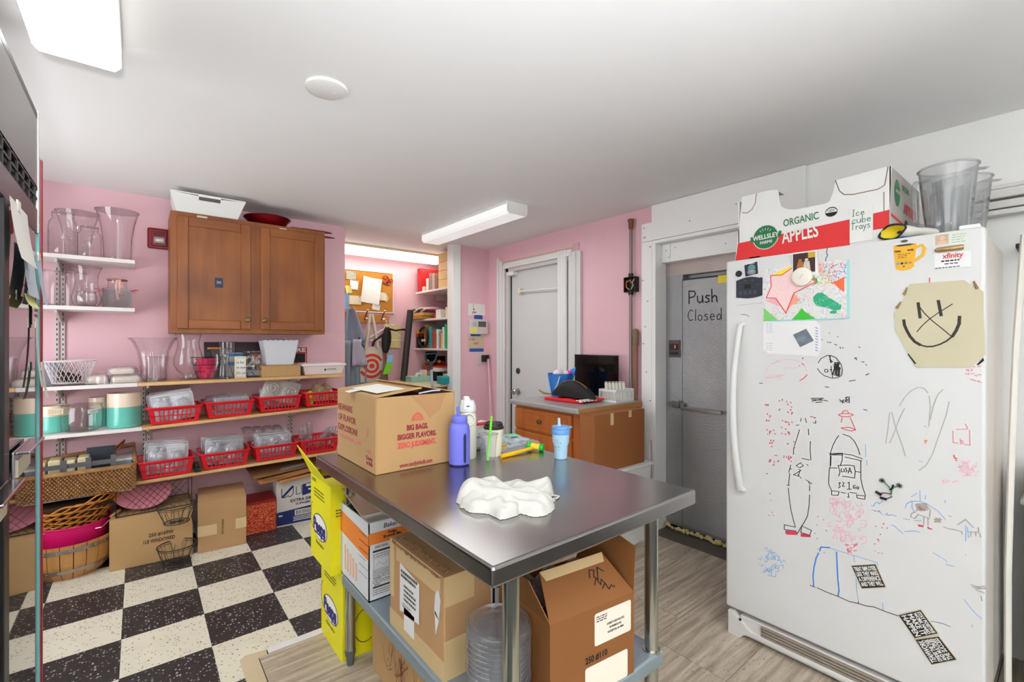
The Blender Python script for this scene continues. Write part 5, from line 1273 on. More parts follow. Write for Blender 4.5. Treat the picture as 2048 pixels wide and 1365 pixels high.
ART = {
 'star': [(.82,1.59),(.775,1.589),(.74,1.611),(.722,1.617),(.703,1.598),(.681,1.583),(.665,1.559),(.653,1.547),(.731,1.51),(.761,1.43),(.8,1.494),(.837,1.498),(.817,1.545)],
 'yellow': [(.819,1.593),(.795,1.601),(.763,1.612),(.74,1.62),(.74,1.611),(.775,1.59)],
 'green_tri': [(.74,1.402),(.718,1.426),(.703,1.448),(.692,1.433),(.674,1.418),(.653,1.403),(.696,1.4)],
 'green_blob': [(.663,1.488),(.649,1.503),(.632,1.504),(.611,1.484),(.587,1.466),(.568,1.45),(.571,1.434),(.591,1.431),(.618,1.445),(.649,1.451),(.661,1.468)],
 'green_blob2': [(.608,1.428),(.594,1.432),(.582,1.427),(.587,1.419),(.604,1.42)],
 'orange': [(.609,1.539),(.584,1.545),(.559,1.557),(.56,1.499),(.574,1.512),(.591,1.533)],
 'peach': [(.731,1.51),(.723,1.492),(.707,1.479),(.74,1.46),(.758,1.436)],
 'stripes': [(.848,1.458),(.791,1.402),(.848,1.401)],
 'green_leaf': [(.665,1.561),(.651,1.564),(.646,1.543),(.665,1.533),(.653,1.547)],
 'pinkpatch': [(.847,1.489),(.799,1.492),(.779,1.458),(.795,1.464)],
 'pink2': [(.647,1.621),(.635,1.622),(.628,1.577),(.635,1.57),(.647,1.591)],
}

# ================================================================ white refrigerator
FRW = pm('fridge_enamel',(212,211,209),.32, var=.02, scale=3, bump=.05, bscale=300)
FX = 2.07
rf = T('refrigerator', 'big white single-door refrigerator covered in marker drawings', 'refrigerator',(2.37,.6,0))
obj('cabinet', MB().box(2.135,.192,.10,2.66,1.005,1.668), pm('fridge_side',(206,198,188),.5, var=.12, scale=3), rf, world=True, bevel=.006)
obj('door', MB().box(FX,.187,.118,2.125,1.012,1.676), FRW, rf, world=True, bevel=.009, seg=3)
obj('door_gasket', MB().box(2.125,.2,.125,2.135,1.0,1.665), pm('gasket_grey',(150,146,140),.6), rf, world=True)
kp = MB().box(2.075,.2,.018,2.13,.95,.1).plate([(2.064,1.0,.0),(2.064,.95,.0),(2.064,.93,.022),(2.064,.90,.03),(2.064,.2,.03),(2.064,.2,.048),(2.064,.9,.05),(2.064,.98,.105),(2.064,1.0,.105)],(1,0,0),.03)
obj('kick_plate', kp, pm('kick_white',(214,210,206),.4), rf, world=True, bevel=.003)
gr_ = MB()
for k in range(4):
    gr_.box(2.066,.2,.052 + k*.012,2.078,.86,.059 + k*.012)
gg = obj('grille', gr_, pm('grille_brown',(150,138,126),.5), rf, world=True); gg['kind'] = 'stuff'
obj('screw', MB().lathe([(.006,0),(.005,.003),(.0001,.003)],10).xf(Matrix.Translation((2.064,.945,.085)) @ Matrix.Rotation(-PI/2,4, 'Y')), DARKM, rf, world=True)
obj('top_hinge', MB().box(2.08,.2,1.676,2.16,.25,1.69), WHITE, rf, world=True, bevel=.004)
hp = [(FX + .004,.935,.66)]
for k in range(15):
    t_ = k/14
    hp.append((FX - .012 - .033*math.sin(PI*t_) ** .8,.942 + .018*math.sin(PI*t_),.665 + .72*t_))
hp.append((FX + .004,.935,1.39))
obj('door_handle', MB().tube(hp, [.012] + [.016 - .004*k/14 for k in range(15)] + [.01],12, flat=1.0), FRW, rf, world=True, smooth=True)
P_f = lambda u, v: (FX - .0012, u, v)
P_g = lambda u, v: (FX - .0018, u, v)
pan = [(.964,1.508),(.964,1.583)] + [(.964 - .112*k/8,1.583 + .012*math.sin(PI*k/8)) for k in range(1,8)] + [(.852,1.587),(.852,1.512)] + [(.852 + .112*k/8,1.510 - .008*math.sin(PI*k/8)) for k in range(1,8)]
obj('control_panel', MB().plate([(FX - .003, y, z) for y, z in pan],(1,0,0),.004), pm('panel_navy',(40,44,54),.3), rf, world=True)
P_p = lambda u, v: (FX - .0036, u, v)
obj('display', MB().face([P_p(.93,1.545), P_p(.9,1.545), P_p(.9,1.563), P_p(.93,1.563)]), INK, rf, world=True)
def print_on(parent, mat, specs, fn, name='print', world=True):
    mb = MB()
    for (a, b, c, d) in specs:
        mb.face([fn(a, b), fn(c, b), fn(c, d), fn(a, d)])
    o = obj(name, mb, mat, parent, world=world)
    o['kind'] = 'stuff'
    return o
print_on(rf, pm('panel_grey',(92,98,110),.5), [(.95 - .02*k,1.52 + .006*j,.938 - .02*k,1.522 + .006*j) for k in range(4) for j in range(3)] + [(.93,1.578,.918,1.580),(.9,1.578,.888,1.58),(.948,1.555,.944,1.558),(.872,1.558,.868,1.561)], P_p)
seam = MB().ribbon([(.964,1.474),(.852,1.479)],.0012, P_f)
obj('seam_line', seam, pm('seam_grey',(150,148,146),.6), rf, world=True)
DC = {'black': ((34,30,32),.0026), 'thin_black': ((80,72,70),.0016), 'blue_grey': ((76,92,112),.003), 'pink_tick': ((226,70,130),.003),
      'blue': ((104,168,218),.0019), 'blue_thick': ((40,128,214),.0042), 'grey': ((172,168,162),.0028), 'brown': ((164,154,146),.0028),
      'red': ((214,62,82),.0026), 'red_lt': ((226,112,126),.002), 'red_fill': ((204,58,84),.004), 'pink': ((236,176,188),.0017), 'orange': ((232,132,84),.004)}
for k, paths in DRAW.items():
    c, w = DC[k]
    mb = MB()
    for p in paths:
        mb.ribbon(p, w, P_f)
    o = obj('marker_drawing', mb, pm('marker_' + k, c,.6, var=.15, scale=60), rf, world=True, label=k.replace('_', ' ').replace(' lt', '') + ' marker strokes on the door')
    o['kind'] = 'stuff'

def flat_on_door(name, label, cat, pts, mat, t=.0015, x=FX - .0002, group=None):
    """flat sheet or magnet on the door; pts are (y, z); returns the thing"""
    cy = sum(p[0] for p in pts)/len(pts); cz = sum(p[1] for p in pts)/len(pts)
    th_ = T(name, label, cat,(x, cy, cz),0, group)
    a = sum(pts[i - 1][0]*pts[i][1] - pts[i][0]*pts[i - 1][1] for i in range(len(pts)))
    q = pts if a > 0 else pts[::-1]
    obj('sheet', MB().plate([(x, y, z) for y, z in q],(-1,0,0), t), mat, th_, world=True)
    return th_,(lambda u, v, e=.0005: (x - t - e, u, v))
# paper smiley
TANP = pm('aged_tan_paper',(196,188,158),.6, var=.05, scale=6)
sm_, f = flat_on_door('smiley_paper', 'torn tan paper with a hand drawn marker smile on the door', 'paper', SMILE_SHEET, TANP,.002)
mb = MB()
for k, w in (('thick',.0085),('mid',.005),('thin',.003)):
    for p in SMILE[k]:
        mb.ribbon(p, w, f)
obj('marker_drawing', mb, pm('sharpie_brown_black',(52,44,40),.6), sm_, world=True)['kind'] = 'stuff'
cu_ = MB()
for (y, z, a) in ((.405,1.43,.6),(.385,1.475,.9),(.205,1.48,2.2)):
    cu_.tube([(FX - .003, y, z),(FX - .005, y - .014*math.cos(a), z + .016*math.sin(a) + .012)], [.0045,.002],8)
obj('curled_edge', cu_, pm('curl_brown',(150,116,66),.7), sm_, world=True, smooth=True)['kind'] = 'stuff'
bk_ = MB().face([(FX - .0024,.192,1.262),(FX - .0024,.207,1.238),(FX - .0024,.203,1.237),(FX - .0024,.190,1.252)]).face([(FX - .0024,.376,1.268),(FX - .0024,.358,1.236),(FX - .0024,.352,1.236),(FX - .0024,.374,1.272)])
obj('corner_magnet', bk_, INK, sm_, world=True)['kind'] = 'stuff'
# colourful drawing in plastic sleeve
art_pts = [(.852,1.617),(.74,1.628),(.552,1.622),(.552,1.402),(.853,1.404)]
ARTBASE = bpy.data.materials.new('pencil_dots')
ARTBASE.use_nodes = True
_N, _L = ARTBASE.node_tree.nodes, ARTBASE.node_tree.links
_tc = _N.new('ShaderNodeTexCoord'); _vo = _N.new('ShaderNodeTexVoronoi'); _vo.inputs['Scale'].default_value = 210
_L.new(_tc.outputs['Object'], _vo.inputs['Vector'])
_hs = _N.new('ShaderNodeHueSaturation'); _hs.inputs['Saturation'].default_value = 1.1; _hs.inputs['Value'].default_value = 1.25
_L.new(_vo.outputs['Color'], _hs.inputs['Color'])
_nz = _N.new('ShaderNodeTexNoise'); _nz.inputs['Scale'].default_value = 26
_L.new(_tc.outputs['Object'], _nz.inputs['Vector'])
_mr = _N.new('ShaderNodeMapRange'); _mr.inputs['From Min'].default_value = .35; _mr.inputs['From Max'].default_value = .65; _mr.inputs['To Min'].default_value = .75; _mr.inputs['To Max'].default_value = .2
_L.new(_nz.outputs[0], _mr.inputs[0])
_lt = _N.new('ShaderNodeMath'); _lt.operation = 'GREATER_THAN'; _lt.inputs[1].default_value = .0
_mx = _N.new('ShaderNodeMix'); _mx.data_type = 'RGBA'; _mx.inputs[7].default_value = lin((224,220,218))
_dm = _N.new('ShaderNodeMath'); _dm.operation = 'MULTIPLY_ADD'; _dm.inputs[1].default_value = 1.0
_ls = _N.new('ShaderNodeMath'); _ls.operation = 'GREATER_THAN'
_L.new(_vo.outputs['Distance'], _ls.inputs[0]); _L.new(_mr.outputs[0], _ls.inputs[1])
_mm = _N.new('ShaderNodeMath'); _mm.operation = 'MAXIMUM'; _mm.inputs[1].default_value = .62
_L.new(_ls.outputs[0], _mm.inputs[0])
_L.new(_mm.outputs[0], _mx.inputs[0]); _L.new(_hs.outputs[0], _mx.inputs[6])
_b = _N['Principled BSDF']; _L.new(_mx.outputs[2], _b.inputs['Base Color']); _b.inputs['Roughness'].default_value = .25
aw, f = flat_on_door('childs_drawing', 'colourful pencil drawing of a pink star in a plastic sleeve', 'drawing', art_pts, ARTBASE,.003)
obj('sleeve_edge', MB().box(FX - .0028,.544,1.40, FX - .0005,.552,1.62).box(FX - .0028,.56,1.398, FX - .0005,.83,1.4035), pm('aqua_sleeve',(150,214,208),.3), aw, world=True)
cols = {'star': (242,206,204), 'yellow': (244,222,44), 'green_tri': (70,190,62), 'green_blob': (52,168,124), 'green_blob2': (52,168,124), 'orange': (238,110,66), 'peach': (240,160,130), 'stripes': (126,200,110), 'green_leaf': (46,170,90), 'pinkpatch': (236,170,176), 'pink2': (240,176,178)}
for k, pts in ART.items():
    e = .0010 if k == 'star' else .0006
    obj('colour_patch', MB().face([f(u, v, e) for u, v in pts]), pm('pencil_' + k, cols[k],.3, var=.1, scale=90), aw, world=True)
mb = MB().ribbon(ART['star'] + ART['star'][:1],.0035, lambda u, v: f(u, v,.0014))
obj('star_outline', mb, pm('pencil_red',(220,62,58),.4), aw, world=True)
dm = MB()
for k in range(120):
    a, r = random.uniform(0,2*PI), random.uniform(.2,1) ** .5
    y, z = .612 - .052*r*math.cos(a),1.463 + .028*r*math.sin(a) + .01*math.cos(a)
    dm.face([f(y + .0011*math.cos(q), z + .0011*math.sin(q),.0012) for q in [2*PI*i/5 for i in range(5)]])
obj('pencil_dots', dm, pm('dot_white',(210,232,220),.4), aw, world=True)['kind'] = 'stuff'
for base, hue in (((.60,1.585),0),((.585,1.575),1),((.63,1.56),2),((.66,1.59),3)):
    mb = MB()
    for k in range(34):
        y, z = base[0] + random.uniform(-.04,.04), base[1] + random.uniform(-.028,.03)
        y = min(max(y,.556),.66)
        mb.face([f(y + .0024*math.cos(q), z + .0024*math.sin(q),.0007 + hue*.0001) for q in [2*PI*i/6 for i in range(6)]])
    obj('pencil_dots', mb, pm('dots_%d' % hue, [(230,110,120),(80,140,210),(240,190,90),(150,200,140)][hue],.4), aw, world=True)['kind'] = 'stuff'
# magnets, photos and cards
def disc_pts(cy, cz, r, n=24): return [(cy + r*math.cos(2*PI*k/n), cz + r*math.sin(2*PI*k/n)) for k in range(n)]
kb = T('black_magnet', 'small round black button magnet above the control panel', 'magnet',(FX,.953,1.614))
obj('button', MB().lathe([(.0135,0),(.0135,.005),(.010,.008),(.0001,.007)],20).xf(Matrix.Rotation(-PI/2,4, 'Y')), BLACKP, kb, smooth=True)
em, f = flat_on_door('square_magnet', 'square dark blue globe magnet with white lettering', 'magnet', [(.931,1.65),(.872,1.661),(.868,1.603),(.926,1.594)], PAPER,.002)
obj('picture', MB().face([f(.929,1.648), f(.874,1.658), f(.8705,1.605), f(.9245,1.597)]), pm('night_blue',(34,40,62),.4, var=.3, scale=60), em, world=True)
obj('globe', MB().face([f(y, z,.0008) for y, z in disc_pts(.898,1.632,.016)]), pm('earth_blue',(64,112,150),.4, c2=(120,150,120), scale=90), em, world=True)
print_on(em, PAPER, [(.918,1.651,.885,1.653),(.915,1.618,.882,1.62),(.915,1.612,.88,1.614),(.91,1.606,.884,1.608)], lambda u, v: f(u, v,.001))
ph, f = flat_on_door('snapshot', 'instant photo of two people under the white disc magnet', 'photo', [(.738,1.672),(.648,1.672),(.645,1.575),(.738,1.575)], PAPER,.001, x=FX - .0045)
obj('picture', MB().face([f(.734,1.667), f(.655,1.667), f(.655,1.588), f(.734,1.588)]), pm('photo_dark',(58,34,34),.3, var=.4, scale=50), ph, world=True)
for cy, c in ((.708,(168,104,44)),(.685,(206,190,176))):
    obj('picture_figure', MB().face([f(cy + .013,1.6,.0008), f(cy - .014,1.6,.0008), f(cy - .010,1.632,.0008), f(cy + .009,1.632,.0008)]).face([f(y, z,.0009) for y, z in disc_pts(cy,1.638,.0065,12)]), pm('figure_%d' % c[0], c,.4, var=.3, scale=120), ph, world=True)
obj('picture_patch', MB().face([f(.68,1.667,.0007), f(.655,1.667,.0007), f(.655,1.645,.0007), f(.68,1.645,.0007)]), pm('photo_yellow',(200,160,40),.4), ph, world=True)
dmg = T('white_disc_magnet', 'thick round cream disc magnet holding the snapshot', 'magnet',(FX - .006,.699,1.572))
obj('disc', MB().lathe([(.036,0),(.0375,.004),(.036,.012),(.03,.015),(.0001,.016)],32).xf(Matrix.Rotation(-PI/2,4, 'Y')), pm('disc_cream',(232,226,212),.4), dmg, smooth=True)
obj('finger_rib', MB().box(-.018,-.002,-.011,-.0155,.002,.011).xf(Matrix.Rotation(.6,4, 'X')), pm('disc_cream_shadow',(212,204,188),.4), dmg, bevel=.001)
nt_, f = flat_on_door('scribbled_note', 'white note sheet with faint blue handwriting', 'note', [(.85,1.398),(.655,1.396),(.64,1.378),(.636,1.29),(.648,1.255),(.83,1.262),(.85,1.28)], pm('note_white',(226,225,224),.6, var=.02),.0012)
mb = MB()
for k in range(10):
    for y0 in (.838,.828,.82):
        z = 1.388 - k*.0075 if k < 6 else 1.37 - k*.009 - .012
        mb.ribbon([(y0, z),(y0 - .006, z + .002)],.0012, f)
for k in range(9):
    mb.ribbon([(.655,1.368 - k*.011),(.648,1.364 - k*.011)],.003, f)
obj('handwriting', mb, pm('biro_blue',(120,130,196),.6), nt_, world=True)['kind'] = 'stuff'
p2, f = flat_on_door('tilted_photo', 'tilted small photo on the scribbled note', 'photo', [(.741,1.341),(.685,1.369),(.653,1.315),(.709,1.284)], PAPER,.001, x=FX - .002)
obj('picture', MB().face([f(.735,1.341), f(.687,1.364), f(.660,1.316), f(.709,1.290)]), pm('photo_slate',(52,62,78),.3, c2=(150,160,170), scale=45), p2, world=True)
# mug shaped magnet
mg = [(.415,1.650)] + [(.415 - .062*k/6,1.650 - .005*math.sin(PI*k/6)) for k in range(1,6)] + [(.352,1.648),(.36,1.57),(.37,1.562),(.395,1.56),(.408,1.567)]
mu, f = flat_on_door('mug_magnet', 'yellow coffee mug shaped magnet with tiny print', 'magnet', mg, pm('mug_yellow',(232,172,30),.4),.0015)
hd_ = MB().tube([(FX - .001,.356,1.634),(FX - .001,.338,1.641),(FX - .001,.331,1.628),(FX - .001,.336,1.606),(FX - .001,.358,1.59)],.0052,8, flat=.25, up=(1,0,0))
obj('handle', hd_, pm('mug_yellow',(232,172,30)), mu, world=True, smooth=True)
obj('coffee_top', MB().face([f(.413,1.649), f(.398,1.645), f(.37,1.645), f(.354,1.648), f(.37,1.651), f(.398,1.651)]), pm('coffee_brown',(62,36,22),.5), mu, world=True)
txt('PERK',.009,(FX - .002,.402,1.628),(0,-1,0),(0,0,1), BROWNINK, mu, world=True, width=.018, bold=.0003)
txt('WORK',.009,(FX - .002,.368,1.628),(0,-1,0),(0,0,1), BROWNINK, mu, world=True, width=.018, bold=.0003)
print_on(mu, BROWNINK, lines(0,.012,.034,3,.006,.0018), lambda u, v: f(.402 - u,1.604 + v))
for k, c in enumerate(((70,160,210),(70,40,30),(50,140,100),(190,120,90))):
    obj('badge', MB().face([f(y, z) for y, z in disc_pts(.402 - .011*k,1.585,.0042,12)]), pm('badge_%d' % k, c,.5), mu, world=True)
obj('badge', MB().face([f(y, z) for y, z in disc_pts(.386,1.574,.003,10)]), pm('badge_4',(60,80,150),.5), mu, world=True)
mu2, f = flat_on_door('oval_magnet', 'tiny dark oval magnet above the mug magnet', 'magnet', [(.385 + .01*math.cos(2*PI*k/16),1.662 + .0045*math.sin(2*PI*k/16)) for k in range(16)], pm('oval_dark',(70,70,50),.4),.0012)
idc, f = flat_on_door('photo_card', 'laminated card with a small faded portrait near the top corner', 'card', [(.312,1.672),(.3,1.676 - .003),(.224,1.672),(.224,1.627),(.312,1.631)], pm('laminate_green',(212,216,204),.3),.001)
obj('portrait', MB().face([f(.305,1.667), f(.272,1.667), f(.272,1.634), f(.305,1.634)]), pm('portrait_tone',(216,190,166),.4, c2=(170,140,120), scale=70), idc, world=True)
obj('portrait_figure', MB().face([f(y, z,.0008) for y, z in disc_pts(.287,1.655,.007,14)]).face([f(.3,1.634,.0008), f(.274,1.634,.0008), f(.28,1.646,.0008), f(.295,1.646,.0008)]), pm('portrait_skin',(222,180,156),.4), idc, world=True)
print_on(idc, pm('grey_green_print',(150,160,150),.6), lines(0,.02,.034,4,.008,.002), lambda u, v: f(.264 - u,1.64 + v))
cb, f = flat_on_door('business_card', 'white business card with red heading under the brass bar magnet', 'card', [(.308,1.612),(.220,1.604),(.219,1.551),(.307,1.558)], pm('card_white',(226,226,226),.5, var=.01),.001)
txt('xfinity',.024,(FX - .0012,.262,1.594),(0,-1,0),(0,0,1), pm('logo_red',(206,66,60),.5), cb, world=True, width=.05, bold=.0005)
print_on(cb, INK, lines(0,.02,.055,1,.007,.0045) + lines(.008,.011,.045,1,.007,.003) + lines(-.015,.0,.065,1,.007,.0022), lambda u, v: f(.29 - u,1.556 + v))
bm = T('bar_magnet', 'brass coloured roll shaped magnet on the business card', 'magnet',(FX - .004,.269,1.6165))
obj('roll', MB().tube([(0,.033,0),(0,.03,0),(0,-.03,.001),(0,-.033,.001)], [.007,.0085,.0085,.007],12), pm('brass_foil',(180,150,106),.3,.6, var=.3, scale=90), bm, smooth=True)
obj('end_cap', MB().tube([(0,.033,0),(0,.036,0)],.0045,10), pm('cap_tan',(150,120,84),.5), bm, smooth=True)
# slogan magnets
def slogan(label, quad, rows_, flip=False):
    t, f = flat_on_door('slogan_magnet', label, 'magnet', quad, pm('magnet_edge',(196,180,146),.5),.003)
    cy = sum(p[0] for p in quad)/4; cz = sum(p[1] for p in quad)/4
    inn = [(cy + (y - cy)*.95, cz + (z - cz)*.95) for y, z in quad]
    obj('face', MB().face([f(y, z) for y, z in inn]), pm('slogan_black',(30,29,30),.5), t, world=True)
    # quad corners: top-left, top-right, bottom-right, bottom-left as read
    tl, tr_, br, bl = [Vector((0, y, z)) for y, z in quad]
    n = len(rows_)
    wts = [r[1] for r in rows_]
    tot = sum(wts); acc = 0
    for s, w in rows_:
        c = (acc + w/2)/tot
        acc += w
        c = .07 + c*.86
        l, r = tl.lerp(bl, c), tr_.lerp(br, c)
        right = (r - l)
        W = right.length
        up = (tl - bl)
        up = (up - right.normalized()*up.dot(right.normalized())).normalized()
        hgt = ((tl - bl).length)*.86*w/tot
        mid = (l + r)/2
        o = txt(s, hgt*1.12,(FX - .0042, mid.y, mid.z),(0, right.y, right.z),(0, up.y, up.z), PAPER, t, world=True, width=W*.87, bold=.0006, lift=0)
    return t
slogan('black slogan magnet about employees who make a difference', [(.539,.476),(.464,.51),(.434,.437),(.506,.402)],
       [('TREAT EMPLOYEES',1),('LIKE THEY MAKE',1),('A DIFFERENCE',1),('AND THEY WILL',1)])
slogan('black slogan magnet starting with stay positive, turned on its side', [(.341,.401),(.296,.34),(.357,.293),(.402,.354)],
       [('STAY POSITIVE',1),('WORK HARD',1),('MAKE IT',1.5),('HAPPEN',1.5)])
slogan('lowest black slogan magnet about teamwork, hung upside down', [(.314,.226),(.357,.291),(.296,.333),(.251,.277)],
       [('TEAMWORK',1.3),('DIVIDES THE TASK',.9),('AND MULTIPLIES',.9),('THE SUCCESS',1.1)])
# pipe-cleaner figure magnet
pf = T('wire_figure', 'little bent wire figure magnet with star hands', 'magnet',(FX - .004,.42,.785))
obj('limbs', MB().tube([(0,.022,.028),(0,.006,.012),(0,.0,.0),(0,-.006,.012),(0,-.02,.022)],.0018,6), pm('wire_green',(40,120,60),.5), pf, smooth=True)
obj('legs', MB().tube([(0,.034,-.018),(0,.018,-.012),(0,.002,-.012),(0,-.002,-.02),(0,.01,-.03),(0,.018,-.032)],.0018,6), pm('wire_plum',(110,40,80),.5), pf, smooth=True)
obj('body', MB().tube([(0,.0,.0),(0,.0,-.012)],.0022,6), pm('wire_green',(40,120,60)), pf, smooth=True)
obj('head', MB().tube([(0,.004,.002),(0,-.002,.008),(0,-.006,.022)],.003,6), INK, pf, smooth=True)
for y, z in ((.026,.03),(-.022,.024)):
    hb_ = MB()
    for k in range(8):
        a = 2*PI*k/8
        hb_.tube([(0, y, z),(-.001, y + .009*math.cos(a), z + .009*math.sin(a))],.0013,5)
    obj('hand', hb_, INK, pf)
for y, z, a in ((.036,-.018,.5),(.022,-.033,.1)):
    obj('shoe', MB().box(-.004,-.010,-.004,.002,.010,.004).xf(Matrix.Translation((0, y, z)) @ Matrix.Rotation(a,4, 'X')), INK, pf, bevel=.001)

# ---- on top of the refrigerator
CW = pm('carton_white',(226,224,221),.55, var=.02, scale=8)
CRED = pm('carton_red',(216,44,44),.5, var=.03, scale=20)
GRN = pm('carton_green',(30,112,66),.5, var=.03)
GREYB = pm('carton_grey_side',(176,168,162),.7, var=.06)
FT = 1.677
ap = T('apple_carton', 'white and red organic apples carton on top of the refrigerator', 'box',(2.36,.72, FT))
front = [(.994, FT + .001),(.44, FT + .001),(.43,1.952),(.602,1.944),(.612,1.90),(.622,1.866),(.64,1.861),(.745,1.862),(.772,1.868),(.797,1.885),(.803,1.9),(.812,1.962),(.848,1.968),(.962,1.968)]
def dimple(pts): return pts
a_ = sum(front[i - 1][0]*front[i][1] - front[i][0]*front[i - 1][1] for i in range(len(front)))
fr_ = front if a_ > 0 else front[::-1]
obj('front_panel', MB().plate([(2.12, y, z) for y, z in fr_],(1,0,0),.004), CW, ap, world=True)
obj('back_panel', MB().plate([(2.585, y, z) for y, z in fr_],(1,0,0),.004), CW, ap, world=True)
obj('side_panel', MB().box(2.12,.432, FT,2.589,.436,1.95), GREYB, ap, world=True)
obj('side_panel', MB().box(2.12,.975, FT,2.589,.979,1.95), CW, ap, world=True)
obj('bottom_panel', MB().box(2.124,.436, FT,2.585,.975, FT + .004), CW, ap, world=True)
obj('flap', MB().hexa([(2.124,.44,1.947),(2.2,.44,1.947),(2.2,.60,1.941),(2.124,.60,1.941),(2.124,.44,1.951),(2.2,.44,1.951),(2.2,.60,1.945),(2.124,.60,1.945)]), CW, ap, world=True)
obj('flap', MB().hexa([(2.124,.815,1.957),(2.2,.815,1.957),(2.2,.96,1.963),(2.124,.96,1.963),(2.124,.815,1.961),(2.2,.815,1.961),(2.2,.96,1.967),(2.124,.96,1.967)]), CW, ap, world=True)
Pa = lambda u, v, e=.0006: (2.12 - e, u, v)
obj('red_band', MB().face([Pa(.993, FT + .001), Pa(.98,1.76), Pa(.556,1.782), Pa(.556, FT + .001)]).face([Pa(.484, FT + .05), Pa(.484,1.788), Pa(.436,1.792), Pa(.438, FT + .05)]), CRED, ap, world=True)
lp = MB().ribbon([(.96,1.895),(.94,1.89),(.92,1.9),(.905,1.925),(.9,1.967)],.003, Pa).ribbon([(.603,1.944),(.59,1.9),(.575,1.882),(.545,1.875),(.47,1.875),(.45,1.885),(.44,1.95)],.003, Pa).ribbon([(.452,1.86),(.452,1.70)],.0025, Pa)
obj('die_cut', lp, pm('die_cut_brown',(120,96,76),.8), ap, world=True)['kind'] = 'stuff'
obj('hand_slot', MB().face([Pa(.93, FT + .002), Pa(.885, FT + .002), Pa(.885, FT + .012), Pa(.93, FT + .012)]), INK, ap, world=True)
txt('ORGANIC',.042,(2.1194,.725,1.815),(0,-1,.055),(0,.055,1), GRN, ap, world=True, width=.13, bold=.0004)
txt('APPLES',.078,(2.1185,.728,1.756),(0,-1,.05),(0,.05,1), PAPER, ap, world=True, width=.135, bold=.0016)
gear = []
for k in range(64):
    a = 2*PI*k/64
    gear.append((.862 + (.052 if k % 2 else .0485)*math.cos(a),1.768 + (.052 if k % 2 else .0485)*math.sin(a)))
obj('badge', MB().face([Pa(u, v,.0012) for u, v in [(.862 + (y - .862)*1.06,1.768 + (z - 1.768)*1.06) for y, z in gear]]), PAPER, ap, world=True)
obj('badge', MB().face([Pa(u, v,.0016) for u, v in gear]), GRN, ap, world=True)
obj('badge_ribbon', MB().face([Pa(.926,1.752,.002), Pa(.8,1.76,.002), Pa(.797,1.785,.002), Pa(.924,1.777,.002)]), GRN, ap, world=True)
txt('WELLSLEY',.027,(2.1178,.861,1.769),(0,-1,.05),(0,.05,1), PAPER, ap, world=True, width=.108, bold=.0007)
txt('FARMS',.017,(2.1178,.859,1.745),(0,-1,.05),(0,.05,1), PAPER, ap, world=True, width=.05, bold=.0004)
rays_ = MB()
for k in range(5):
    a = math.radians(130 - 20*k)
    rays_.ribbon([(.862 - .026*math.cos(a),1.772 + .026*math.sin(a)),(.862 - .036*math.cos(a),1.772 + .036*math.sin(a))],.0018, lambda u, v: Pa(u, v,.002))
obj('badge_rays', rays_, PAPER, ap, world=True)['kind'] = 'stuff'
obj('round_seal', MB().face([Pa(.617 + .021*math.cos(2*PI*k/24),1.824 + .019*math.sin(2*PI*k/24)) for k in range(24)]), INK, ap, world=True)
obj('round_seal', MB().face([Pa(.617 + .019*math.cos(PI*k/16),1.822 + .017*math.sin(PI*k/16),.001) for k in range(17)]), PAPER, ap, world=True)
txt('USDA',.013,(2.1188,.617,1.829),(0,-1,.04),(0,.04,1), INK, ap, world=True, width=.024)
Ps = lambda u, v, e=.0006: (u,.432 - e, v)
obj('side_red_line', MB().face([Ps(2.122,1.77), Ps(2.58,1.745), Ps(2.58,1.755), Ps(2.122,1.78)]), CRED, ap, world=True)
obj('badge', MB().face([Ps(2.21 + .042*math.cos(2*PI*k/28),1.87 + .05*math.sin(2*PI*k/28),.001) for k in range(28)]), GRN, ap, world=True)
txt('WELLSLEY',.02,(2.21,.4305,1.872),(1,0,0),(0,0,1), GREYB, ap, world=True, width=.07, bold=.0005)
txt('ORGANIC',.03,(2.34,.4315,1.905),(1,0,0),(0,0,1), GRN, ap, world=True, width=.12)
txt('APPLES',.055,(2.40,.4315,1.83),(1,0,0),(0,0,1), CRED, ap, world=True, width=.18, bold=.001)
obj('hand_hole', MB().face([Ps(2.35 + .03*math.cos(2*PI*k/20),1.77 + .02*math.sin(2*PI*k/20),.001) for k in range(20)]), BROWNINK, ap, world=True)
obj('paper_note', MB().box(2.1165,.484,1.69,2.1175,.556,1.822), PAPER, ap, world=True)
hw = MB()
Pn = lambda u, v: (2.116,-u, v)
handwriting(hw, 'Ice',-.548,1.79,.024,.0022, Pn,.2)
handwriting(hw, 'cube',-.548,1.762,.026,.0022, Pn,.15)
handwriting(hw, 'Trays',-.552,1.738,.026,.0022, Pn,.12, wid=.5)
obj('lettering', hw, pm('teal_pen',(30,110,100),.6), ap, world=True)['kind'] = 'stuff'
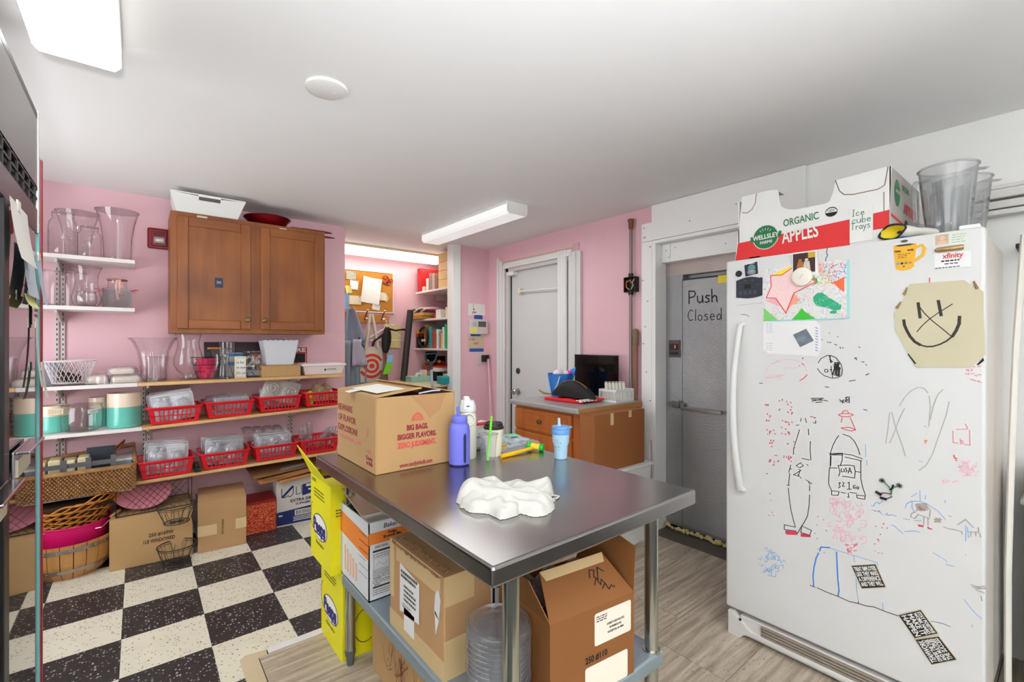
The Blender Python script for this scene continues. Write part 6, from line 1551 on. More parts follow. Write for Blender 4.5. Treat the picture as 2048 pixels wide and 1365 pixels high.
# oven mitt
om = T('oven_mitt', 'white oven mitt with yellow lining at the refrigerator front edge', 'mitt',(2.09,.422, FT),-.75)
mo = [(math.cos(a), math.sin(a)) for a in [2*PI*k/28 for k in range(28)]]
bodym = MB().grid(lambda u, v: (.0 + .16*u,(.046 - .012*u)*math.cos(2*PI*v),.026 + (.024 - .006*u)*math.sin(2*PI*v)*(1 + .1*math.sin(9*u))),8,28)
obj('mitt_body', bodym, pm('mitt_white',(214,210,202),.8, var=.05), om, smooth=True, rot=(0,0,.25))
obj('lining', MB().grid(lambda u, v: (.001 + .03*u,(.044 - .034*u)*math.cos(2*PI*v),.027 + (.022 - .017*u)*math.sin(2*PI*v)),4,28), pm('mitt_yellow',(236,214,50),.8, var=.06, scale=40), om, smooth=True, rot=(0,0,.25))
obj('binding', MB().tube([(-.001 + .006*math.sin(3*math.atan2(s, c)),.0465*c,.027 + .0245*s) for c, s in mo],.0035,8, closed=True), pm('mitt_navy',(34,34,42),.7), om, smooth=True, rot=(0,0,.25))
obj('blue_strap', MB().box(.01,-.03,.001,.05,.05,.005), pm('mitt_blue',(60,100,190),.7), om, rot=(0,0,.25), bevel=.001)
# blender jars
JAR = clear_plastic('smoky_polycarbonate',(150,154,158),.16,.06,1.9)
def blender_jar(label, x, y):
    t = T('blender_jar', label, 'jar',(x, y, FT),0, 'blender jars on the refrigerator')
    wv = lambda th, r, z: 1 + (.045*math.cos(4*th) if z < .24 else 0)
    obj('jar_wall', MB().lathe([(.0001,.004),(.05,.004),(.054,.01),(.066,.12),(.08,.25),(.082,.268),(.080,.268),(.078,.25),(.064,.12),(.052,.014),(.0001,.012)],48, wave=wv), JAR, t, smooth=True)
    obj('rim', MB().tube([(.083*math.cos(2*PI*k/40),.083*math.sin(2*PI*k/40),.27) for k in range(40)],.0035,8, closed=True), JAR, t, smooth=True)
    dl = Vector((-.78,.63,0))
    obj('handle', MB().tube([dl*.072 + Vector((0,0,.225)), dl*.118 + Vector((0,0,.215)), dl*.124 + Vector((0,0,.2)), dl*.118 + Vector((0,0,.075)), dl*.108 + Vector((0,0,.06)), dl*.06 + Vector((0,0,.055))],.009,10, flat=.6), JAR, t, smooth=True)
    obj('pour_spout', MB().hexa([(.06,-.07,.262),(.1,-.1,.268),(.115,-.085,.268),(.075,-.05,.262),(.06,-.07,.268),(.1,-.1,.274),(.115,-.085,.274),(.075,-.05,.268)]), JAR, t, bevel=.003)
    for k in range(4):
        a = PI/4 + k*PI/2 + .5
        obj('rib', MB().hexa([(.05*math.cos(a - .12),.05*math.sin(a - .12),.02),(.05*math.cos(a + .12),.05*math.sin(a + .12),.02),(.058*math.cos(a + .1),.058*math.sin(a + .1),.02),(.058*math.cos(a - .1),.058*math.sin(a - .1),.02),
                              (.071*math.cos(a - .2),.071*math.sin(a - .2),.21),(.071*math.cos(a + .2),.071*math.sin(a + .2),.21),(.078*math.cos(a + .12),.078*math.sin(a + .12),.21),(.078*math.cos(a - .12),.078*math.sin(a - .12),.21)]), JAR, t)
    obj('blade_hub', MB().lathe([(.02,.012),(.02,.02),(.008,.03),(.0001,.03)],16), CHROME, t, smooth=True)
    return t
blender_jar('front smoky clear blender jar with handle on the refrigerator',2.30,.305)
blender_jar('rear smoky clear blender jar half hidden on the refrigerator',2.52,.29)

# ---- far right sliver beside the refrigerator
bo = T('bowed_board', 'tall white bowed strip standing beside the refrigerator', 'board',(2.5,.13,0))
obj('strip', MB().tube([(2.35,.158,0),(2.35,.158,.5),(2.36,.150,.95),(2.40,.142,1.3),(2.48,.132,1.6),(2.5,.128,1.7)],.010,8, flat=1.2), pm('bowed_white',(226,222,212),.5), bo, world=True, smooth=True)
dr = T('plastic_drawers', 'grey plastic drawer tower at the far right edge', 'drawers',(2.66,0,0))
obj('frame', MB().box(2.5,-.28,0,2.8,.10,.72), pm('drawer_grey',(128,126,124),.5), dr, world=True, bevel=.01)
obj('top_lid', MB().box(2.47,-.29,.72,2.81,.138,.745), pm('drawer_lid_grey',(146,144,142),.5), dr, world=True, bevel=.008)
for k in range(3):
    obj('drawer', MB().box(2.47,-.27,.03 + k*.23,2.72,.128,.24 + k*.23), pm('drawer_front',(138,136,134),.45, var=.06, scale=120, stretch=(1,.1,1)), dr, world=True, bevel=.008)
carton('small_carton', 'small brown carton on the grey drawer tower',2.62,.0,.746,.2,.26,.095,0, KRAFT2)
ws = T('wall_ledge', 'dark ledge on the wall behind the refrigerator top', 'shelf',(2.74,.05,1.68))
obj('board', MB().box(-.06,-.3,0,.07,.11,.018), pm('ledge_dark',(40,36,34),.6), ws, bevel=.003)
obj('bracket', MB().box(.06,0,-.06,.07,.02,0), pm('ledge_dark',(40,36,34)), ws)

# ================================================================ shelves on the back wall
ORD = 'first second third fourth fifth sixth seventh eighth ninth'.split()
sc.cycles.transparent_max_bounces = 28
sc.cycles.max_bounces = 10
SHW = pm('white_melamine',(226,218,214),.45, var=.02)
PLY = wood('pine_shelf',(196,148,92),(226,184,128),.5, axis=0, scale=.8, coat=.05)
STD = pm('standard_white',(204,196,192),.4, var=.04)
def shelf(label, x0, x1, z0, z1, y0, th, mat, brackets=()):
    """board whose top runs from z0 at x0 to z1 at x1, front at y0, against the wall"""
    t = T('wall_shelf', label, 'shelf',((x0 + x1)/2,(y0 + YB)/2,(z0 + z1)/2))
    obj('board', MB().hexa([(x0, y0, z0 - th),(x1, y0, z1 - th),(x1, YB - .014, z1 - th),(x0, YB - .014, z0 - th),
                            (x0, y0, z0),(x1, y0, z1),(x1, YB - .014, z1),(x0, YB - .014, z0)]), mat, t, world=True, bevel=.0015)
    for bx in brackets:
        z = z0 + (z1 - z0)*(bx - x0)/(x1 - x0) - th
        obj('bracket', MB().plate([(bx, YB - .012, z),(bx, y0 + .05, z),(bx, y0 + .05, z - .015),(bx, YB - .05, z - .06),(bx, YB - .012, z - .07)],(1,0,0),.012), STD, t, world=True, bevel=.002)
    return t
SZ1, SZ2, SZ3, SZ4, SZ5 = 1.80,1.514,1.066,.80,.485
shelf('top white shelf on the pink wall, holding big jars',-.95,-.015, SZ1, SZ1,3.55,.022, SHW,(-.363,))
shelf('second white shelf on the pink wall, holding glass vases',-.95,-.015, SZ2, SZ2,3.55,.022, SHW,(-.363,))
shelf('white shelf holding the lattice bowl',-.95,-.002, SZ3, SZ3,3.55,.022, SHW,(-.363,))
shelf('long wooden shelf of vases below the wall cabinet',.0,1.222, SZ3, SZ3,3.545,.02, PLY,(.04,.909))
shelf('white shelf holding the teal and cream crocks',-.95,.018, SZ4 - .002, SZ4 - .002,3.55,.02, SHW,(-.363,))
shelf('wooden shelf with the upper row of red baskets',.02,1.21, SZ4, SZ4 + .036,3.53,.018, PLY,(.04,.909))
shelf('low white shelf under the woven tray basket',-.95,-.03,.452,.452,3.55,.02, SHW,())
shelf('lowest wooden shelf with the lower row of red baskets',-.028,1.18, SZ5 - .005, SZ5 + .005,3.53,.018, PLY,(.04,.909))
for i_,(x, z0, z1) in enumerate(((-.363,.40,1.80),(.04,.38,1.08),(.909,.38,1.08))):
    t = T('shelf_standard',('slotted shelf upright under the tall jars', 'slotted shelf upright beside the big teal crock', 'slotted shelf upright behind the red baskets')[i_], 'rail',(x, YB, z0))
    for dx in (-.013,.013):
        obj('rail', MB().box(dx - .008,-.012,0, dx + .008,0, z1 - z0), STD, t, bevel=.001)
    sl = MB()
    for k in range(int((z1 - z0)/.03)):
        for dx in (-.013,.013):
            sl.box(dx - .0022,-.0126,.02 + k*.03, dx + .0022,-.0115,.034 + k*.03)
    obj('slot', sl, INK, t)['kind'] = 'stuff'

GL = clear_plastic('clear_glass',(226,222,226),.015,.03,1.7)
GLP = clear_plastic('pinkish_glass',(214,200,214),.025,.04,1.8)
def glass(name, label, cat, x, y, z, prof, mat=None, n=40, wave=None, rim=None, group=None, sx=1, sy=1, foot=True):
    t = T(name, label, cat,(x, y, z),0, group)
    obj('glass_wall', MB().lathe([(.0001,.006)] + prof, n, wave=wave, sx=sx, sy=sy), mat or GL, t, smooth=True)
    if foot:
        r0 = prof[0][0]
        obj('foot', MB().lathe([(.0001,0),(r0,0),(r0*1.02,.006),(r0*.95,.01),(.0001,.008)], n, sx=sx, sy=sy), mat or GL, t, smooth=True)
    if rim is not False:
        r, zz = prof[-1]
        w = wave or (lambda th, r, z: 1)
        obj('rim', MB().tube([(r*sx*w(2*PI*k/n, r, zz)*math.cos(2*PI*k/n), r*sy*w(2*PI*k/n, r, zz)*math.sin(2*PI*k/n), zz) for k in range(n)],.0022,6, closed=True), mat or GL, t, smooth=True)
    return t
jarp = lambda r, h: [(r*.93,.0),(r,.012),(r, h*.70),(r*.93, h*.80),(r*.72, h*.87),(r*.72, h*.9),(r*.78, h*.91),(r*.74, h*.93),(r*.78, h*.95),(r*.74, h*.98),(r*.74, h)]
# top shelf
jl = glass('storage_jar', 'largest screw-neck glass jar on the top white shelf', 'jar',-.335,3.68, SZ1, jarp(.063,.25))
bp_ = MB()
for k in range(9):
    bp_.tube([(.0635*math.cos(a),.0635*math.sin(a),.06 + k*.011 + .006*math.sin(6*a + k)) for a in [PI + PI*q/18 for q in range(19)]],.0012,4)
obj('embossing', bp_, GL, jl, smooth=True)['kind'] = 'stuff'
glass('flared_vase', 'flared vase standing behind the screw-neck jars', 'vase',-.28,3.76, SZ1, [(.055,0),(.06,.1),(.075,.2),(.095,.27),(.1,.28)], GLP)
js = glass('storage_jar', 'smaller screw-neck jar beside the tall flared vase, top shelf', 'jar',-.222,3.66, SZ1, jarp(.053,.185))
obj('embossing', MB().tube([(.054*math.cos(-PI/2 + .5*math.cos(a)),.054*math.sin(-PI/2 + .5*math.cos(a)),.07 + .028*math.sin(a)) for a in [2*PI*q/20 for q in range(20)]],.0014,4, closed=True), GL, js, smooth=True)
glass('flared_vase', 'tall flared glass vase at the end of the top shelf', 'vase',-.098,3.69, SZ1, [(.062,0),(.066,.03),(.07,.14),(.082,.23),(.098,.29),(.105,.305)], GLP)
# second shelf
glass('cylinder_vase', 'clear cylinder vase on the second shelf by the teal post', 'vase',-.40,3.66, SZ2, [(.055,0),(.055,.2)])
glass('cylinder_vase', 'clear cylinder vase on the second shelf, nearer the curvy vase', 'vase',-.30,3.77, SZ2, [(.06,0),(.06,.21)], GLP)
hv = glass('hurricane_vase', 'curvy hurricane vase holding a small jar, second shelf', 'vase',-.235,3.665, SZ2, [(.045,0),(.062,.02),(.068,.055),(.058,.10),(.05,.14),(.055,.2),(.07,.235)])
glass('candle_jar', 'small clear jar inside the curvy hurricane vase', 'jar',-.235,3.665, SZ2 + .012, [(.038,0),(.045,.02),(.045,.055),(.04,.065),(.042,.078)], GLP,28)
sq = T('square_holder', 'square glass holder around the ribbon tied jar', 'holder',(-.098,3.66, SZ2))
obj('glass_wall', MB().box(-.066,-.06,0,-.062,.06,.115).box(.062,-.06,0,.066,.06,.115).box(-.062,-.06,0,.062,-.056,.115).box(-.062,.056,0,.062,.06,.115).box(-.062,-.056,0,.062,.056,.004), clear_plastic('smoked_glass',(110,96,100),.3,.06), sq)
rj = T('ribbon_jar', 'glass jar with red shredded paper and a ribbon bow', 'jar',(-.098,3.66, SZ2 + .005))
obj('glass_wall', MB().lathe([(.0001,.004),(.045,.004),(.052,.02),(.052,.09),(.045,.125),(.043,.15),(.046,.165)],32), GL, rj, smooth=True)
shd = MB()
for k in range(110):
    a, r, z = random.uniform(0,2*PI),.045*random.uniform(.1,1) ** .5, random.uniform(.008,.075)
    b_ = random.uniform(0,2*PI)
    p = Vector((r*math.cos(a), r*math.sin(a), z))
    q = p + Vector((.014*math.cos(b_),.014*math.sin(b_), random.uniform(-.006,.01)))
    for v_ in (q,):
        if math.hypot(v_.x, v_.y) > .048:
            v_.x *= .8; v_.y *= .8
    shd.tube([p,(p + q)/2 + Vector((0,0,.004)), q],.0016,4)
obj('shredded_paper', shd, pm('shred_red',(206,54,70),.6, var=.2, scale=60), rj)['kind'] = 'stuff'
obj('gold_lid_rim', MB().tube([(.046*math.cos(2*PI*k/28),.046*math.sin(2*PI*k/28),.165) for k in range(28)],.004,6, closed=True), pm('copper_wire',(172,120,90),.4,.6), rj, smooth=True)
obj('ribbon', MB().tube([(.0,-.047,.165),(-.004,-.056,.12),(.002,-.057,.07),(.006,-.056,.045)],.006,6, flat=.25, up=(0,1,0)).tube([(.012,-.047,.165),(.014,-.056,.11),(.01,-.057,.08)],.006,6, flat=.25, up=(0,1,0)), pm('ribbon_stripe',(204,92,96),.6, c2=(232,214,200), scale=90), rj)
bw_ = MB()
for s in (-1,1):
    for k in range(5):
        a = random.uniform(-.6,.9)
        bw_.tube([(s*.06,-.05,.1),(s*(.075 + .006*k),-.055,.1 + .012*math.sin(a*2)),(s*(.085 + .004*k),-.05,.1 + .016*a)],.0016,4)
obj('tinsel_bow', bw_, pm('tinsel_red',(170,60,66),.4,.3), rj)['kind'] = 'stuff'
# third shelf, white part
lb = T('lattice_bowl', 'white wire lattice bowl on the white shelf', 'bowl',(-.305,3.66, SZ3))
lat = MB()
bs = lambda th, t_: ((.065 + .032*t_)*1.15*math.cos(th),(.05 + .032*t_)*math.sin(th),.012 + .125*t_)
for s in (-1,1):
    for k in range(26):
        lat.tube([bs(2*PI*k/26 + s*.55*t_, t_) for t_ in (0,.25,.5,.75,1)],.0014,4)
obj('lattice', lat, pm('wire_white',(222,214,214),.4), lb)['kind'] = 'stuff'
obj('rim', MB().tube([bs(2*PI*k/36,1) for k in range(36)],.003,6, closed=True), pm('wire_white',(222,214,214)), lb, smooth=True)
obj('base_ring', MB().tube([bs(2*PI*k/36,0) for k in range(36)],.003,6, closed=True), pm('wire_white',(222,214,214)), lb, smooth=True)
pf_ = T('pine_cones', 'dark dried bits heaped inside the lattice bowl', 'filling',(-.305,3.66, SZ3 + .014))
pc = MB()
for k in range(26):
    a, r = random.uniform(0,2*PI), random.uniform(0,.048)
    pc.ball((r*1.15*math.cos(a), r*math.sin(a), random.uniform(.008,.055)), random.uniform(.008,.014),7,5)
tag(obj('bits', pc, pm('dried_brown',(70,50,52),.8, var=.3, scale=50), pf_, smooth=True), 'x', 'x')
for k_ in ('label', 'category'): del bpy.data.objects[pf_.children[0].name][k_]
pf_.children[0]['kind'] = 'stuff'
pt = T('flat_mat', 'dark flat cut-out mat under the lattice bowl', 'mat',(-.30,3.60, SZ3))
obj('sheet', MB().plate([(-.11 + .23*k/22 if k < 23 else .12 - .23*(k - 23)/22,(-.045 if k < 23 else .03) + .006*math.sin(k*2.2),0) for k in range(46)],(0,0,1),.0025), pm('mat_dark',(70,62,66),.7), pt)
gb = T('grey_box', 'grey blue metal box behind the lattice bowl', 'box',(-.40,3.76, SZ3))
obj('box_body', MB().box(-.05,-.03,0,.04,.04,.115), pm('slate_box',(136,134,150),.4,.3), gb, bevel=.003)
obj('box_lid', MB().box(-.052,-.032,.112,.042,.042,.122), pm('slate_box',(136,134,150)), gb, bevel=.002)
BAG = pm('cream_bagged',(228,206,182),.35, var=.08, scale=20, bump=.3, bscale=30, coat=.6)
def wrapped_pack(label, x, y, z, w, d, h, rz=0):
    t = T('wrapped_pack', label, 'pack',(x, y, z), rz, 'cream packs wrapped in film')
    obj('contents', MB().box(-w/2 + .008,-d/2 + .008,.001, w/2 - .008, d/2 - .008, h - .008), BAG, t, bevel=.02, seg=4, smooth=True)
    obj('film', MB().grid(lambda u, v: ((u - .5)*w*(1.02 + .02*math.sin(13*v)),(v - .5)*d*1.05, max(.001, h*(1 - abs(2*v - 1) ** 6) ** .4*(1 - abs(2*u - 1) ** 8) ** .4*(1.02 + .04*math.sin(17*u + 8*v)))),22,14), CLRF, t, smooth=True)
    return t
wrapped_pack('film wrapped cream pack, left one on the white shelf',-.185,3.66, SZ3,.10,.16,.055)
wrapped_pack('film wrapped cream pack, right lower one on the white shelf',-.06,3.65, SZ3,.145,.17,.05,.08)
wrapped_pack('film wrapped cream pack lying on top of the right pack',-.07,3.665, SZ3 + .0515,.13,.14,.045,-.15)
# third shelf, wood part
flute = lambda th, r, z: 1 + .035*math.cos(10*th)
glass('fluted_bucket', 'wide fluted clear acrylic bucket vase on the wooden shelf', 'vase',.075,3.68, SZ3, [(.068,0),(.066,.05),(.068,.12),(.08,.19),(.102,.245),(.122,.27)], GLP,60, flute)
glass('fluted_bucket', 'clear acrylic bucket vase nested behind the fluted one', 'vase',.09,3.775, SZ3, [(.055,0),(.055,.06),(.06,.12),(.064,.15)], GLP,60, flute)
glass('brandy_vase', 'big brandy snifter vase on the wooden shelf', 'vase',.255,3.665, SZ3, [(.05,0),(.03,.012),(.03,.03),(.062,.06),(.082,.1),(.08,.14),(.064,.2),(.058,.24),(.072,.295)], GL)
wbk = T('wire_basket', 'black wire basket around the pink bowl on the wooden shelf', 'basket',(.36,3.71, SZ3))
wr3 = MB()
for z, r in ((.0,.055),(.045,.068),(.09,.08),(.14,.092)):
    wr3.tube([(r*c, r*.8*s, z + .003) for c, s in [(math.copysign(abs(math.cos(a)) ** .5, math.cos(a)), math.copysign(abs(math.sin(a)) ** .5, math.sin(a))) for a in [2*PI*k/32 for k in range(32)]]],.0018,5, closed=True)
for k in range(16):
    a = 2*PI*k/16
    c, s = math.copysign(abs(math.cos(a)) ** .5, math.cos(a)), math.copysign(abs(math.sin(a)) ** .5, math.sin(a))
    wr3.tube([(.055*c,.044*s,.003),(.092*c,.0736*s,.143)],.0013,4)
obj('wire', wr3, DARKM, wbk)['kind'] = 'stuff'
pb_ = T('pink_bowl', 'stack of hot pink bowls inside the black wire basket', 'bowl',(.36,3.71, SZ3 + .006))
for k in range(4):
    obj('bowl', MB().lathe([(.0001,0),(.04,0),(.052,.03),(.066,.06),(.069,.062),(.06,.05),(.04,.008),(.0001,.006)],30,(0,0,.022*k)), pm('hot_pink_plastic',(226,66,110),.4, var=.04), pb_, smooth=True)
glass('carafe_vase', 'flared carafe vase in front of the pink bowls', 'vase',.432,3.625, SZ3, [(.078,0),(.074,.01),(.05,.09),(.045,.13),(.052,.18),(.06,.2)], GL)
glass('tall_cylinder', 'tall straight cylinder vase behind the carafe vase', 'vase',.478,3.72, SZ3, [(.052,0),(.052,.245)], GL)
sg = T('hand_sign', 'small white hand lettered sign with a yellow wavy border', 'sign',(.54,3.60, SZ3))
obj('card', MB().box(-.034,-.003,0,.034,.003,.148), PAPER, sg, bevel=.002)
mb = MB()
Pq = lambda u, v: (u,-.0036, v)
mb2 = MB()
mb2.ribbon([(-.026 + .006*math.sin(k*2.4),.01 + .0062*k) for k in range(20)],.003, Pq).ribbon([(.027 + .004*math.sin(k*2.1),.01 + .0062*k) for k in range(20)],.003, Pq).ribbon([(-.028 + .003*k,.138 + .004*math.sin(k*2)) for k in range(19)],.003, Pq).ribbon([(-.028 + .003*k,.009 + .003*math.sin(k*2)) for k in range(19)],.003, Pq)
obj('yellow_squiggle', mb2, pm('squiggle_yellow',(240,214,70),.6), sg)['kind'] = 'stuff'
for k,(s, z) in enumerate((('is be',.1),('is ours',.066),('its yours',.028))):
    handwriting(mb, s,-.022, z,.018,.0022, Pq,.18)
obj('lettering', mb, pm('sign_blue',(64,74,170),.6), sg)['kind'] = 'stuff'
jc = glass('candy_jar', 'wide clear jar behind the hand lettered sign', 'jar',.635,3.68, SZ3, [(.07,0),(.075,.01),(.075,.15),(.07,.16),(.072,.165),(.07,.17),(.072,.175),(.07,.182)], GL)
obj('contents', MB().box(-.04,-.035,.008,.035,.035,.05), pm('blue_packet',(72,110,160),.5, c2=(206,196,190), scale=30), jc, bevel=.006)
bx_ = T('blue_packet_box', 'blue and white packet box behind the carafe vase', 'box',(.535,3.78, SZ3))
obj('box_body', MB().box(-.045,-.03,0,.045,.03,.17), pm('packet_white',(206,202,206),.5), bx_, bevel=.003)
obj('blue_band', MB().box(-.0455,-.0305,.145,.0455,.0305,.165).box(-.0455,-.0305,.08,.0455,.0305,.105), pm('packet_blue',(52,130,196),.5), bx_)
wst = T('wire_easel', 'bent black wire easel in front of the wide clear jar', 'stand',(.655,3.585, SZ3))
obj('wire', MB().tube([(-.06,0,.09),(-.01,0,.092),(.0,0,.098),(-.008,.01,.08),(.01,0,.05),(.04,-.01,.015),(.05,-.01,.003),(.045,.03,.003)],.0022,6).tube([(-.05,0,.04),(-.03,-.01,.015),(-.04,-.012,.003)],.0022,6), DARKM, wst, smooth=True)
po = T('dark_poster', 'dark poster leaning on the wall with a glowing orange emblem', 'poster',(.54,3.82, SZ3))
obj('panel', MB().hexa([(-.185,-.03,0),(.30,-.03,0),(.30,-.024,0),(-.185,-.024,0),(-.185,.016,.245),(.30,.016,.245),(.30,.022,.245),(-.185,.022,.245)]), pm('poster_black',(34,26,34),.4, c2=(70,44,56), scale=5), po)
obj('emblem', MB().face([(-.125 + .042*math.cos(a),-.0312 + .0465*(.200 + .04*math.sin(a))/.2478,.195 + .036*math.sin(a)) for a in [PI*k/14 for k in range(15)]]), pm('emblem_orange',(232,110,40),.5, c2=(246,190,70), scale=60), po)
obj('red_lettering_block', MB().hexa([(.10,-.014,.09),(.22,-.014,.09),(.22,-.012,.09),(.10,-.012,.09),(.10,-.002,.16),(.22,-.002,.16),(.22,0,.16),(.10,0,.16)]), pm('poster_red',(190,60,48),.5), po)
txt('2022',.11,(.185,-.0162,.10),(1,0,0),(0,.188,.98), pm('poster_white',(232,226,220),.5), po, width=.24, bold=.003)
tb_ = T('scalloped_box', 'white scalloped popcorn box on the cardboard tray', 'box',(.79,3.66, SZ3 + .083))
sb = MB()
def wallp(y0, y1): pass
nsc = 28
fpts = [(-.088,0)] + [(.088,0)]
tops = [(.118 - .236*k/nsc,.172 + .006*abs(math.sin(PI*k/4))) for k in range(nsc + 1)]
poly = fpts + tops
sbf = MB().plate([(x,-.05 - .025*z/.172, z) for x, z in poly],(0,1,0),.003)
obj('front_panel', sbf, pm('popcorn_white',(214,216,222),.5), tb_)
obj('back_panel', MB().plate([(x,.05 + .025*z/.172, z) for x, z in poly],(0,-1,0),.003), pm('popcorn_white',(214,216,222)), tb_)
for s in (-1,1):
    obj('side_panel', MB().plate([(s*.088,-.05,0),(s*.088,.05,0),(s*.118,.075,.172),(s*.118,-.075,.172)],(-s,0,0),.003), pm('popcorn_white',(214,216,222)), tb_)
obj('bottom_panel', MB().box(-.088,-.05,0,.088,.05,.003), pm('popcorn_white',(214,216,222)), tb_)
obj('tissue', MB().grid(lambda u, v: (-.11 + .18*u,-.05 + .1*v,.165 + .025*math.sin(7*u + 5*v)*math.sin(PI*u)),10,8), CLRF, tb_, smooth=True)
carton('cardboard_tray', 'flat kraft carton under the white scalloped box',.79,3.66, SZ3 + .001,.25,.2,.08,0, KRAFT, tape=False)
fs = T('red_fire_sign', 'red sign partly hidden behind the scalloped box', 'sign',(.955,3.83, SZ3 + .07))
obj('panel', MB().box(-.09,-.004,0,.075,.004,.135), pm('sign_red',(176,34,40),.5), fs, bevel=.001)
txt('FIRE',.042,(.008,-.0045,.112),(1,0,0),(0,0,1), PAPER, fs, width=.11, bold=.001)
obj('black_block', MB().face([(-.03,-.0047,.02),(.06,-.0047,.02),(.06,-.0047,.085),(-.03,-.0047,.085)]), INK, fs)
obj('white_outline', MB().ribbon([(-.035,.09),(-.035,.02),(-.015,.008),(.015,.003),(.045,.008),(.065,.02),(.065,.09)],.003, lambda u, v: (u,-.005, v)), PAPER, fs)
fsb = T('sign_support', 'small pale box behind the red sign', 'box',(.955,3.80, SZ3))
obj('box_body', MB().box(-.07,-.025,0,.06,.035,.0695), pm('pale_box',(200,180,170),.6), fsb, bevel=.002)
obj('box_lid', MB().box(-.071,-.026,.055,.061,.036,.0693), pm('pale_box',(200,180,170)), fsb, bevel=.002)
wc = T('white_tub', 'long white lidded tub at the right end of the wooden shelf', 'tub',(1.085,3.67, SZ3))
obj('tub_body', MB().hexa([(-.135,-.085,0),(.135,-.085,0),(.135,.085,0),(-.135,.085,0),(-.152,-.1,.07),(.152,-.1,.07),(.152,.1,.07),(-.152,.1,.07)]), pm('tub_white',(230,216,212),.4), wc, bevel=.008, seg=3)
obj('tub_lid', MB().box(-.16,-.108,.068,.16,.108,.082).box(-.14,-.09,.082,.14,.09,.086), pm('tub_lid_white',(236,224,220),.4), wc, bevel=.005)
obj('label', MB().face([(-.01,-.0945,.022),(.09,-.0945,.022),(.09,-.0995,.052),(-.01,-.0995,.052)]), PAPER, wc)
bars(wc, INK, [(.0,.03,.012,.046)] + lines(.02,.042,.085,2,.008,.004), lambda u, v: (u,-.0958 - (v - .022)*.16, v))

# fourth shelf: teal and cream crocks
TEAL = pm('teal_glaze',(98,186,170),.3, var=.06, scale=12, coat=.4)
CRG = pm('cream_glaze',(230,208,186),.35, var=.04, scale=12, coat=.3)
def crock(label, x, y, z, r, h, split, sx=1.0):
    t = T('crock', label, 'crock',(x, y, z),0, 'teal and cream crocks')
    rip = lambda th, r_, z_: 1 + .006*math.sin(z_*300)
    obj('lower_glaze', MB().lathe([(.0001,0),(r*.95,0),(r,.008)] + [(r,.008 + (h*split - .008)*k/10) for k in range(1,11)],44, sx=sx, wave=rip), TEAL, t, smooth=True)
    obj('upper_glaze', MB().lathe([(r, h*split),(r, h - .006),(r*.98, h),(r*.9, h - .002),(r*.88, h*.6),(.0001, h*.58)],44, sx=sx), CRG, t, smooth=True)
    return t
crock('big teal and cream crock beside the first red basket',-.063,3.655, SZ4,.083,.205,.6,1.0)
crock('small teal and cream crock at the left with a paper tag',-.375,3.69, SZ4,.068,.15,.62)
crock('narrow teal and cream crock half hidden behind the glass jar',-.185,3.78, SZ4,.05,.175,.62)
tg = T('paper_tag', 'printed paper tag leaning on the small left crock', 'tag',(-.36,3.615, SZ4 + .105))
obj('card', MB().box(-.032,-.002,-.002,.032,0,.032), CREAMP, tg)
bars(tg, pm('pink_grey_print',(176,130,130),.6), lines(-.027,.022,.027,3,.008,.003), lambda u, v: (u,-.0026, v))
gj = glass('bonbon_jar', 'wide low glass jar with a white label among the crocks', 'jar',-.252,3.63, SZ4, [(.07,0),(.088,.012),(.092,.06),(.092,.125),(.086,.14),(.09,.15)], GL)
obj('label', MB().grid(lambda u, v: (.0935*math.cos(-1.25 + .55*u),.0935*math.sin(-1.25 + .55*u),.105 + .022*v),6,1), PAPER, gj)
bars(gj, INK, lines(-1.2,.118,-.75,2,.009,.003,.1) if False else [(-1.18 + .05*k,.116,-1.15 + .05*k,.119) for k in range(9)] + [(-1.1 + .05*k,.109,-1.07 + .05*k,.111) for k in range(5)], lambda u, v: (.0942*math.cos(u),.0942*math.sin(u), v))

# red baskets
RED = pm('red_basket_plastic',(212,24,40),.35, var=.04, scale=10)
def basket_parts(t, w=.27, d=.235, h=.1, k_=.86):
    wb, db = w*k_, d*k_
    def wall(L0, L1, n, base):
        mb = MB()
        # base(u, v): u in -.5...5 along, v 0..1 up -> point; thickness outwards ignored (solidify)
        def quad(u0, v0, u1, v1):
            mb.face([base(u0, v0), base(u1, v0), base(u1, v1), base(u0, v1)])
        quad(-.5,0,.5,.16); quad(-.5,.47,.5,.53); quad(-.5,.84,.5,1)
        quad(-.5,.16,-.40,.84); quad(.40,.16,.5,.84)
        for k in range(n):
            u = -.4 + .8*(k + .5)/n
            if k < n - 1:
                uu = -.4 + .8*(k + 1)/n
                mb.face([base(uu - .013,.16), base(uu + .013,.16), base(uu + .013,.84), base(uu - .013,.84)])
        return mb
    L = lambda a, b, v: a + (b - a)*v
    obj('lattice_wall', wall(wb, w,9, lambda u, v: (u*L(wb, w, v),-L(db, d, v)/2, h*v)), RED, t, solid=.0035)
    obj('lattice_wall', wall(wb, w,9, lambda u, v: (u*L(wb, w, v), L(db, d, v)/2, h*v)), RED, t, solid=.0035)
    obj('lattice_wall', wall(db, d,7, lambda u, v: (-L(wb, w, v)/2, u*L(db, d, v), h*v)), RED, t, solid=.0035)
    obj('lattice_wall', wall(db, d,7, lambda u, v: (L(wb, w, v)/2, u*L(db, d, v), h*v)), RED, t, solid=.0035)
    obj('base', MB().box(-wb/2,-db/2,.001, wb/2, db/2,.004), RED, t)
    r = []
    for sx_, sy_, a0 in ((1,1,0),(-1,1,90),(-1,-1,180),(1,-1,270)):
        r += [(sx_*(w/2 - .012) + .018*math.cos(math.radians(a0 + q)), sy_*(d/2 - .012) + .018*math.sin(math.radians(a0 + q)), h) for q in (0,45,90)]
    obj('rim', MB().tube(r,.006,8, closed=True), RED, t, smooth=True)
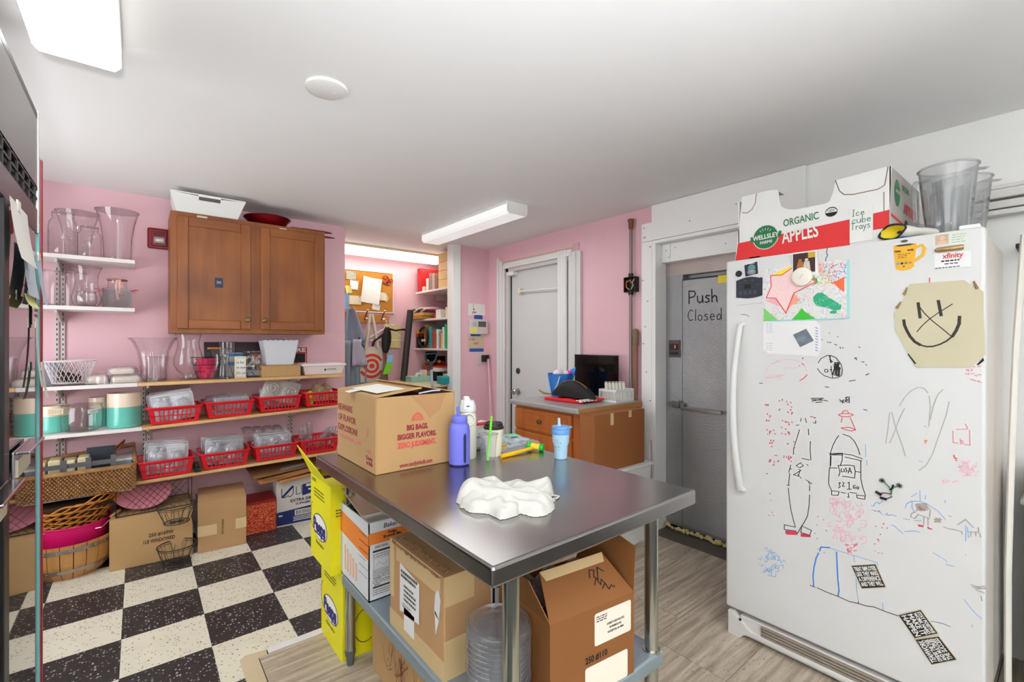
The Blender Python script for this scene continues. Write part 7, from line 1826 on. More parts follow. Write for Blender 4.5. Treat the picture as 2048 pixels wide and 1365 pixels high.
bk_spots = [(.178,3.655, SZ4 + .007,.02, 'red basket of milky moulds, first from the big crock'),
            (.474,3.655, SZ4 + .017,.0, 'red basket of low clear trays, second on the upper basket shelf'),
            (.778,3.655, SZ4 + .028,-.01, 'red basket under the tilted swirl mould, third on the upper shelf'),
            (1.075,3.655, SZ4 + .038,.0, 'red basket with the gold film bag, last on the upper basket shelf'),
            (.135,3.64, SZ5 + .001,.03, 'red basket beside the woven tray basket, lower basket shelf'),
            (.447,3.645, SZ5 + .003,-.02, 'red basket of grey moulds, second on the lower basket shelf'),
            (.752,3.65, SZ5 + .006,.0, 'red basket of round cavity moulds, third on the lower basket shelf'),
            (1.045,3.65, SZ5 + .009,.0, 'red basket of clear tubes, last on the lower basket shelf')]
first = None
for (x, y, z, rz, lab) in bk_spots:
    if first is None:
        first = T('red_basket', lab, 'basket',(x, y, z), rz, 'red slotted plastic baskets')
        basket_parts(first)
    else:
        dup(first,(x, y, z), rz, lab)
# candy moulds: clear sheets with raised cavities
def mould_mesh(w, h, kind, mat):
    nu, nv = 30,24
    def f(u, v):
        x, z = (u - .5)*w, v*h
        b = 0.0
        e = min(u,1 - u,(v),(1 - v))
        if kind == 'rounds':
            cx, cz = (u*3) % 1 - .5,(v*2) % 1 - .5
            r = math.hypot(cx, cz)
            b = .016*math.sqrt(max(0,1 - (r/.36) ** 2)) - (.006 if r < .12 else 0)
        elif kind == 'swirl':
            cx, cz = (u*2) % 1 - .5,(v - .5)*1.3
            r = math.hypot(cx, cz)
            b = .012*max(0,1 - (r/.42) ** 4)*(1 if r < .42 else 0) + (.005*math.sin(r*40 + math.atan2(cz, cx)) if r < .38 else 0)
        elif kind == 'figures':
            for (a, c, s) in ((.27,.58,.19),(.73,.55,.19),(.27,.25,.14),(.73,.22,.14),(.2,.85,.08),(.34,.85,.08),(.5,.35,.07)):
                r = math.hypot(u - a,(v - c)*h/w)/s
                b = max(b,.017*math.sqrt(max(0,1 - r*r)))
        else:
            cx = (u*4) % 1 - .5
            b = .014*(1 if abs(cx) < .36 and .18 < v < .82 else 0)
        if e < .035: b = -.004
        return (x,-b, z)
    me = mesh_of('sheet', MB().grid(f, nu, nv), mat, True)
    return me
MC = clear_plastic('mould_clear',(214,216,222),.14,.06,1.5)
MW = clear_plastic('mould_milky',(222,224,232),.40,.08,1.4)
MT = clear_plastic('mould_tan',(196,190,180),.62,.1,1.4)
MG = clear_plastic('mould_grey',(160,162,168),.2,.06,1.6)
MR = clear_plastic('mould_ridge',(236,238,242),.5,.05,1.8)
MF = clear_plastic('mould_front',(196,198,206),.42,.06,1.6)
def flange(w, h):
    return MB().tube([(-w/2,.004,.004),(w/2,.004,.004),(w/2,.004, h),(-w/2,.004, h)],.0018,4, closed=True)
def mould(label, kind, w, h, mat, x, y, z, tilt, roll, group, rz=0):
    me = MESH_CACHE.setdefault((kind, w, h, mat.name), mould_mesh(w, h, kind, mat))
    t = T('candy_mould', label, 'mould',(x, y, z),0, group)
    t.rotation_euler = (tilt, roll, rz)
    obj('sheet', me, None, t)
    if ('ring', kind, w, h) not in MESH_CACHE:
        rg = MB()
        circ = lambda cx, cz, r: rg.tube([(cx + r*math.cos(2*PI*k/22),-.0035, cz + r*math.sin(2*PI*k/22)) for k in range(22)],.0016,5, closed=True)
        if kind == 'rounds':
            for i in range(6): circ(((i % 3) + .5)/3*w - w/2,(i // 3 + .5)/2*h,.115*w); circ(((i % 3) + .5)/3*w - w/2,(i // 3 + .5)/2*h,.06*w)
        elif kind == 'swirl':
            for i in range(2):
                for r in (.2,.165,.11,.06): circ((i + .5)/2*w - w/2,.5*h, r*w)
        elif kind == 'figures':
            for a, c, s in ((.27,.58,.17),(.73,.55,.17),(.27,.25,.12),(.73,.22,.12),(.2,.85,.06),(.34,.85,.06),(.5,.35,.05),(.27,.58,.08),(.73,.55,.08)): circ((a - .5)*w, c*h, s*w)
        else:
            for i in range(4): rg.tube([((i + a)/4*w - w/2,-.004, b*h) for a, b in ((.14,.18),(.86,.18),(.86,.82),(.14,.82))],.0016,4, closed=True)
        MESH_CACHE['ring', kind, w, h] = mesh_of('cavity_ring', rg, MR, True)
    obj('cavity_ring', MESH_CACHE['ring', kind, w, h], None, t)['kind'] = 'stuff'
    fm_ = MESH_CACHE.setdefault(('fl', w, h, mat.name), mesh_of('flange', flange(w, h), MR, False))
    obj('flange', fm_, None, t)
    return t
def mould_row(bi, n, kinds, w, h, mat, tilt, roll, dy0=-.075, dy1=.08, lab='', front=None, zoff=.012, dx=0):
    x, y, z = bk_spots[bi][:3]
    for k in range(n):
        yy = y + dy0 + (dy1 - dy0)*k/max(1, n - 1)
        kd_ = kinds[k % len(kinds)]
        l = front if (front and k == 0) else ORD[k] + ' from the front, ' + lab
        mould(l, kd_, w, h + .006*(k % 3),(MF if k == 0 and mat is not MW else mat), x + dx + random.uniform(-.012,.012), yy, z + zoff + random.uniform(0,.004),-tilt + random.uniform(-.03,.03), roll + random.uniform(-.03,.03), 'moulds in basket %s' % ('one two three four five six seven eight'.split()[bi]))
mould_row(0,7, ['figures', 'swirl'],.215,.165, MW,.16,-.13, lab='milky mould in the red basket beside the big crock', front='front milky mould leaning out of the red basket next to the big crock')
mould_row(1,5, ['blocks'],.20,.115, MG,.35,.0, lab='clear block cavity mould standing in the second upper red basket', front='front block cavity mould in the second upper red basket', dx=.02)
mould_row(2,4, ['figures', 'rounds'],.2,.13, MC,.2,0, dy0=-.02, lab='clear mould standing behind the swirl mould, third upper red basket')
mould('big tan mould with two swirls tilted in the third upper basket', 'swirl',.24,.165, MT,.765,3.58, SZ4 + .09,-.22,.36, 'moulds in basket three')
mould_row(4,6, ['figures'],.2,.17, MC,.2,.03, lab='clear mould standing behind the animal mould, basket beside the woven tray', front='front clear animal mould in the basket beside the woven tray')
mould_row(5,9, ['figures', 'blocks'],.21,.155, MG,.14,.02, lab='grey clear mould in the packed second lower red basket', front='front grey clear mould in the packed second lower red basket')
mould_row(6,7, ['rounds', 'blocks'],.22,.15, MC,.2,-.03, lab='clear mould standing behind the round cavity mould, third lower basket', front='front round cavity mould in the third lower red basket')
mould('flat clear tray lying across the third lower basket', 'blocks',.26,.14, MG,.70,3.66, SZ5 + .178,-1.35,.05, 'moulds in basket seven')
cs_ = T('clear_clamshell', 'clear clamshell box of tubes lying in the second upper basket', 'box',(.42,3.69, SZ4 + .09))
obj('shell', MB().box(-.075,-.05,0,.075,.05,.05), MC, cs_, bevel=.012, rot=(0,-.12,0))
for k in range(7):
    obj('tube', MB().tube([(-.055 + .018*k,-.04,.052),(-.05 + .018*k,.04,.056)],.008,8), MC, cs_, smooth=True, rot=(0,-.12,0))
gf = T('gold_film_bag', 'glossy gold tinted film bag in the last upper red basket', 'bag',(1.10,3.66, SZ4 + .06))
obj('film', MB().grid(lambda u, v: (-.105 + .20*u,-.07 + .14*v,.03 + .125*math.sin(PI*min(1, u*.9 + .1)) ** .6*math.sin(PI*v) ** .7*(1 + .14*math.sin(15*u + 7*v)) - .02),22,16), clear_plastic('gold_film',(190,166,120),.5,.06,2.5), gf, smooth=True)
obj('contents', MB().ball((0,0,.06),.05,16,10, sx=1.4, sz=.7).ball((-.05,-.02,.05),.03,12,8), MG, gf, smooth=True)
gt_ = T('green_toy', 'lime green knobbly toy at the left of the gold film bag', 'toy',(.972,3.60, SZ4 + .045))
obj('body', MB().box(-.015,-.02,0,.04,.02,.05).ball((-.004,-.005,.075),.022,12,8).ball((.018,-.005,.085),.02,12,8).ball((.01,-.01,.06),.026,12,8), pm('lime_toy',(150,226,20),.5), gt_, smooth=True, bevel=.004)
obj('eye', MB().ball((-.006,-.024,.08),.005,8,6), INK, gt_, smooth=True)
for k in range(7):
    a, b_ = random.uniform(-.9,.9), random.uniform(-.4,.4)
    xx = .95 + .028*k
    t = T('clear_tube', ORD[k] + ' clear plastic tube from the left in the last lower red basket', 'tube',(xx,3.62 + .02*(k % 3), SZ5 + .04),0, 'clear tubes in the last lower basket')
    t.rotation_euler = (b_,.35 + .09*k if k > 2 else -.2 + .1*k,0)
    obj('tube_wall', MB().lathe([(.0001,0),(.018,0),(.02,.005),(.02,.05),(.024,.055),(.02,.06),(.02,.1),(.024,.105),(.02,.11),(.018,.15),(.008,.165)],18), MG, t, smooth=True)
    obj('tube_cap', MB().lathe([(.009,.165),(.009,.18),(.0001,.181)],12), MC, t, smooth=True)
sta = T('black_stapler', 'black stapler-like tool between the first two lower baskets', 'tool',(.292,3.565, SZ5 + .001))
obj('tool_body', MB().box(-.014,-.05,0,.016,.1,.028).box(-.012,-.045,.028,.014,.09,.04), BLACKP, sta, bevel=.004)
obj('tool_plate', MB().box(-.01,-.049,.04,.012,.02,.043), DARKM, sta, bevel=.001)

# ================================================================ wall cabinet and things on it
CAB = wood('maple_stain',(118,60,16),(164,94,34),.45, axis=2, scale=.7, coat=.06)
CABH = wood('maple_stain_rail',(118,60,16),(164,94,34),.45, axis=0, scale=.7, coat=.06)
KNOB = pm('antique_knob',(112,100,76),.35,.9)
def panel_door(parent, x0, x1, z0, z1, y, knob_x, knob_z, name='door', th=.02, fw=.058, world=True):
    d = obj(name, MB().box(x0 + fw, y + .009, z0 + fw, x1 - fw, y + th, z1 - fw), CAB, parent, world=world)
    obj('stile', MB().box(x0, y, z0, x0 + fw, y + th, z1), CAB, d, bevel=.005)
    obj('stile', MB().box(x1 - fw, y, z0, x1, y + th, z1), CAB, d, bevel=.005)
    obj('rail', MB().box(x0 + fw, y, z0, x1 - fw, y + th, z0 + fw), CABH, d, bevel=.005)
    obj('rail', MB().box(x0 + fw, y, z1 - fw, x1 - fw, y + th, z1), CABH, d, bevel=.005)
    if knob_x is not None:
        obj('knob', MB().lathe([(.006,0),(.006,.012),(.015,.016),(.016,.022),(.011,.027),(.0001,.028)],20).xf(Matrix.Translation((knob_x, y, knob_z)) @ Matrix.Rotation(PI/2,4, 'X')), KNOB, d, smooth=True)
    return d
cx0, cx1, cz0, cz1 = .155,1.078,1.368,2.128
wc_ = T('wall_cabinet', 'brown two-door wooden wall cabinet on the pink wall', 'cabinet',(.616,3.7, cz0))
obj('cabinet_box', MB().box(cx0,3.549, cz0, cx1, YB - .001, cz1), CAB, wc_, world=True, bevel=.002)
fr6 = MB().box(cx0,3.54, cz0, cx0 + .04,3.549, cz1).box(cx1 - .03,3.54, cz0, cx1,3.549, cz1).box(.575,3.54, cz0 + .035,.665,3.549, cz1 - .035).box(cx0 + .04,3.54, cz1 - .035, cx1 - .03,3.549, cz1).box(cx0 + .04,3.54, cz0, cx1 - .03,3.549, cz0 + .035)
obj('face_frame', fr6, CAB, wc_, world=True)
panel_door(wc_,.188,.59,1.395,2.10,3.52,.572,1.46)
panel_door(wc_,.65,1.062,1.395,2.10,3.52,.672,1.46)
def small_sticker(lab, x0, x1, z0, z1, y, m):
    t = T('sticker', lab, 'sticker',((x0 + x1)/2, y, z0))
    obj('face', MB().box(x0, y - .0015, z0, x1, y, z1), m, t, world=True)
    return t
sk = small_sticker('navy blue sticker on the left cabinet door',.385,.43,1.665,1.728,3.529, pm('sticker_navy',(28,38,72),.4))
txt('[it]',.02,(.4075,3.527,1.7),(1,0,0),(0,0,1), PAPER, sk, world=True)
small_sticker('cream strip of tape at the top of the left cabinet door',.29,.345,2.106,2.118,3.538, CREAMP)
small_sticker('cream strip of tape at the top of the right cabinet door',.77,.815,2.106,2.113,3.538, CREAMP)
ct = T('cutout_tray', 'white slanted tray with a hand hole on the wall cabinet', 'tray',(.35,3.60, cz1 + .001))
obj('front_panel', MB().plate([(-.165,-.06,.0),(.165,-.06,0),(.20,-.14,.10),(.06,-.1342 + .0,.0925),(.06,-.118,.0725),(-.055,-.118,.0725),(-.055,-.1342,.0925),(-.20,-.14,.10)],(0,.78,.62),.004), WHITE, ct)
obj('front_edge', MB().hexa([(-.20,-.14,.10),(.20,-.14,.10),(.20,-.13,.10),(-.20,-.13,.10),(-.20,-.14,.106),(.20,-.14,.106),(.20,-.13,.106),(-.20,-.13,.106)]).hexa([(-.058,-.136,.0925),(.062,-.136,.0925),(.062,-.131,.0925),(-.058,-.131,.0925),(-.058,-.14,.102),(.062,-.14,.102),(.062,-.13,.102),(-.058,-.13,.102)]), WHITE, ct)
for s in (-1,1):
    obj('side_panel', MB().plate([(s*.165,-.06,0),(s*.165,.14,0),(s*.185,.16,.09),(s*.20,-.14,.105)],(-s,0,0),.004), WHITE, ct)
obj('bottom_panel', MB().box(-.165,-.06,0,.165,.14,.004), WHITE, ct)
rbw = T('red_bowl', 'shiny dark red metal bowl on the wall cabinet', 'bowl',(.72,3.67, cz1 + .001))
obj('bowl_wall', MB().lathe([(.0001,.002),(.08,.002),(.11,.02),(.132,.058),(.148,.066),(.15,.063),(.136,.05),(.112,.014),(.08,0),(.0001,0)],44), pm('metallic_red',(150,18,30),.25,.7), rbw, smooth=True)
obj('rim', MB().tube([(.149*math.cos(2*PI*k/44),.149*math.sin(2*PI*k/44),.0655) for k in range(44)],.0025,6, closed=True), pm('rim_dark_red',(90,30,28),.3,.7), rbw, smooth=True)
for i_,(y, x0, x1, lab) in enumerate(((3.72,.93,1.2, 'dark red wooden paddle end sticking out over the cabinet corner, upper'),(3.60,.95,1.15, 'dark red wooden paddle end sticking out over the cabinet corner, lower'))):
    t = T('paddle', lab, 'paddle',(1.06, y, cz1 + .002 + .008*i_))
    obj('blade', MB().plate([(-.13,-.02,0),(.0,-.025,0),(.10 - .04*i_,-.02,0),(.15 - .06*i_,0,0),(.10 - .04*i_,.02,0),(-.13,.02,0)],(0,0,1),.007), pm('paddle_red',(120,40,34),.5), t)
    obj('grip', MB().box(-.2,-.01,0,-.13,.01,.007), pm('paddle_red',(120,40,34)), t)
fa = T('fire_alarm', 'dark red fire alarm strobe on the pink wall', 'alarm',(.108, YB,1.995))
obj('base', MB().box(-.062,-.022,-.068,.062,0,.068), pm('alarm_red',(134,20,32),.4), fa, bevel=.014, seg=4)
obj('horn', MB().box(-.042,-.034,-.052,.042,-.022,.056), pm('alarm_red',(134,20,32)), fa, bevel=.01, seg=3)
obj('strobe_lens', MB().box(-.03,-.046,-.036,.03,-.034,.006), clear_plastic('strobe_clear',(220,214,214),.35,.05,2.5), fa, bevel=.006)
obj('flash_tube', MB().box(-.022,-.04,-.024,.022,-.0345,-.006), CHROME, fa, bevel=.002)
obj('grille', MB().box(-.03,-.0348,.016,.03,-.034,.044), pm('alarm_dark',(96,16,24),.5), fa)

# ================================================================ low goods by the back wall
# woven tray basket
def weave_mat(n, c1, c2):
    return pm(n, c1,.65, c2=c2, scale=26, bump=.3, bscale=120)
WV = weave_mat('seagrass',(96,58,34),(196,146,92))
wt = T('woven_basket', 'long rectangular brown woven tray basket on the low shelf', 'basket',(-.33,3.64,.4525))
x0, x1, y0, y1, hh = -.37,.315,-.145,.17,.135
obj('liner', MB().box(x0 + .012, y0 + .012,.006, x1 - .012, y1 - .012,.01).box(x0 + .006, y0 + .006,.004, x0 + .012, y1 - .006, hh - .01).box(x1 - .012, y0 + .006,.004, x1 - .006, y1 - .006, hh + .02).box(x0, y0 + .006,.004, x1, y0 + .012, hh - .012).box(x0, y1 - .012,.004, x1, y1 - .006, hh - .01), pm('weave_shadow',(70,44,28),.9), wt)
wv_ = MB()
for r in range(12):
    z = .006 + r*.0112
    ph = PI*(r % 2)
    wv_.tube([(x0 + .3 + (x1 - x0 - .3)*k/46, y0 + .004 - .0055*math.cos(PI*k/1.0 + ph) - .001, z + .0015*math.sin(k*1.7 + r)) for k in range(47)],.0062,5)
    wv_.tube([(x1 - .004 + .0055*math.cos(PI*k + ph), y0 + (y1 - y0)*k/22, z) for k in range(23)],.0062,5)
obj('weave', wv_, WV, wt, smooth=True)['kind'] = 'stuff'
obj('rim', MB().tube([(x0, y0, hh),(x1 - .02, y0, hh),(x1, y0 + .02, hh + .01),(x1 - .004, y1, hh + .07),(x0, y1, hh + .01)],.013,8), WV, wt, smooth=True)
gb_ = T('metal_slat_basket', 'grey metal slat basket with copper handles in the woven basket', 'basket',(-.30,3.65,.466))
GMT = pm('galv_band',(118,118,120),.4,.7, var=.2, scale=40)
for k in range(3):
    obj('band', MB().box(-.2,-.10,.05 + .045*k,.19,-.096,.075 + .045*k).box(.186,-.10,.05 + .045*k,.19,.1,.075 + .045*k), GMT, gb_)
for x in (-.12,-.02,.08,.187):
    obj('upright', MB().box(x - .012,-.104,0, x + .012,-.1,.19), GMT, gb_)
obj('end_panel', MB().box(.06,.1,0,.19,.104,.21).box(.191,-.1,0,.195,.1,.2), pm('slate_end',(76,80,88),.5,.4), gb_)
obj('handle', MB().tube([(.192,-.03,.19),(.225,-.03,.225),(.235,.0,.25),(.225,.03,.235),(.192,.05,.2)],.005,8), pm('copper_handle',(150,84,56),.35,.8), gb_, smooth=True)
pk3 = T('cream_packets', 'cream packets standing inside the metal slat basket', 'packets',(-.33,3.66,.47))
for k in range(4):
    obj('packet', MB().box(-.12 + .06*k,-.05,0,-.07 + .06*k,.05,.17 + .008*(k % 2)), pm('cream_packet',(222,208,164),.5, var=.06), pk3, bevel=.006)
cd = T('window_card', 'clear windowed card box at the right end of the woven basket', 'box',(-.07,3.66,.468))
obj('box_body', MB().box(-.05,-.07,0,.04,.06,.145), pm('windowed_grey',(150,154,164),.3), cd, bevel=.002)
obj('edge', MB().box(-.052,-.072,.138,.042,.062,.148), PAPER, cd)

# willow basket, pink tub, bushel basket stacked at the left
bu = T('bushel_basket', 'round slatted wooden bushel basket with metal hoops', 'basket',(-.30,3.655,0))
WS = wood('bushel_slat',(168,112,58),(204,150,88),.45, axis=2, scale=.6)
br = lambda z: .135 + .045*min(1, z/.09) ** .6 + .012*z/.2
for k in range(22):
    a0, a1 = 2*PI*k/22,2*PI*(k + .93)/22
    mb = MB()
    zs = [0,.03,.07,.12,.2]
    mb.grid(lambda u, v: ((br(.2*u))*math.cos(a0 + (a1 - a0)*v),(br(.2*u))*math.sin(a0 + (a1 - a0)*v),.2*u),7,3)
    obj('slat', mb, WS, bu, solid=.005)
obj('bottom', MB().lathe([(.0001,.001),(.135,.001),(.135,.006),(.0001,.006)],24), WS, bu)
for z in (.055,.17):
    hoop = obj('hoop', MB().lathe([(br(z) + .004, z - .009),(br(z) + .0055, z - .009),(br(z + .01) + .0055, z + .011),(br(z + .01) + .004, z + .011)],44, loop=True), pm('hoop_metal',(170,164,160),.3,.9), bu, smooth=True)
    for k in range(12):
        a = -2.9 + k*.28
        obj('rivet', MB().ball(((br(z) + .0055)*math.cos(a),(br(z) + .0055)*math.sin(a), z),.0045,8,5), pm('rivet_brass',(190,170,140),.3,.9), hoop, smooth=True)
pt_ = T('pink_tub', 'hot pink tub with wooden grip handles nested in the bushel basket', 'tub',(-.29,3.655,.10))
obj('tub_wall', MB().lathe([(.0001,0),(.115,0),(.12,.006),(.16,.18),(.167,.184),(.165,.19),(.155,.182),(.113,.01),(.0001,.008)],44, wave=lambda th, r, z: 1 + .003*math.sin(z*500)), pm('fuchsia_plastic',(226,20,108),.4, var=.04), pt_, smooth=True)
obj('handle_wire', MB().tube([(.10,-.125,.15),(.13,-.14,.155),(.17,-.11,.19),(.205,-.06,.2)],.002,6), CHROME, pt_, smooth=True)
obj('grip', MB().tube([(.165,-.1,.192),(.175,-.09,.197),(.2,-.055,.207),(.207,-.045,.208)], [.007,.0095,.0095,.006],12), pm('grip_wood',(206,160,104),.5), pt_, smooth=True)
obj('paper_lining', MB().grid(lambda u, v: (-.12 + .2*u,-.12 + .1*v,.165 + .03*v + .01*math.sin(6*u)),8,4), pm('lining_paper',(226,186,160),.7), pt_, smooth=True)
wl2 = T('willow_basket', 'orange brown willow bowl basket on top of the pink tub', 'basket',(-.285,3.655,.255))
wlw = MB()
WO = weave_mat('willow_rod',(166,92,30),(222,148,62))
for r in range(15):
    t_ = r/14
    R_, z = .11 + .085*t_,.005 + .15*t_ ** 1.1
    tilt = .05*t_
    wlw.tube([((R_*1.08 + .004*math.sin(7*a + PI*(r % 2)))*math.cos(a),(R_ + .004*math.sin(7*a + PI*(r % 2)))*math.sin(a), z + .010*math.sin(9*a + r*2.1) + tilt*math.cos(a)) for a in [2*PI*k/60 for k in range(60)]],.0044,5, closed=True)
obj('weave', wlw, WO, wl2, smooth=True)['kind'] = 'stuff'
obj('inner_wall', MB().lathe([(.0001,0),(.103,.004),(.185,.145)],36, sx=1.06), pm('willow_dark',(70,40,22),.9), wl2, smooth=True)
obj('handle', MB().tube([(.17,-.08,.13),(.205,-.03,.17),(.215,.02,.185),(.2,.07,.16)],.009,7).tube([(.175,-.07,.12),(.212,-.02,.165),(.2,.03,.187),(.195,.08,.15)],.008,7), WO, wl2, smooth=True)
fb = T('film_bundle', 'crumpled clear film inside the willow basket', 'film',(-.30,3.66,.31))
obj('film', MB().grid(lambda u, v: (-.09 + .18*u,-.09 + .18*v,.06*math.sin(PI*u)*math.sin(PI*v)*(1 + .3*math.sin(13*u + 9*v))),16,16), CLRF, fb, smooth=True)
# boxes on the floor against the wall
def floor_box(label, xl, yl, xr_, yr, h, d, m, **k):
    rz = math.atan2(yr - yl, xr_ - xl)
    w = math.hypot(xr_ - xl, yr - yl)
    n = Vector((-math.sin(rz), math.cos(rz),0))
    c = Vector(((xl + xr_)/2,(yl + yr)/2,0)) + n*d/2
    return carton('carton', label, c.x, c.y,0, w, d, h, rz, m, **k), w, d
b1_, w_, d_ = floor_box('wide kraft carton printed windowed beside the bushel basket',-.128,3.478,.262,3.452,.292,.33, KRAFT, tape=False, seam='x')
txt('250 #169W',.03,(.04,-d_/2,.165),(1,0,0),(0,0,1), pm('stencil_dark',(60,46,36),.7), b1_, width=.12, bold=.0006)
txt('1LB WINDOWED',.03,(.03,-d_/2,.13),(1,0,0),(0,0,1), pm('stencil_dark',(60,46,36)), b1_, width=.15, bold=.0006)
b2_, w_, d_ = floor_box('kraft carton with pale tape, made in usa print',.286,3.44,.546,3.415,.315,.34, KRAFT2, tape=False, seam='x')
obj('tape', MB().box(-w_/2 - .0008,-d_/2 - .0008,.10,-w_/2 + .10,-d_/2,.165), TAPE, b2_); obj('tape', MB().box(w_/2 - .06,-d_/2 - .0008,.11, w_/2 + .0008,-d_/2,.175), TAPE, b2_)
txt('MADE IN USA',.018,(.0,-d_/2,.14),(0,0,-1),(1,0,0), pm('stencil_dark',(60,46,36)), b2_, width=.095)
rbx = carton('gift_box', 'red gift box with gold scroll pattern',.66,3.655,0,.185,.22,.215,-.04, pm('gift_red',(190,24,28),.4, var=.05), tape=False, topflaps=False)
SCR = bpy.data.materials.new('gold_scroll')
SCR.use_nodes = True
_N, _L = SCR.node_tree.nodes, SCR.node_tree.links
_tc = _N.new('ShaderNodeTexCoord'); _wv = _N.new('ShaderNodeTexWave'); _wv.wave_type = 'RINGS'; _wv.inputs['Scale'].default_value = 26; _wv.inputs['Distortion'].default_value = 14; _wv.inputs['Detail'].default_value = 1; _wv.inputs['Detail Scale'].default_value = 2.2
_L.new(_tc.outputs['Object'], _wv.inputs['Vector'])
_cr = _N.new('ShaderNodeValToRGB'); _cr.color_ramp.elements[0].position = .80; _cr.color_ramp.elements[0].color = lin((196,22,26)); _cr.color_ramp.elements[1].position = .86; _cr.color_ramp.elements[1].color = lin((226,160,84))
_L.new(_wv.outputs['Fac'], _cr.inputs[0]); _L.new(_cr.outputs[0], _N['Principled BSDF'].inputs['Base Color']); _N['Principled BSDF'].inputs['Roughness'].default_value = .4
obj('patterned_front', MB().face([(-.092,-.1112,.002),(.092,-.1112,.002),(.092,-.1112,.2),(-.092,-.1112,.2)]), SCR, rbx)
obj('box_lid', MB().box(-.0935,-.1115,.2,.0935,.1115,.217), pm('gift_lid',(150,20,24),.45), rbx, bevel=.002)
ed = carton('drinks_case', 'white and navy printed case under the folded cardboard',.905,3.69,0,.275,.28,.335,-.085, pm('case_white',(214,208,200),.5, var=.03), tape=False, seam='x')
ye = lambda u, v: (u,-.1408, v); ye2 = lambda u, v: (u,-.1412, v)
NV = pm('case_navy',(32,44,104),.5, var=.05)
obj('navy_band', MB().face([ye(-.1375,.012), ye(.1375,.012), ye(.1375,.125), ye(-.1375,.105)]).face([ye(.03,.20), ye(.11,.215), ye(.11,.29), ye(.03,.28)]), NV, ed)['kind'] = 'stuff'
bars(ed, PAPER, [(.055,.262,.095,.28),(.07,.235,.098,.246),(-.02,.065,.12,.105)], ye2)
bars(ed, INK, barcode(-.012,.07,.112,.1), lambda u, v: (u,-.1416, v))
bars(ed, PAPER, lines(-.03,.052,.125,3,.012,.006) + [(-.125,.075,-.1,.085)], ye2)
mb = MB().ribbon([(-.105,.27),(-.105,.22),(-.085,.205),(-.065,.215),(-.05,.205),(-.03,.225),(-.03,.28)],.005, ye2).ribbon([(-.10,.21),(-.035,.275)],.016, ye2).ribbon([(-.01,.27),(-.01,.215),(.025,.22),(.025,.275)],.004, ye2)
obj('crest_print', mb, NV, ed)['kind'] = 'stuff'
txt('EXTRA DRY',.028,(.03,-.141,.175),(1,0,.04),(0,0,1), INK, ed, width=.16, bold=.0008)
txt('SUPREMO',.022,(.04,-.141,.148),(1,0,.04),(0,0,1), NV, ed, width=.11, bold=.0003)
fc = T('folded_cartons', 'flattened brown cartons lying across the printed case', 'cardboard',(.86,3.66,.338))
for k,(a, b_, c, d, z, tl) in enumerate(((-.10,-.20,.15,.15,.0,.01),(-.22,-.18,.20,.17,.01,.03),(-.25,-.13,.24,.18,.04,.025))):
    obj('board', MB().hexa([(a, b_, z),(c, b_ + .05, z + tl),(c + .03, d, z + tl + .04),(a - .02, d - .02, z + .04),(a, b_, z + .006),(c, b_ + .05, z + tl + .006),(c + .03, d, z + tl + .046),(a - .02, d - .02, z + .046)]), kraft('folded_board_%d' % k, [(186,128,76),(170,114,66),(140,100,66)][k]), fc)
obj('silver_strip', MB().hexa([(-.08,-.10,.062),(.09,-.075,.072),(.095,-.04,.078),(-.07,-.06,.068),(-.08,-.10,.064),(.09,-.075,.074),(.095,-.04,.08),(-.07,-.06,.07)]), pm('silver_tape',(190,196,206),.25,.4), fc)
bars(fc, BROWNINK, lines(-.2,-.152,-.05,2,.012,.006), lambda u, v: (u, v - (.0 if True else 0),.030))
# wire rack with pink plate
rk = T('wire_rack', 'black crossed-wire rack on the wide kraft carton', 'rack',(.07,3.63,.2965))
mb = MB()
for y in (-.13,.13):
    for k in range(-8,14):
        for s in (1,-1):
            p0 = -.2 + k*.034
            pts_ = [(p0 + s*.14*t_, y,.16*t_ - .0) for t_ in (0,1)]
            lo = [(max(-.17, min(.19, x)), yy, z) for x, yy, z in pts_]
            if abs(lo[0][0] - pts_[0][0]) < .001 and abs(lo[1][0] - pts_[1][0]) < .001:
                mb.tube(pts_,.0014,4)
for x in (-.17,.19):
    mb.tube([(x,-.13,0),(x,-.13,.165),(x,.13,.165),(x,.13,0)],.003,6, closed=True)
for z in (0.002,.165):
    mb.tube([(-.17,-.13, z),(.19,-.13, z),(.19,.13, z),(-.17,.13, z)],.003,6, closed=True)
obj('wire', mb, pm('rack_black',(40,36,38),.5,.5), rk)['kind'] = 'stuff'
obj('foot', MB().box(-.172,-.132,0,-.166,-.126,.01), pm('rack_black',(40,36,38)), rk)
pp = T('pink_plate', 'large oval pink plate standing in the black wire rack', 'plate',(.02,3.63,.382))
pp.rotation_euler = (PI/2 - .75,.12,0)
obj('plate_body', MB().lathe([(.0001,0),(.09,.001),(.11,.012),(.14,.022),(.141,.026),(.108,.017),(.088,.006),(.0001,.005)],44, sy=.82), pm('dusty_pink_ceramic',(210,132,146),.35, coat=.3), pp, smooth=True)
obj('rim', MB().tube([(.1405*math.cos(2*PI*k/44),.1405*.82*math.sin(2*PI*k/44),.024) for k in range(44)],.0025,6, closed=True), pm('rim_rose',(190,110,124),.35), pp, smooth=True)
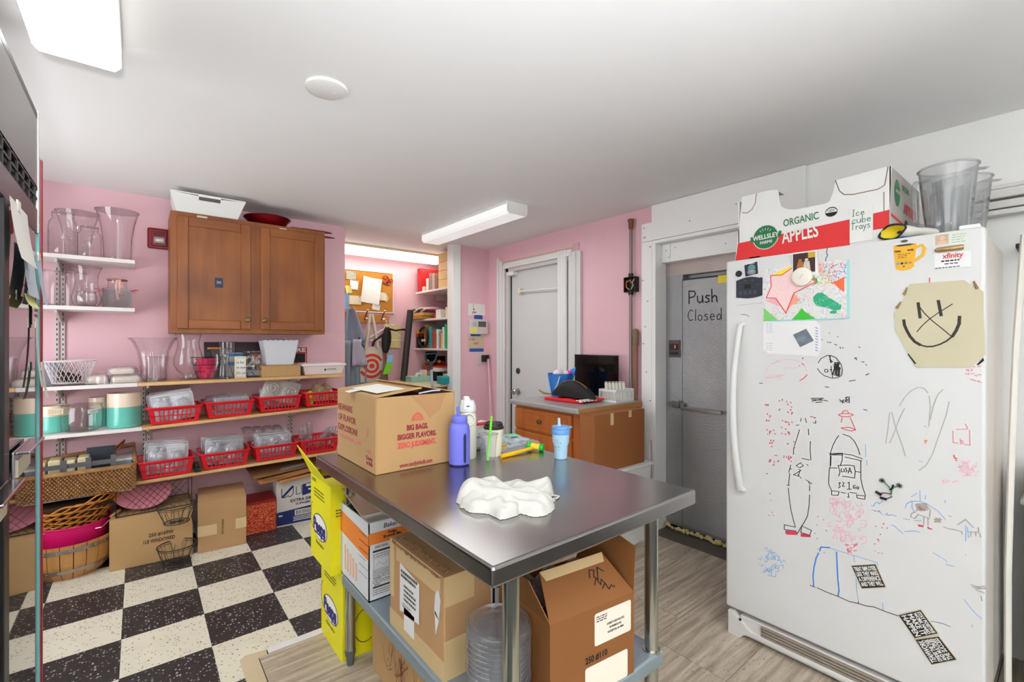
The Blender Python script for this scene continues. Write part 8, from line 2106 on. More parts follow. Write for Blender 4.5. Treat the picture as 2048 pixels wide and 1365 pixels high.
# two-tier wire basket stand
ts = T('tiered_wire_stand', 'two-tier dark wire basket stand on the checkered floor', 'stand',(.178,3.375,0))
WD = pm('wire_dark_grey',(62,58,56),.45,.6)
def ring(r, z, n=32, ry=.95): return [(r*math.cos(2*PI*k/n), r*ry*math.sin(2*PI*k/n), z) for k in range(n)]
for z0_, ra, rb2 in ((.008,.068,.096),(.245,.062,.098)):
    bkt = MB().tube(ring(rb2, z0_ + .10),.0032,6, closed=True).tube(ring(ra, z0_),.0025,6, closed=True).tube(ring(ra*.55, z0_),.0016,5, closed=True).tube(ring(rb2*.96, z0_ + .088),.0016,5, closed=True)
    for k in range(20):
        a, a2 = 2*PI*k/20,2*PI*(k + (.7 if k % 2 else -.7))/20
        bkt.tube([(ra*math.cos(a2), ra*.95*math.sin(a2), z0_),(rb2*math.cos(a), rb2*.95*math.sin(a), z0_ + .10)],.0014,4)
        bkt.tube([(0,0, z0_),(ra*math.cos(a), ra*.95*math.sin(a), z0_)],.0012,4)
    obj('wire_basket', bkt, WD, ts)['kind'] = 'stuff'
obj('post', MB().tube([(.09,.04,.02),(.105,.05,.1),(.085,.04,.2),(.075,.03,.25),(.10,.04,.34),(.098,.04,.38)],.0035,6), WD, ts, smooth=True)

# ================================================================ right wall: conduit, rod, base cabinet
def G(name, label, cat, loc, parts, group=None, rz=0, rot=None):
    """a thing at loc from (part name, mesh, material, options)"""
    t = T(name, label, cat, loc, rz, group)
    if rot: t.rotation_euler = rot
    for p in parts:
        o = obj(p[0], p[1], p[2], t, **(p[3] if len(p) > 3 else {}))
        if p[0] in ('print', 'wire', 'weave', 'toys'): o['kind'] = 'stuff'
    return t
def B(*a): return MB().box(*a)
SM = dict(smooth=True)
PIPE = pm('grey_conduit',(140,128,122),.45,.5)
G('conduit', 'grey conduit with an open wired junction box on the pink wall', 'pipe',(XR - .03,2.06,.9), [
    ('pipe', MB().tube([(0,0,0),(0,0,.76)],.012,12).tube([(0,0,.88),(0,0,1.24)],.012,12), PIPE, SM),
    ('coupling', MB().lathe([(.018,.755),(.018,.785),(.012,.79)],14).lathe([(.012,.875),(.018,.88),(.018,.91),(.012,.912)],14), DARKM, SM),
    ('junction_box', B(.012,-.05,.775,.03,.05,.885).box(-.02,-.05,.775,.012,-.044,.885).box(-.02,.044,.775,.012,.05,.885).box(-.02,-.044,.775,.012,.044,.781).box(-.02,-.044,.879,.012,.044,.885), DARKM, dict(bevel=.002)),
    ('wire', MB().tube([(-.005,.035,.86),(-.012,.02,.85),(-.012,-.005,.862),(-.01,-.01,.84)],.005,6).tube([(0,.04,.85),(-.01,.03,.81),(-.012,.0,.79)],.005,6), pm('wire_orange',(206,110,50),.5), SM),
    ('wire', MB().tube([(-.005,-.035,.87),(-.012,-.02,.84),(-.012,-.03,.82)],.004,6).tube([(-.005,-.005,.795),(-.012,-.03,.825)],.004,6), pm('wire_grey',(190,184,176),.5), SM),
    ('broken_hub', MB().lathe([(.013,1.23),(.02,1.24),(.022,1.28),(.03,1.30),(.024,1.305),(.0001,1.27)],9, wave=lambda th, r, z: 1 + .2*math.sin(2*th)), pm('rust',(130,80,60),.8), SM)])
G('wooden_rod', 'brown wooden rod with a turned top in the corner by the white boards', 'rod',(XR - .035,2.015,.02), [
    ('shaft', MB().lathe([(.016,0),(.017,1.26),(.02,1.27)],14), pm('rod_brown',(150,104,88),.5, var=.15, scale=20), SM),
    ('finial', MB().lathe([(.018,1.26),(.024,1.28),(.02,1.30),(.024,1.31),(.021,1.32),(.026,1.35),(.02,1.38),(.0001,1.39)],16), pm('finial_brown',(134,104,84),.5), SM)])
bx0, bx1, by0, by1 = 2.115,2.745,1.955,2.585
bc_ = T('base_cabinet', 'wooden base cabinet with grey countertop beside the grey door', 'cabinet',(2.45,2.27,0))
CABS = wood('maple_stain_side',(150,74,24),(190,110,48),.4, axis=2, scale=.7, coat=.1)
obj('cabinet_box', MB().box(bx0 + .02, by0,0, bx1, by1,.862), CABS, bc_, world=True, bevel=.002)
obj('countertop', MB().box(bx0 - .03, by0 - .02,.864, bx1 + .008, by1 + .02,.9), pm('grey_laminate',(158,154,152),.3, var=.06, scale=60), bc_, world=True, bevel=.012, seg=4)
obj('countertop_end', MB().box(bx0 - .02, by0 - .022,.862, bx1, by0 - .02,.897), pm('raw_particle',(180,130,76),.7), bc_, world=True)
RX = lambda z: Matrix.Translation((bx0,0,0))
def front_slab(nm, y0, y1, z0, z1):
    d = obj(nm, MB().box(bx0, y0, z0, bx0 + .02, y1, z1), CABS, bc_, world=True, bevel=.005, seg=3)
    obj('raised_field', MB().box(bx0 - .003, y0 + .03, z0 + .03, bx0, y1 - .03, z1 - .03), CABS, d, bevel=.002)
    obj('knob', MB().lathe([(.006,0),(.006,.012),(.016,.016),(.016,.022),(.0001,.026)],18).xf(Matrix.Translation((bx0 - .003,(y0 + y1)/2,(z0 + z1)/2 if nm == 'drawer' else z1 - .08)) @ Matrix.Rotation(-PI/2,4, 'Y')), KNOB, d, smooth=True)
front_slab('drawer',2.02,2.575,.70,.845)
front_slab('door',2.02,2.575,.10,.685)
G('white_bin', 'white bin standing beneath the tall brown carton', 'bin',(2.4,1.86,0), [
    ('bin_body', MB().hexa([(-.2,-.05,0),(.2,-.05,0),(.2,.05,0),(-.2,.05,0),(-.24,-.075,.5),(.24,-.075,.5),(.24,.065,.5),(-.24,.065,.5)]), WHITE, dict(bevel=.006)),
    ('lid', B(-.25,-.085,.5,.25,.068,.52), WHITE, dict(bevel=.006))])
cb2 = carton('tall_carton', 'slim brown carton leaning beside the base cabinet',2.345,1.868,.521,.5,.115,.352,-.0, kraft('kraft_board_rust',(150,92,48)), tape=False, seam='x')
obj('tape', MB().box(-.1,-.0585,.28,-.07,-.0577,.353), TAPE, cb2); obj('tape', MB().box(.08,-.0585,.31,.11,-.0577,.353), TAPE, cb2)
# things on the base cabinet
G('glossy_sheet', 'glossy black sheet standing at the wall on the base cabinet', 'panel',(2.735,2.345,.9005), [('panel', B(-.01,-.215,0,0,.215,.31), pm('black_gloss',(10,10,12),.06, var=.1), dict(bevel=.001)),('edge', B(-.012,-.215,.306,.002,.215,.312), BLACKP)])
BLU = pm('pail_blue',(52,126,206),.4, var=.03)
G('toy_pail', 'blue toy pail with a pale handle on the base cabinet', 'pail',(2.50,2.505,.9005), [
    ('pail_wall', MB().lathe([(.0001,0),(.062,0),(.09,.17),(.094,.172),(.088,.168),(.06,.006),(.0001,.004)],32), BLU, SM),
    ('handle', MB().tube([(-.085,.05,.155),(-.1,.03,.1),(-.11,0,.03),(-.1,-.03,.02),(-.08,-.06,.1),(-.062,-.066,.155)],.006,8), pm('pail_handle',(170,200,228),.4), SM),
    ('shovel', MB().hexa([(.06,-.07,.1),(.075,-.07,.1),(.075,-.02,.1),(.06,-.02,.1),(.09,-.085,.22),(.095,-.085,.22),(.095,-.03,.2),(.09,-.03,.2)]), BLU, dict(bevel=.002)),
    ('filling', MB().ball((-.01,0,.165),.04,12,8, sx=1.3).ball((.035,-.035,.17),.026,10,6), pm('pail_white_film',(220,214,220),.4), SM),
    ('pink_piece', MB().ball((.05,-.05,.175),.02,10,6), pm('pail_pink',(240,50,190),.5), SM)])
chk = pm('picnic_red',(214,26,34),.8, var=.05)
pcl = G('checked_cloth', 'red and white checked cloth under the black waist bag', 'cloth',(2.40,2.27,.9005), [
    ('cloth', MB().grid(lambda u, v: (-.13 + .26*u + .03*v,-.20 + .34*v,.010 + .006*math.sin(9*u + 3*v) + .004*math.sin(17*v)),16,20), chk, dict(smooth=True, solid=.006)),
    ('cloth_fold', MB().tube([(-.12,-.2,.012),(-.14,-.05,.012),(-.145,.13,.010)],.012,8), chk, SM)])
for i_ in range(5):
    for j_ in range(2):
        obj('white_check', B(-.155 + .035*i_ + .01*j_,-.19 - .018*j_ + .0,.0135 + .008*(1 - j_),-.136 + .035*i_ + .01*j_,-.172 - .018*j_,.0265 - .004*j_), PAPER, pcl, bevel=.001)
BK = pm('black_fabric',(22,21,23),.7, var=.2, bump=.2)
G('waist_bag', 'black zippered waist bag on the checked cloth', 'bag',(2.39,2.26,.922), [
    ('bag_body', MB().grid(lambda u, v: (.065*math.cos(PI*v)*math.sin(PI*u) ** .5,-.21 + .42*u,.115*max(0, math.sin(PI*u)) ** .8*(.06 + .94*math.sin(PI*v) ** .6)),24,14), BK, SM),
    ('zip', MB().tube([(-.012,-.14 + .28*k/10,.006 + .114*math.sin(PI*(.17 + .66*k/10)) ** .8) for k in range(11)],.003,6), pm('zip_gold',(150,120,60),.4,.7), SM),
    ('strap', MB().tube([(-.02,.2,.006),(-.05,.25,.012),(-.06,.29,.03),(-.03,.27,.004),(0,.2,.004)],.006,6), pm('strap_tan',(150,124,90),.6), SM)])
wbs = T('white_basket', 'small white slotted basket of rolled packets on the base cabinet', 'basket',(2.60,2.045,.9005))
obj('base', B(-.09,-.065,0,.09,.065,.004), WHITE, wbs)
for p_ in ((-.095,-.075,.095,-.071),(-.095,.071,.095,.075),(-.099,-.075,-.095,.075),(.095,-.075,.099,.075)):
    mb = B(p_[0], p_[1],.07, p_[2], p_[3],.085).box(p_[0], p_[1],0, p_[2], p_[3],.014)
    L_ = max(p_[2] - p_[0], p_[3] - p_[1]); n = int(L_/.014)
    for k in range(n + 1):
        if p_[2] - p_[0] > .05: mb.box(p_[0] + (L_ - .004)*k/n, p_[1],.012, p_[0] + (L_ - .004)*k/n + .004, p_[3],.072)
        else: mb.box(p_[0], p_[1] + (L_ - .004)*k/n,.012, p_[2], p_[1] + (L_ - .004)*k/n + .004,.072)
    obj('lattice_wall', mb, WHITE, wbs)
for k in range(6):
    G('rolled_packet', ORD[k] + ' cream rolled packet from the glossy black sheet side, in the white basket', 'packet',(2.545 + .022*k,2.075 - .012*k,.906), [('roll', MB().tube([(0,0,0),(-.006,.01,.12)],.0125,10), CREAMB, SM),('twist', MB().lathe([(.004,.12),(.012,.128),(.0001,.13)],8,(-.006,.01,0)), OFFWHITE)], 'rolled packets in the white basket')
G('sunglasses', 'black sunglasses propped against the glossy black sheet', 'glasses',(2.67,2.17,.9005), [('frame', MB().tube([(0,.03,.04),(0,.035,.075),(0,.0,.085),(0,-.03,.07),(0,-.028,.03),(0,.0,.025)],.004,6, closed=True).tube([(0,.03,.02),(0,.03,-.0),(.02,-.02,.0)],.004,6), pm('glossy_black',(16,16,18),.1), SM),('lens', B(-.001,-.026,.03,.001,.03,.078), pm('lens_dark',(20,20,24),.05))])

# ---- wall return: notes, keypad, outlet
def wall_sheet(name, label, cat, x0, x1, z0, z1, m, y=YB, t=.001):
    return G(name, label, cat,((x0 + x1)/2, y, z0), [('sheet', B(-(x1 - x0)/2,-t,0,(x1 - x0)/2,0, z1 - z0), m)])
n1 = wall_sheet('love_note', 'white note with a red heart on the pink wall', 'note',2.56,2.765,1.58,1.70, PAPER)
Pz = lambda u, v: (u,-.0016, v)
mb = MB(); handwriting(mb, 'I',-.045,.082,.026,.004, Pz); handwriting(mb, 'you',-.055,.024,.03,.004, Pz,.1)
obj('lettering', mb, pm('plum_marker',(110,40,70),.6), n1)['kind'] = 'stuff'
obj('heart', MB().face([Pz(-.036 + .012*math.sin(a) ** 3,.062 + .011*(.8125*math.cos(a) - .3125*math.cos(2*a) - .125*math.cos(3*a) - .06*math.cos(4*a))) for a in [2*PI*k/24 for k in range(24)]]), pm('heart_red',(210,40,50),.6), n1)
TB_ = pm('painter_tape',(40,86,176),.6)
wall_sheet('blue_tape', 'blue tape strip between the heart note and keypad', 'tape',2.63,2.735,1.545,1.585, TB_)
ak = G('alarm_keypad', 'pale alarm keypad with a yellow sticky note', 'keypad',(2.672, YB,1.39), [('case', B(-.11,-.03,0,.11,0,.148), pm('keypad_grey',(206,200,196),.4), dict(bevel=.006)),('display', B(-.01,-.0315,.075,.085,-.03,.13), pm('keypad_lcd',(96,92,96),.2)),('speaker', MB().lathe([(.026,0),(.0001,.0005)],20).xf(Matrix.Translation((-.055,-.0305,.1)) @ Matrix.Rotation(PI/2,4, 'X')), pm('keypad_disc',(188,182,180),.5)),('sticky_note', B(-.1,-.033,.004,-.025,-.0305,.07), pm('sticky_yellow',(232,224,110),.7)),('button', B(.05,-.033,.03,.066,-.03,.05), pm('key_green',(206,226,60),.5))])
wall_sheet('blue_tape', 'thin blue tape strip just under the keypad', 'tape',2.59,2.71,1.372,1.39, TB_)
n2 = wall_sheet('tan_note', 'tan paper note with red handwriting below the keypad', 'note',2.555,2.755,1.215,1.372, pm('tan_note',(206,186,156),.7))
mb = MB(); handwriting(mb, 'Is tat',-.085,.115,.022,.003, Pz,.25, wid=.5); handwriting(mb, 'taken?',-.03,.075,.022,.003, Pz,.15, wid=.5)
obj('lettering', mb, pm('rust_pen',(150,60,50),.6), n2)['kind'] = 'stuff'
wall_sheet('blue_tape', 'wide blue tape strip along the bottom of the tan note', 'tape',2.575,2.745,1.215,1.247, TB_, y=YB - .0016)
G('outlet', 'wall outlet with a black plug below the tan note', 'outlet',(2.71, YB,1.08), [('plate', B(-.055,-.006,0,.06,0,.125), pm('outlet_pinkish',(214,190,192),.4), dict(bevel=.003)),('plug', B(.005,-.05,.03,.045,-.006,.10), BLACKP, dict(bevel=.006))])
G('thin_pole', 'thin pale pole leaning in the corner by the grey door', 'pole',(2.76,3.78,0), [('shaft', MB().tube([(0,-.1,0),(.02,.035,1.14)],.011,10), pm('pole_pink',(222,184,188),.5), SM),('cap', MB().tube([(.02,.035,1.14),(.0205,.04,1.18)],.014,10), DARKM, SM)])

# ================================================================ alcove
G('corkboard', 'framed corkboard with pinned papers on the alcove wall', 'corkboard',(1.83, YA,1.62), [('cork', B(-.32,-.014,.012,.32,-.001,.435), pm('cork',(186,124,44),.9, var=.12, scale=90, bump=.3)),('frame', B(-.33,-.02,0,.33,0,.014).box(-.33,-.02,.432,.33,0,.446).box(-.33,-.02,.014,-.317,0,.432).box(.317,-.02,.014,.33,0,.432), pm('cork_frame',(222,200,202),.4), dict(bevel=.002))])
def pin_sheet(lab, x, z, w, h, m, ang=0, curl=.01, extra=None, e=.0145):
    t = G('pinned_paper', lab, 'paper',(x, YA - e - .0015, z), [('sheet', MB().grid(lambda u, v: ((u - .5)*w,-.002 - curl*(2*u - 1) ** 2,(v - .5)*h),6,4), m, dict(smooth=True)),('pin', MB().ball((.35*w,-.006 - curl,.4*h),.005,8,6), DARKM)], rot=(0, ang,0))
    return t
pin_sheet('largest white sheet pinned in the middle of the corkboard',1.90,1.855,.20,.27, PAPER,.12,.02)
g1 = pin_sheet('grey engraved card at the top left of the corkboard',1.69,1.995,.10,.085, pm('engraving',(206,204,178),.6, c2=(110,108,100), scale=70),.02)
pin_sheet('small white memo under the engraved card',1.72,1.90,.085,.09, PAPER,.08)
pin_sheet('pale sheet with a curled corner low on the corkboard',1.73,1.745,.13,.09, CREAMP,0)
pin_sheet('blue print at the lower left of the corkboard',1.645,1.73,.06,.18, pm('blue_print',(130,166,200),.6),0)
pin_sheet('small striped paper beside the largest sheet',2.03,1.80,.085,.085, pm('striped_paper',(222,210,184),.7, stretch=(40,1,.2)),.03,.004, e=.018)
pin_sheet('tan folded scrap under the striped paper',2.065,1.785,.07,.07, pm('tan_scrap',(206,178,120),.7),.5,.004)
pin_sheet('torn white card with a red dot near the corkboard bottom',1.955,1.685,.085,.065, PAPER,.15)
pin_sheet('yellow memo at the left edge of the corkboard',1.665,1.85,.06,.08, pm('yellow_memo',(226,212,120),.7),-.2)
wgs = MB()
for (a, b_, s) in ((-.03,.025,.028),(.03,-.005,.026),(-.028,-.025,.03),(.005,-.04,.024)):
    wgs.plate([(a + s*math.cos(q)*1.1,0, b_ + s*.72*math.sin(q)) for q in [2*PI*k/14 for k in range(14)]],(0,-1,0),.003)
bf = G('butterfly', 'orange and black butterfly ornament at the corner of the corkboard', 'ornament',(2.09, YA - .024,1.985), [('wings', wgs, pm('butterfly_orange',(226,84,36),.5, c2=(40,26,24), scale=40)),('body', MB().tube([(.02,-.004,-.03),(-.01,-.006,.03)],.004,6), INK, SM)])
COAT = wood('coat_rail',(176,106,30),(208,140,56),.5, axis=0, scale=.7)
cr_ = G('coat_rail', 'wooden coat rail with hooks under the corkboard', 'rail',(1.85, YA,1.515), [('board', B(-.25,-.022,0,.25,0,.09), COAT, dict(bevel=.003))])
for x in (-.21,-.02,.165):
    hk = obj('hook', MB().tube([(x,-.022,.045),(x,-.05,.03),(x + .01,-.06,.045),(x,-.05,.06),(x + .01,-.055,.09),(x + .02,-.065,.125)],.005,8), DARKM, cr_, smooth=True)
    obj('hook_ball', MB().ball((x + .02,-.065,.13),.012,10,6, sz=.6).ball((x + .01,-.062,.04),.012,10,6), WHITE, hk, smooth=True)
SHIRT = pm('grey_blue_shirt',(136,150,168),.7, var=.06, scale=20)
G('apron', 'grey blue shirt or apron hanging at the left of the coat rail', 'apron',(1.66, YA - .09,.80), [
    ('upper', MB().grid(lambda u, v: ((u - .5)*(.04 + .17*(1 - v) ** .7) + .04*(1 - v),-.022*math.cos(5*u + 2) - .02*math.sin(9*u),.52 + .34*v),16,14), SHIRT, dict(smooth=True, solid=.006)),
    ('skirt', MB().grid(lambda u, v: ((u - .5)*(.26 - .05*v) + .03,-.018 + .02*math.sin(17*u)*(1 - .5*v),.02 + .51*v),26,10), pm('satin_grey',(132,146,158),.4, var=.06), dict(smooth=True, solid=.006)),
    ('sleeve', MB().grid(lambda u, v: (.05 + (u - .5)*(.17 - .08*v) + .03*(1 - v),-.05 - .008*math.sin(11*u),.27 + .27*v),14,8), pm('satin_lilac',(176,174,190),.5), dict(smooth=True, solid=.006)),
    ('strap', MB().tube([(.07,-.045,.56),(.09,-.05,.5),(.12,-.048,.46)],.006,6), BK, SM)])
TOTE = pm('canvas',(206,196,176),.85, var=.05, scale=40)
tz = lambda u, v: ((u - .5)*(.235 + .02*math.sin(3*v)),-.03*math.sin(PI*u)*(.6 + .4*math.sin(PI*v)),.36*v)
tt = T('tote_bag', 'canvas tote bag with a red bullseye hanging from the coat rail', 'bag',(1.868, YA - .10,.90))
obj('bag_body', MB().grid(lambda u, v: tz(u, v),14,12).grid(lambda u, v: ((u - .5)*.235,.03*math.sin(PI*u),.36*v),8,6), TOTE, tt, smooth=True)
for y in (-.028,.02):
    obj('strap', MB().tube([(-.06, y,.35),(-.035, y,.5),(-.012, y*.3 - .01,.70),(.012, y*.3 - .01,.70),(.045, y,.5),(.07, y,.35)],.012,6, flat=.3, up=(0,1,0)), TOTE, tt, smooth=True)
TR = pm('bullseye_red',(216,60,44),.8)
def ring_on(r0, r1, n=40):
    mb = MB()
    for k in range(n):
        q = []
        for (r, a) in ((r0, k),(r1, k),(r1, k + 1),(r0, k + 1)):
            a = 2*PI*a/n
            u, v = .5 + r*math.cos(a)/.235,.46 + r*math.sin(a)/.36
            q.append((u, v))
        if all(0 <= u <= 1 and 0 <= v <= 1 for u, v in q):
            mb.face([(tz(u, v)[0], tz(u, v)[1] - .002, tz(u, v)[2]) for u, v in q])
    return mb
for r0, r1 in ((.001,.026),(.048,.075),(.098,.127)):
    obj('print', ring_on(r0, r1), TR, tt)['kind'] = 'stuff'
hg = G('hanger', 'white plastic hanger on the right hook of the coat rail', 'hanger',(2.05, YA - .08,1.27), [('frame', MB().tube([(-.19,0,.06),(.19,0,.06),(.19,0,.085),(.0,0,.2),(-.19,0,.085)],.006,8, closed=True), WHITE, SM),('hook_wire', MB().tube([(0,0,.2),(0,0,.26),(-.02,0,.29),(-.045,0,.275)],.004,6), WHITE, SM)])
G('black_pouch', 'black strap with a pointed pouch on the white hanger', 'pouch',(2.02, YA - .115,1.2), [('pouch_body', MB().grid(lambda u, v: ((u - .5)*.10*(math.sin(PI*(.08 + .84*v)) ** .7) + .02*v,-.02*math.sin(PI*u),.27*v),8,12), BK, dict(smooth=True, solid=.012)),('strap', MB().tube([(-.14,0,.07),(-.13,-.01,.12),(-.06,-.01,.17),(-.02,-.01,.2)],.012,8).tube([(.05,-.01,.25),(.11,0,.235),(.22,.02,.25),(.27,.02,.22)],.010,8), BK, SM)])
G('yellow_sheet', 'pale yellow sheet hanging behind the white hanger', 'paper',(2.14, YA - .02,1.255), [('sheet', MB().grid(lambda u, v: (-.1 + .2*u,-.008*math.sin(3*u),.25*v - .01*u),8,4), pm('pale_yellow',(226,206,140),.7), SM),('tape', B(-.02,-.012,.235,.02,-.009,.252), PAPER)])
G('broom_stick', 'orange wooden broom stick leaning at the alcove wall', 'broom',(2.06,4.60,0), [('stick', MB().tube([(-.01,-.05,0),(0,.09,1.26)],.013,10), pm('stick_orange',(176,84,36),.5), SM),('ferrule', MB().tube([(-.01,-.05,0),(-.008,-.03,.12)],.02,10), DARKM, SM)])
G('green_package', 'green and blue packaged blind leaning beside the broom stick', 'package',(1.95,4.50,.5), [('pack', MB().hexa([(-.07,0,.3),(.0,0,.3),(0,.02,.3),(-.07,.02,.3),(.06,.03,.66),(.12,.03,.66),(.12,.05,.66),(.06,.05,.66)]), pm('pack_brown',(110,90,76),.4)),('green_band', MB().hexa([(.0,.0,.48),(.068,.0,.48),(.068,.052,.48),(.0,.052,.48),(.045,.01,.6),(.105,.01,.6),(.105,.053,.6),(.045,.053,.6)]), pm('pack_green',(120,206,40),.4)),('blue_top', MB().hexa([(.045,.015,.601),(.105,.015,.601),(.105,.05,.601),(.045,.05,.601),(.065,.02,.68),(.12,.02,.68),(.12,.052,.68),(.065,.052,.68)]), pm('pack_blue',(140,190,224),.4))])
G('black_tube', 'long black roll leaning in the alcove corner', 'roll',(2.15,4.45,.91), [('roll', MB().tube([(0,0,0),(.125,.09,.74)],.034,18), pm('matte_black_roll',(46,42,42),.6), SM),('end', MB().tube([(.125,.09,.74),(.1255,.0905,.743)],.028,16), INK)])
# alcove shelves on the right
for zz, lab in ((1.868, 'top'),(1.563, 'middle'),(1.245, 'lowest')):
    G('alcove_shelf', lab + ' white shelf in the alcove', 'shelf',(2.61,4.3, zz), [('board', B(-.2,-.36,-.02,.204,.39 if lab != 'lowest' else .415,0), SHW, dict(bevel=.002)),('bracket', B(.0,.25,-.09,.2,.26,-.02), STD)])
# counter
G('alcove_counter', 'pale laminate counter with brown end in the alcove', 'counter',(2.45,4.28,0), [('countertop', B(-.35,-.335,.868,.36,.43,.9), pm('cream_laminate',(216,198,164),.35), dict(bevel=.01, seg=3)),('cabinet_box', B(-.31,-.33,0,.36,.42,.867), pm('counter_brown',(120,72,42),.5, var=.1)),('backing', B(.1,.434,.0,.36,.436,1.2), pm('back_black',(26,24,26),.6))])
A = lambda n, l, c, x, y, z, w, d, h, m, top=None, rz=0: G(n, l, c,(x, y, z + .0005), [('body', B(-w/2,-d/2,0, w/2, d/2, h), m, dict(bevel=.002)),('lid', B(-w/2 - .001,-d/2 - .001, h*.8, w/2 + .001, d/2 + .001, h + .001), top or m, dict(bevel=.001))], rz=rz)
RB = pm('binder_red',(186,26,30),.5)
A('red_binder', 'tall red binder on the top alcove shelf', 'binder',2.56,4.62,1.868,.28,.075,.26, RB)
for k in range(4):
    A('kraft_gift_box',('lowest', 'second lowest', 'second highest', 'highest')[k] + ' box in the stack of tan boxes on the top alcove shelf', 'box',2.56,4.12,1.868 + k*.092,.24,.22,.088, pm('tan_box',(226,190,132),.6, var=.05))
for k,(y, h, c, l) in enumerate(((4.53,.05,(206,190,170), 'flat stack of cards before the red binder'),(4.44,.13,(214,200,186), 'clear dvd case pile on the top alcove shelf'),(4.37,.18,(140,120,110), 'dark spined pamphlets on the top alcove shelf'),(4.31,.17,(190,160,150), 'pinkish pamphlets next to the tan boxes'))):
    A('card_stack', l, 'stack',2.5, y,1.868,.15,.055, h, pm('stack_%d' % k, c,.5, var=.2, scale=60))
G('group_photo', 'dark group photo print between the alcove shelves', 'photo',(2.81,4.45,1.66), [('sheet', B(-.004,-.18,0,0,.2,.18), pm('group_photo_tone',(80,44,36),.4, c2=(200,150,120), scale=40)),('border', B(-.003,-.184,-.004,.001,.204,.184), INK)])
for k,(x, y, z, c, l) in enumerate(((2.52,4.60,1.565,(196,144,60), 'brown padded envelope on the middle alcove shelf'),(2.52,4.58,1.60,(206,160,90), 'second padded envelope on the stack, middle alcove shelf'))):
    A('padded_envelope', l, 'envelope', x, y, z,.3,.24,.032, pm('envelope_%d' % k, c,.6), rz=.1*k)
for k,(z, tl, c, l) in enumerate(((1.64,.35,(222,214,190), 'pale printed cushion pack atop the padded envelopes'),(1.635,.3,(226,170,182), 'pink flowered pouch atop the padded envelopes'))):
    G('soft_pack', l, 'pack',(2.50,4.66 - .17*k, z), [('body', MB().grid(lambda u, v: (-.12 + .24*v,-.1 + .2*u,.05*math.sin(PI*u) ** .5*math.sin(PI*v) ** .5 - tl*(.2*u - .1)),12,10), pm('pack_%d' % k, c,.6, var=.08, scale=30), dict(smooth=True, solid=.01)),('print', B(-.125,-.03,.02,-.118,.03,.04), GRN)])
A('white_carton', 'small white box on the middle alcove shelf', 'box',2.50,4.26,1.563,.09,.1,.09, PAPER)
A('cream_carton', 'second small pale box nearest the post, middle alcove shelf', 'box',2.53,4.13,1.563,.09,.07,.11, CREAMP)
A('red_flat_box', 'flat red box on the middle alcove shelf', 'box',2.53,4.37,1.563,.1,.1,.05, pm('flat_red',(206,60,50),.5))
bks = [(4.55,.02,.26,(196,156,100), 'tan cardboard sleeve with a round cut-out'),(4.47,.03,.2,(150,92,44), 'brown ornament holder'),(4.42,.05,.23,(60,160,164), 'teal booklet'),(4.36,.025,.2,(206,60,56), 'red spined booklet'),(4.32,.025,.19,(150,108,70), 'brown notebook'),(4.27,.04,.2,(226,218,212), 'thick white book'),(4.22,.02,.17,(150,120,160), 'purple folder'),(4.19,.015,.16,(232,200,60), 'thin yellow booklet'),(4.15,.035,.22,(222,226,230), 'pale folder'),(4.10,.04,.25,(40,180,90), 'green scalloped folder'),(4.05,.04,.27,(50,110,200), 'blue scalloped folder')]
for y, w, h, c, l in bks:
    A('book', l + ' upright on the lowest alcove shelf', 'book',2.53, y,1.246,.16, w, h, pm('book_%d_%d' % (c[0], c[2]), c,.5, var=.12, scale=30), PAPER if 'white' in l else None)
G('round_frame', 'black round frame leaning before the upright books', 'frame',(2.43,4.54,1.25), [('ring', MB().tube([(0,.10*math.cos(a),.115 + .105*math.sin(a)) for a in [2*PI*k/30 for k in range(30)]],.012,8, closed=True), BLACKP, SM),('ornament', MB().ball((.0,.02,.08),.016,10,6).ball((.0,-.03,.08),.016,10,6), pm('cream_ornament',(214,200,170),.5), SM)])
A('dark_boxes', 'black and red boxes at the far end of the lowest alcove shelf', 'box',2.52,4.66,1.246,.2,.05,.16, BLACKP, RB)
A('orange_folder', 'orange folder lying above the dark boxes', 'folder',2.50,4.65,1.408,.18,.07,.04, pm('envelope_0',(196,144,60)))
# on the counter
mt_ = A('mint_tray', 'mint green tray box with orange dots on the alcove counter', 'box',2.27,4.36,.9,.22,.14,.055, pm('mint',(150,196,172),.5))
G('ribbon_rolls', 'cream ribbon rolls standing in the mint tray box', 'ribbons',(2.27,4.36,.958), [('roll', MB().lathe([(.02,0),(.035,0),(.035,.03),(.02,.03)],20, loop=True).xf(Matrix.Rotation(PI/2,4, 'X')), PAPER, SM),('box', B(.03,-.03,0,.09,.03,.06), pm('ribbed_white',(220,206,200),.6))])
A('black_case', 'black ribbed case on the alcove counter', 'case',2.50,4.30,.9,.14,.1,.10, BLACKP)
A('tan_block', 'tan wooden block between mint tray and black case', 'block',2.415,4.40,.9,.03,.05,.1, pm('tan_block',(206,150,84),.6))
A('red_white_box', 'red and white carton on top of the black case', 'box',2.52,4.29,1.002,.2,.15,.05, PAPER, pm('flat_red',(206,60,50)))
A('brown_case', 'brown orange tray of toys behind the red and white carton', 'tray',2.56,4.50,.9,.26,.12,.16, pm('tray_brown',(150,80,50),.5))
ty = MB()
for k in range(16): ty.ball((random.uniform(-.11,.11), random.uniform(-.05,.05), random.uniform(.0,.02)), random.uniform(.012,.022),8,6)
G('small_toys', 'heap of small dark, red and yellow toys on the brown tray', 'toys',(2.56,4.50,1.072), [('toys', ty, pm('toy_mix',(40,54,44),.5, c2=(214,60,40), scale=24), SM),('yellow_toy', MB().ball((-.1,.0,.03),.02,10,8), pm('toy_yellow',(246,186,22)), SM),('yellow_toy', MB().ball((.02,-.05,.028),.018,10,8), pm('toy_yellow',(246,186,22)), SM)])
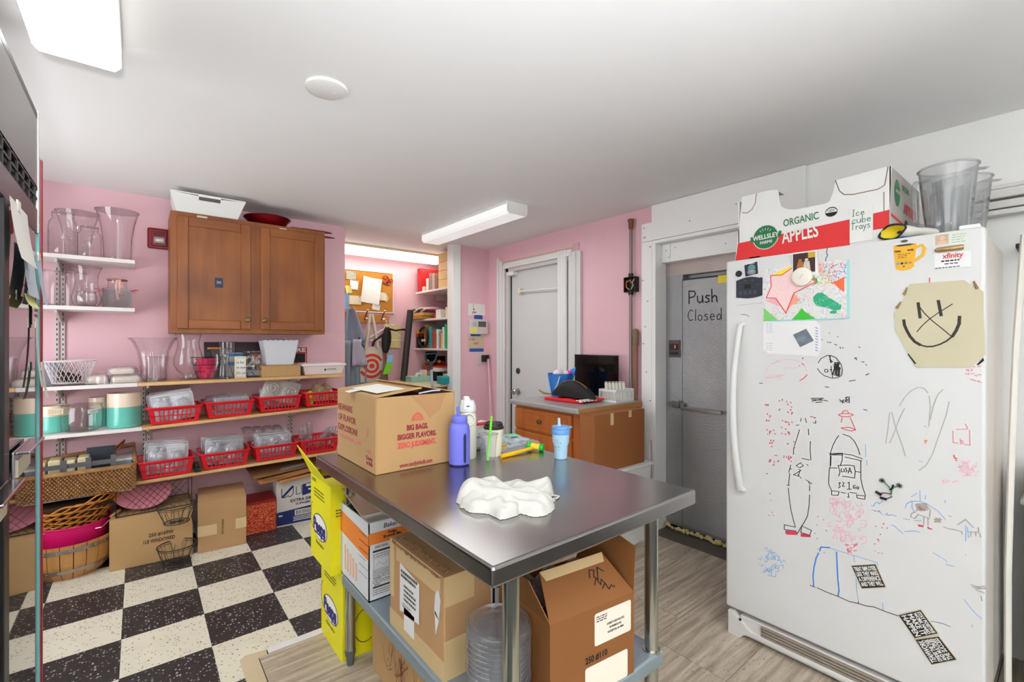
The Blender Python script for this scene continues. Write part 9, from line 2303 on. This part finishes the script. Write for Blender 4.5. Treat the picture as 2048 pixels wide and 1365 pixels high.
A('teal_tissue_box', 'teal printed box on the near edge of the alcove counter', 'box',2.36,3.95,.9,.14,.1,.075, pm('teal_box',(30,136,146),.5, var=.15, scale=50), pm('teal_lid',(50,160,160),.5))
for k,(x, y, h, c, l) in enumerate(((2.47,4.10,.14,(220,200,160), 'tall clear jar with cream contents on the alcove counter'),(2.50,3.97,.08,(206,150,70), 'clear tub of golden candy on the alcove counter'))):
    t = glass('counter_jar', l, 'jar', x, y,.9, [(.045,0),(.05,.01),(.05, h)])
    obj('contents', MB().lathe([(.0001,.009),(.042,.009),(.044, h*.6),(.0001, h*.65)],20), pm('jar_fill_%d' % k, c,.6, var=.2, scale=60), t, smooth=True)
G('scraper', 'dark teal handled scraper with a blue shaft in front of the counter', 'scraper',(2.10,3.78,.4), [('tip', MB().tube([(.04,0,0),(.09,0,-.4)],.012,10), DARKM, SM),('grip', MB().tube([(-.055,0,.80),(.055,0,.805),(.06,0,.79),(.05,0,.745),(.02,0,.72),(-.02,0,.72),(-.05,0,.745),(-.06,0,.79)],.008,8, closed=True), pm('scraper_teal',(30,52,64),.4), SM),('shaft', MB().tube([(0,0,.72),(.006,0,.66)],.014,10).tube([(.015,0,.5),(.04,0,0)],.012,10), pm('scraper_dark',(44,60,70),.4), SM),('sleeve', MB().tube([(.006,0,.66),(.015,0,.5)],.012,10), pm('scraper_blue',(150,184,208),.4), SM)])

# ================================================================ glass door cooler at the left
GX = -.25
mc = T('glass_cooler', 'tall glass door cooler with dark frame at the left edge', 'cooler',(-.6,1.6,0))
obj('cabinet', B(-.95,1.05,0,-.93,2.17,2.02).box(-.95,2.15,0, GX - .03,2.17,2.02).box(-.95,1.05,0, GX - .03,1.07,2.02).box(-.95,1.05,2.0, GX - .03,2.17,2.02).box(-.95,1.05,0, GX - .03,2.17,.12), pm('cooler_dark',(34,30,32),.5), mc, world=True)
obj('top_hood', B(GX - .06,1.05,2.02, GX + .0,2.10,2.045), pm('hood_dark',(52,48,46),.4), mc, world=True, bevel=.003)
obj('sign_panel', B(GX - .03,1.05,1.80, GX,2.10,2.02), pm('sign_smoke',(86,78,78),.25, var=.15, scale=14), mc, world=True)
gl_ = B(GX - .02,1.05,1.735, GX - .01,2.10,1.80)
for k in range(12):
    gl_.box(GX - .006,1.08 + k*.088,1.735, GX,1.09 + k*.088,1.80)
gl_.box(GX - .006,1.05,1.795, GX,2.11,1.805).box(GX - .006,1.05,1.765, GX,2.11,1.771)
obj('vent_grille', gl_, pm('vent_black',(30,28,30),.4), mc, world=True)['kind'] = 'stuff'
obj('door_rail', B(GX - .03,1.05,1.66, GX,2.12,1.735), pm('rail_smoke',(92,82,84),.3,.3), mc, world=True, bevel=.002)
dg = obj('door', B(GX - .028,1.63,.12, GX,1.685,1.66), pm('frame_charcoal',(58,56,58),.35,.5), mc, world=True, bevel=.002)
CG = bpy.data.materials.new('cooler_glass')
CG.use_nodes = True
_b = CG.node_tree.nodes['Principled BSDF']
_b.inputs['Base Color'].default_value = (.02,.018,.02,1); _b.inputs['Roughness'].default_value = .02; _b.inputs['IOR'].default_value = 1.9; _b.inputs['Coat Weight'].default_value = .6; _b.inputs['Coat Roughness'].default_value = .02
obj('glass_pane', B(GX - .012,1.685,.12, GX - .004,2.128,1.66), CG, dg)
obj('corner_strip', B(GX - .02,2.128,.0, GX,2.152,1.915), pm('teal_strip',(132,202,204),.4), mc, world=True)
obj('corner_strip', B(GX - .02,2.152,.0, GX + .004,2.172,1.91), pm('red_strip',(160,28,44),.4), mc, world=True)
obj('white_edge', B(GX - .004,2.1,1.66, GX + .002,2.118,2.05), WHITE, mc, world=True)
for k,(y, z) in enumerate(((1.70,.955),(1.40,.90))):
    hdl = obj('door_handle', B(GX, y, z, GX + .006, y + .24, z + .075).box(GX + .006, y, z + .067, GX + .035, y + .24, z + .075), CHROME, mc, world=True, bevel=.004)
    obj('handle_plate', B(GX + .006, y + .03, z + .005, GX + .009, y + .2, z + .05), pm('handle_cream',(206,200,180),.4), hdl)
def taped(lab, y0, y1, z0, z1, m, x, tilt=.0):
    G('taped_paper', lab, 'paper',(GX + .0025 + x,(y0 + y1)/2, z1), [('sheet', MB().grid(lambda u, v: (.002 + .012*(1 - v) ** 2,(u - .5)*(y1 - y0) + tilt*(1 - v),(v - 1)*(z1 - z0)),3,6), m, SM),('tape', B(-.0005,-.02,-.015,.003,.02,.012), PAPER)])
taped('pale blue written sheet taped to the cooler glass',1.83,2.0,1.44,1.585, pm('blue_sheet',(196,208,222),.7),0)
taped('second pale blue sheet taped near the cooler edge',2.02,2.10,1.43,1.58, pm('blue_sheet',(196,208,222)),.004,.04)
taped('yellow green strip hanging under the blue sheet',1.82,1.98,1.41,1.445, pm('lime_note',(214,222,140),.7),.004)
taped('long white tape strip dangling on the cooler glass',2.03,2.065,1.17,1.37, PAPER,0)
taped('torn white tape end dangling lowest on the cooler',2.085,2.135,1.13,1.235, PAPER,.006)
taped('white paper corner at the upper left of the cooler',1.60,1.83,1.52,1.66, PAPER,.008,.06)
fg = G('flag_sticker', 'small striped flag sticker by the cooler edge', 'sticker',(GX + .001,2.05,1.365), [('sheet', B(0,-.03,0,.0015,.025,.085), PAPER)])
for k in range(4): obj('stripe', B(.0015,-.03,.008 + .016*k,.002,.025,.016 + .016*k), pm('flag_red',(190,50,60),.6), fg)
obj('canton', B(.0015,-.03,.062,.002,.0,.085), NV, fg)

fit_texts()
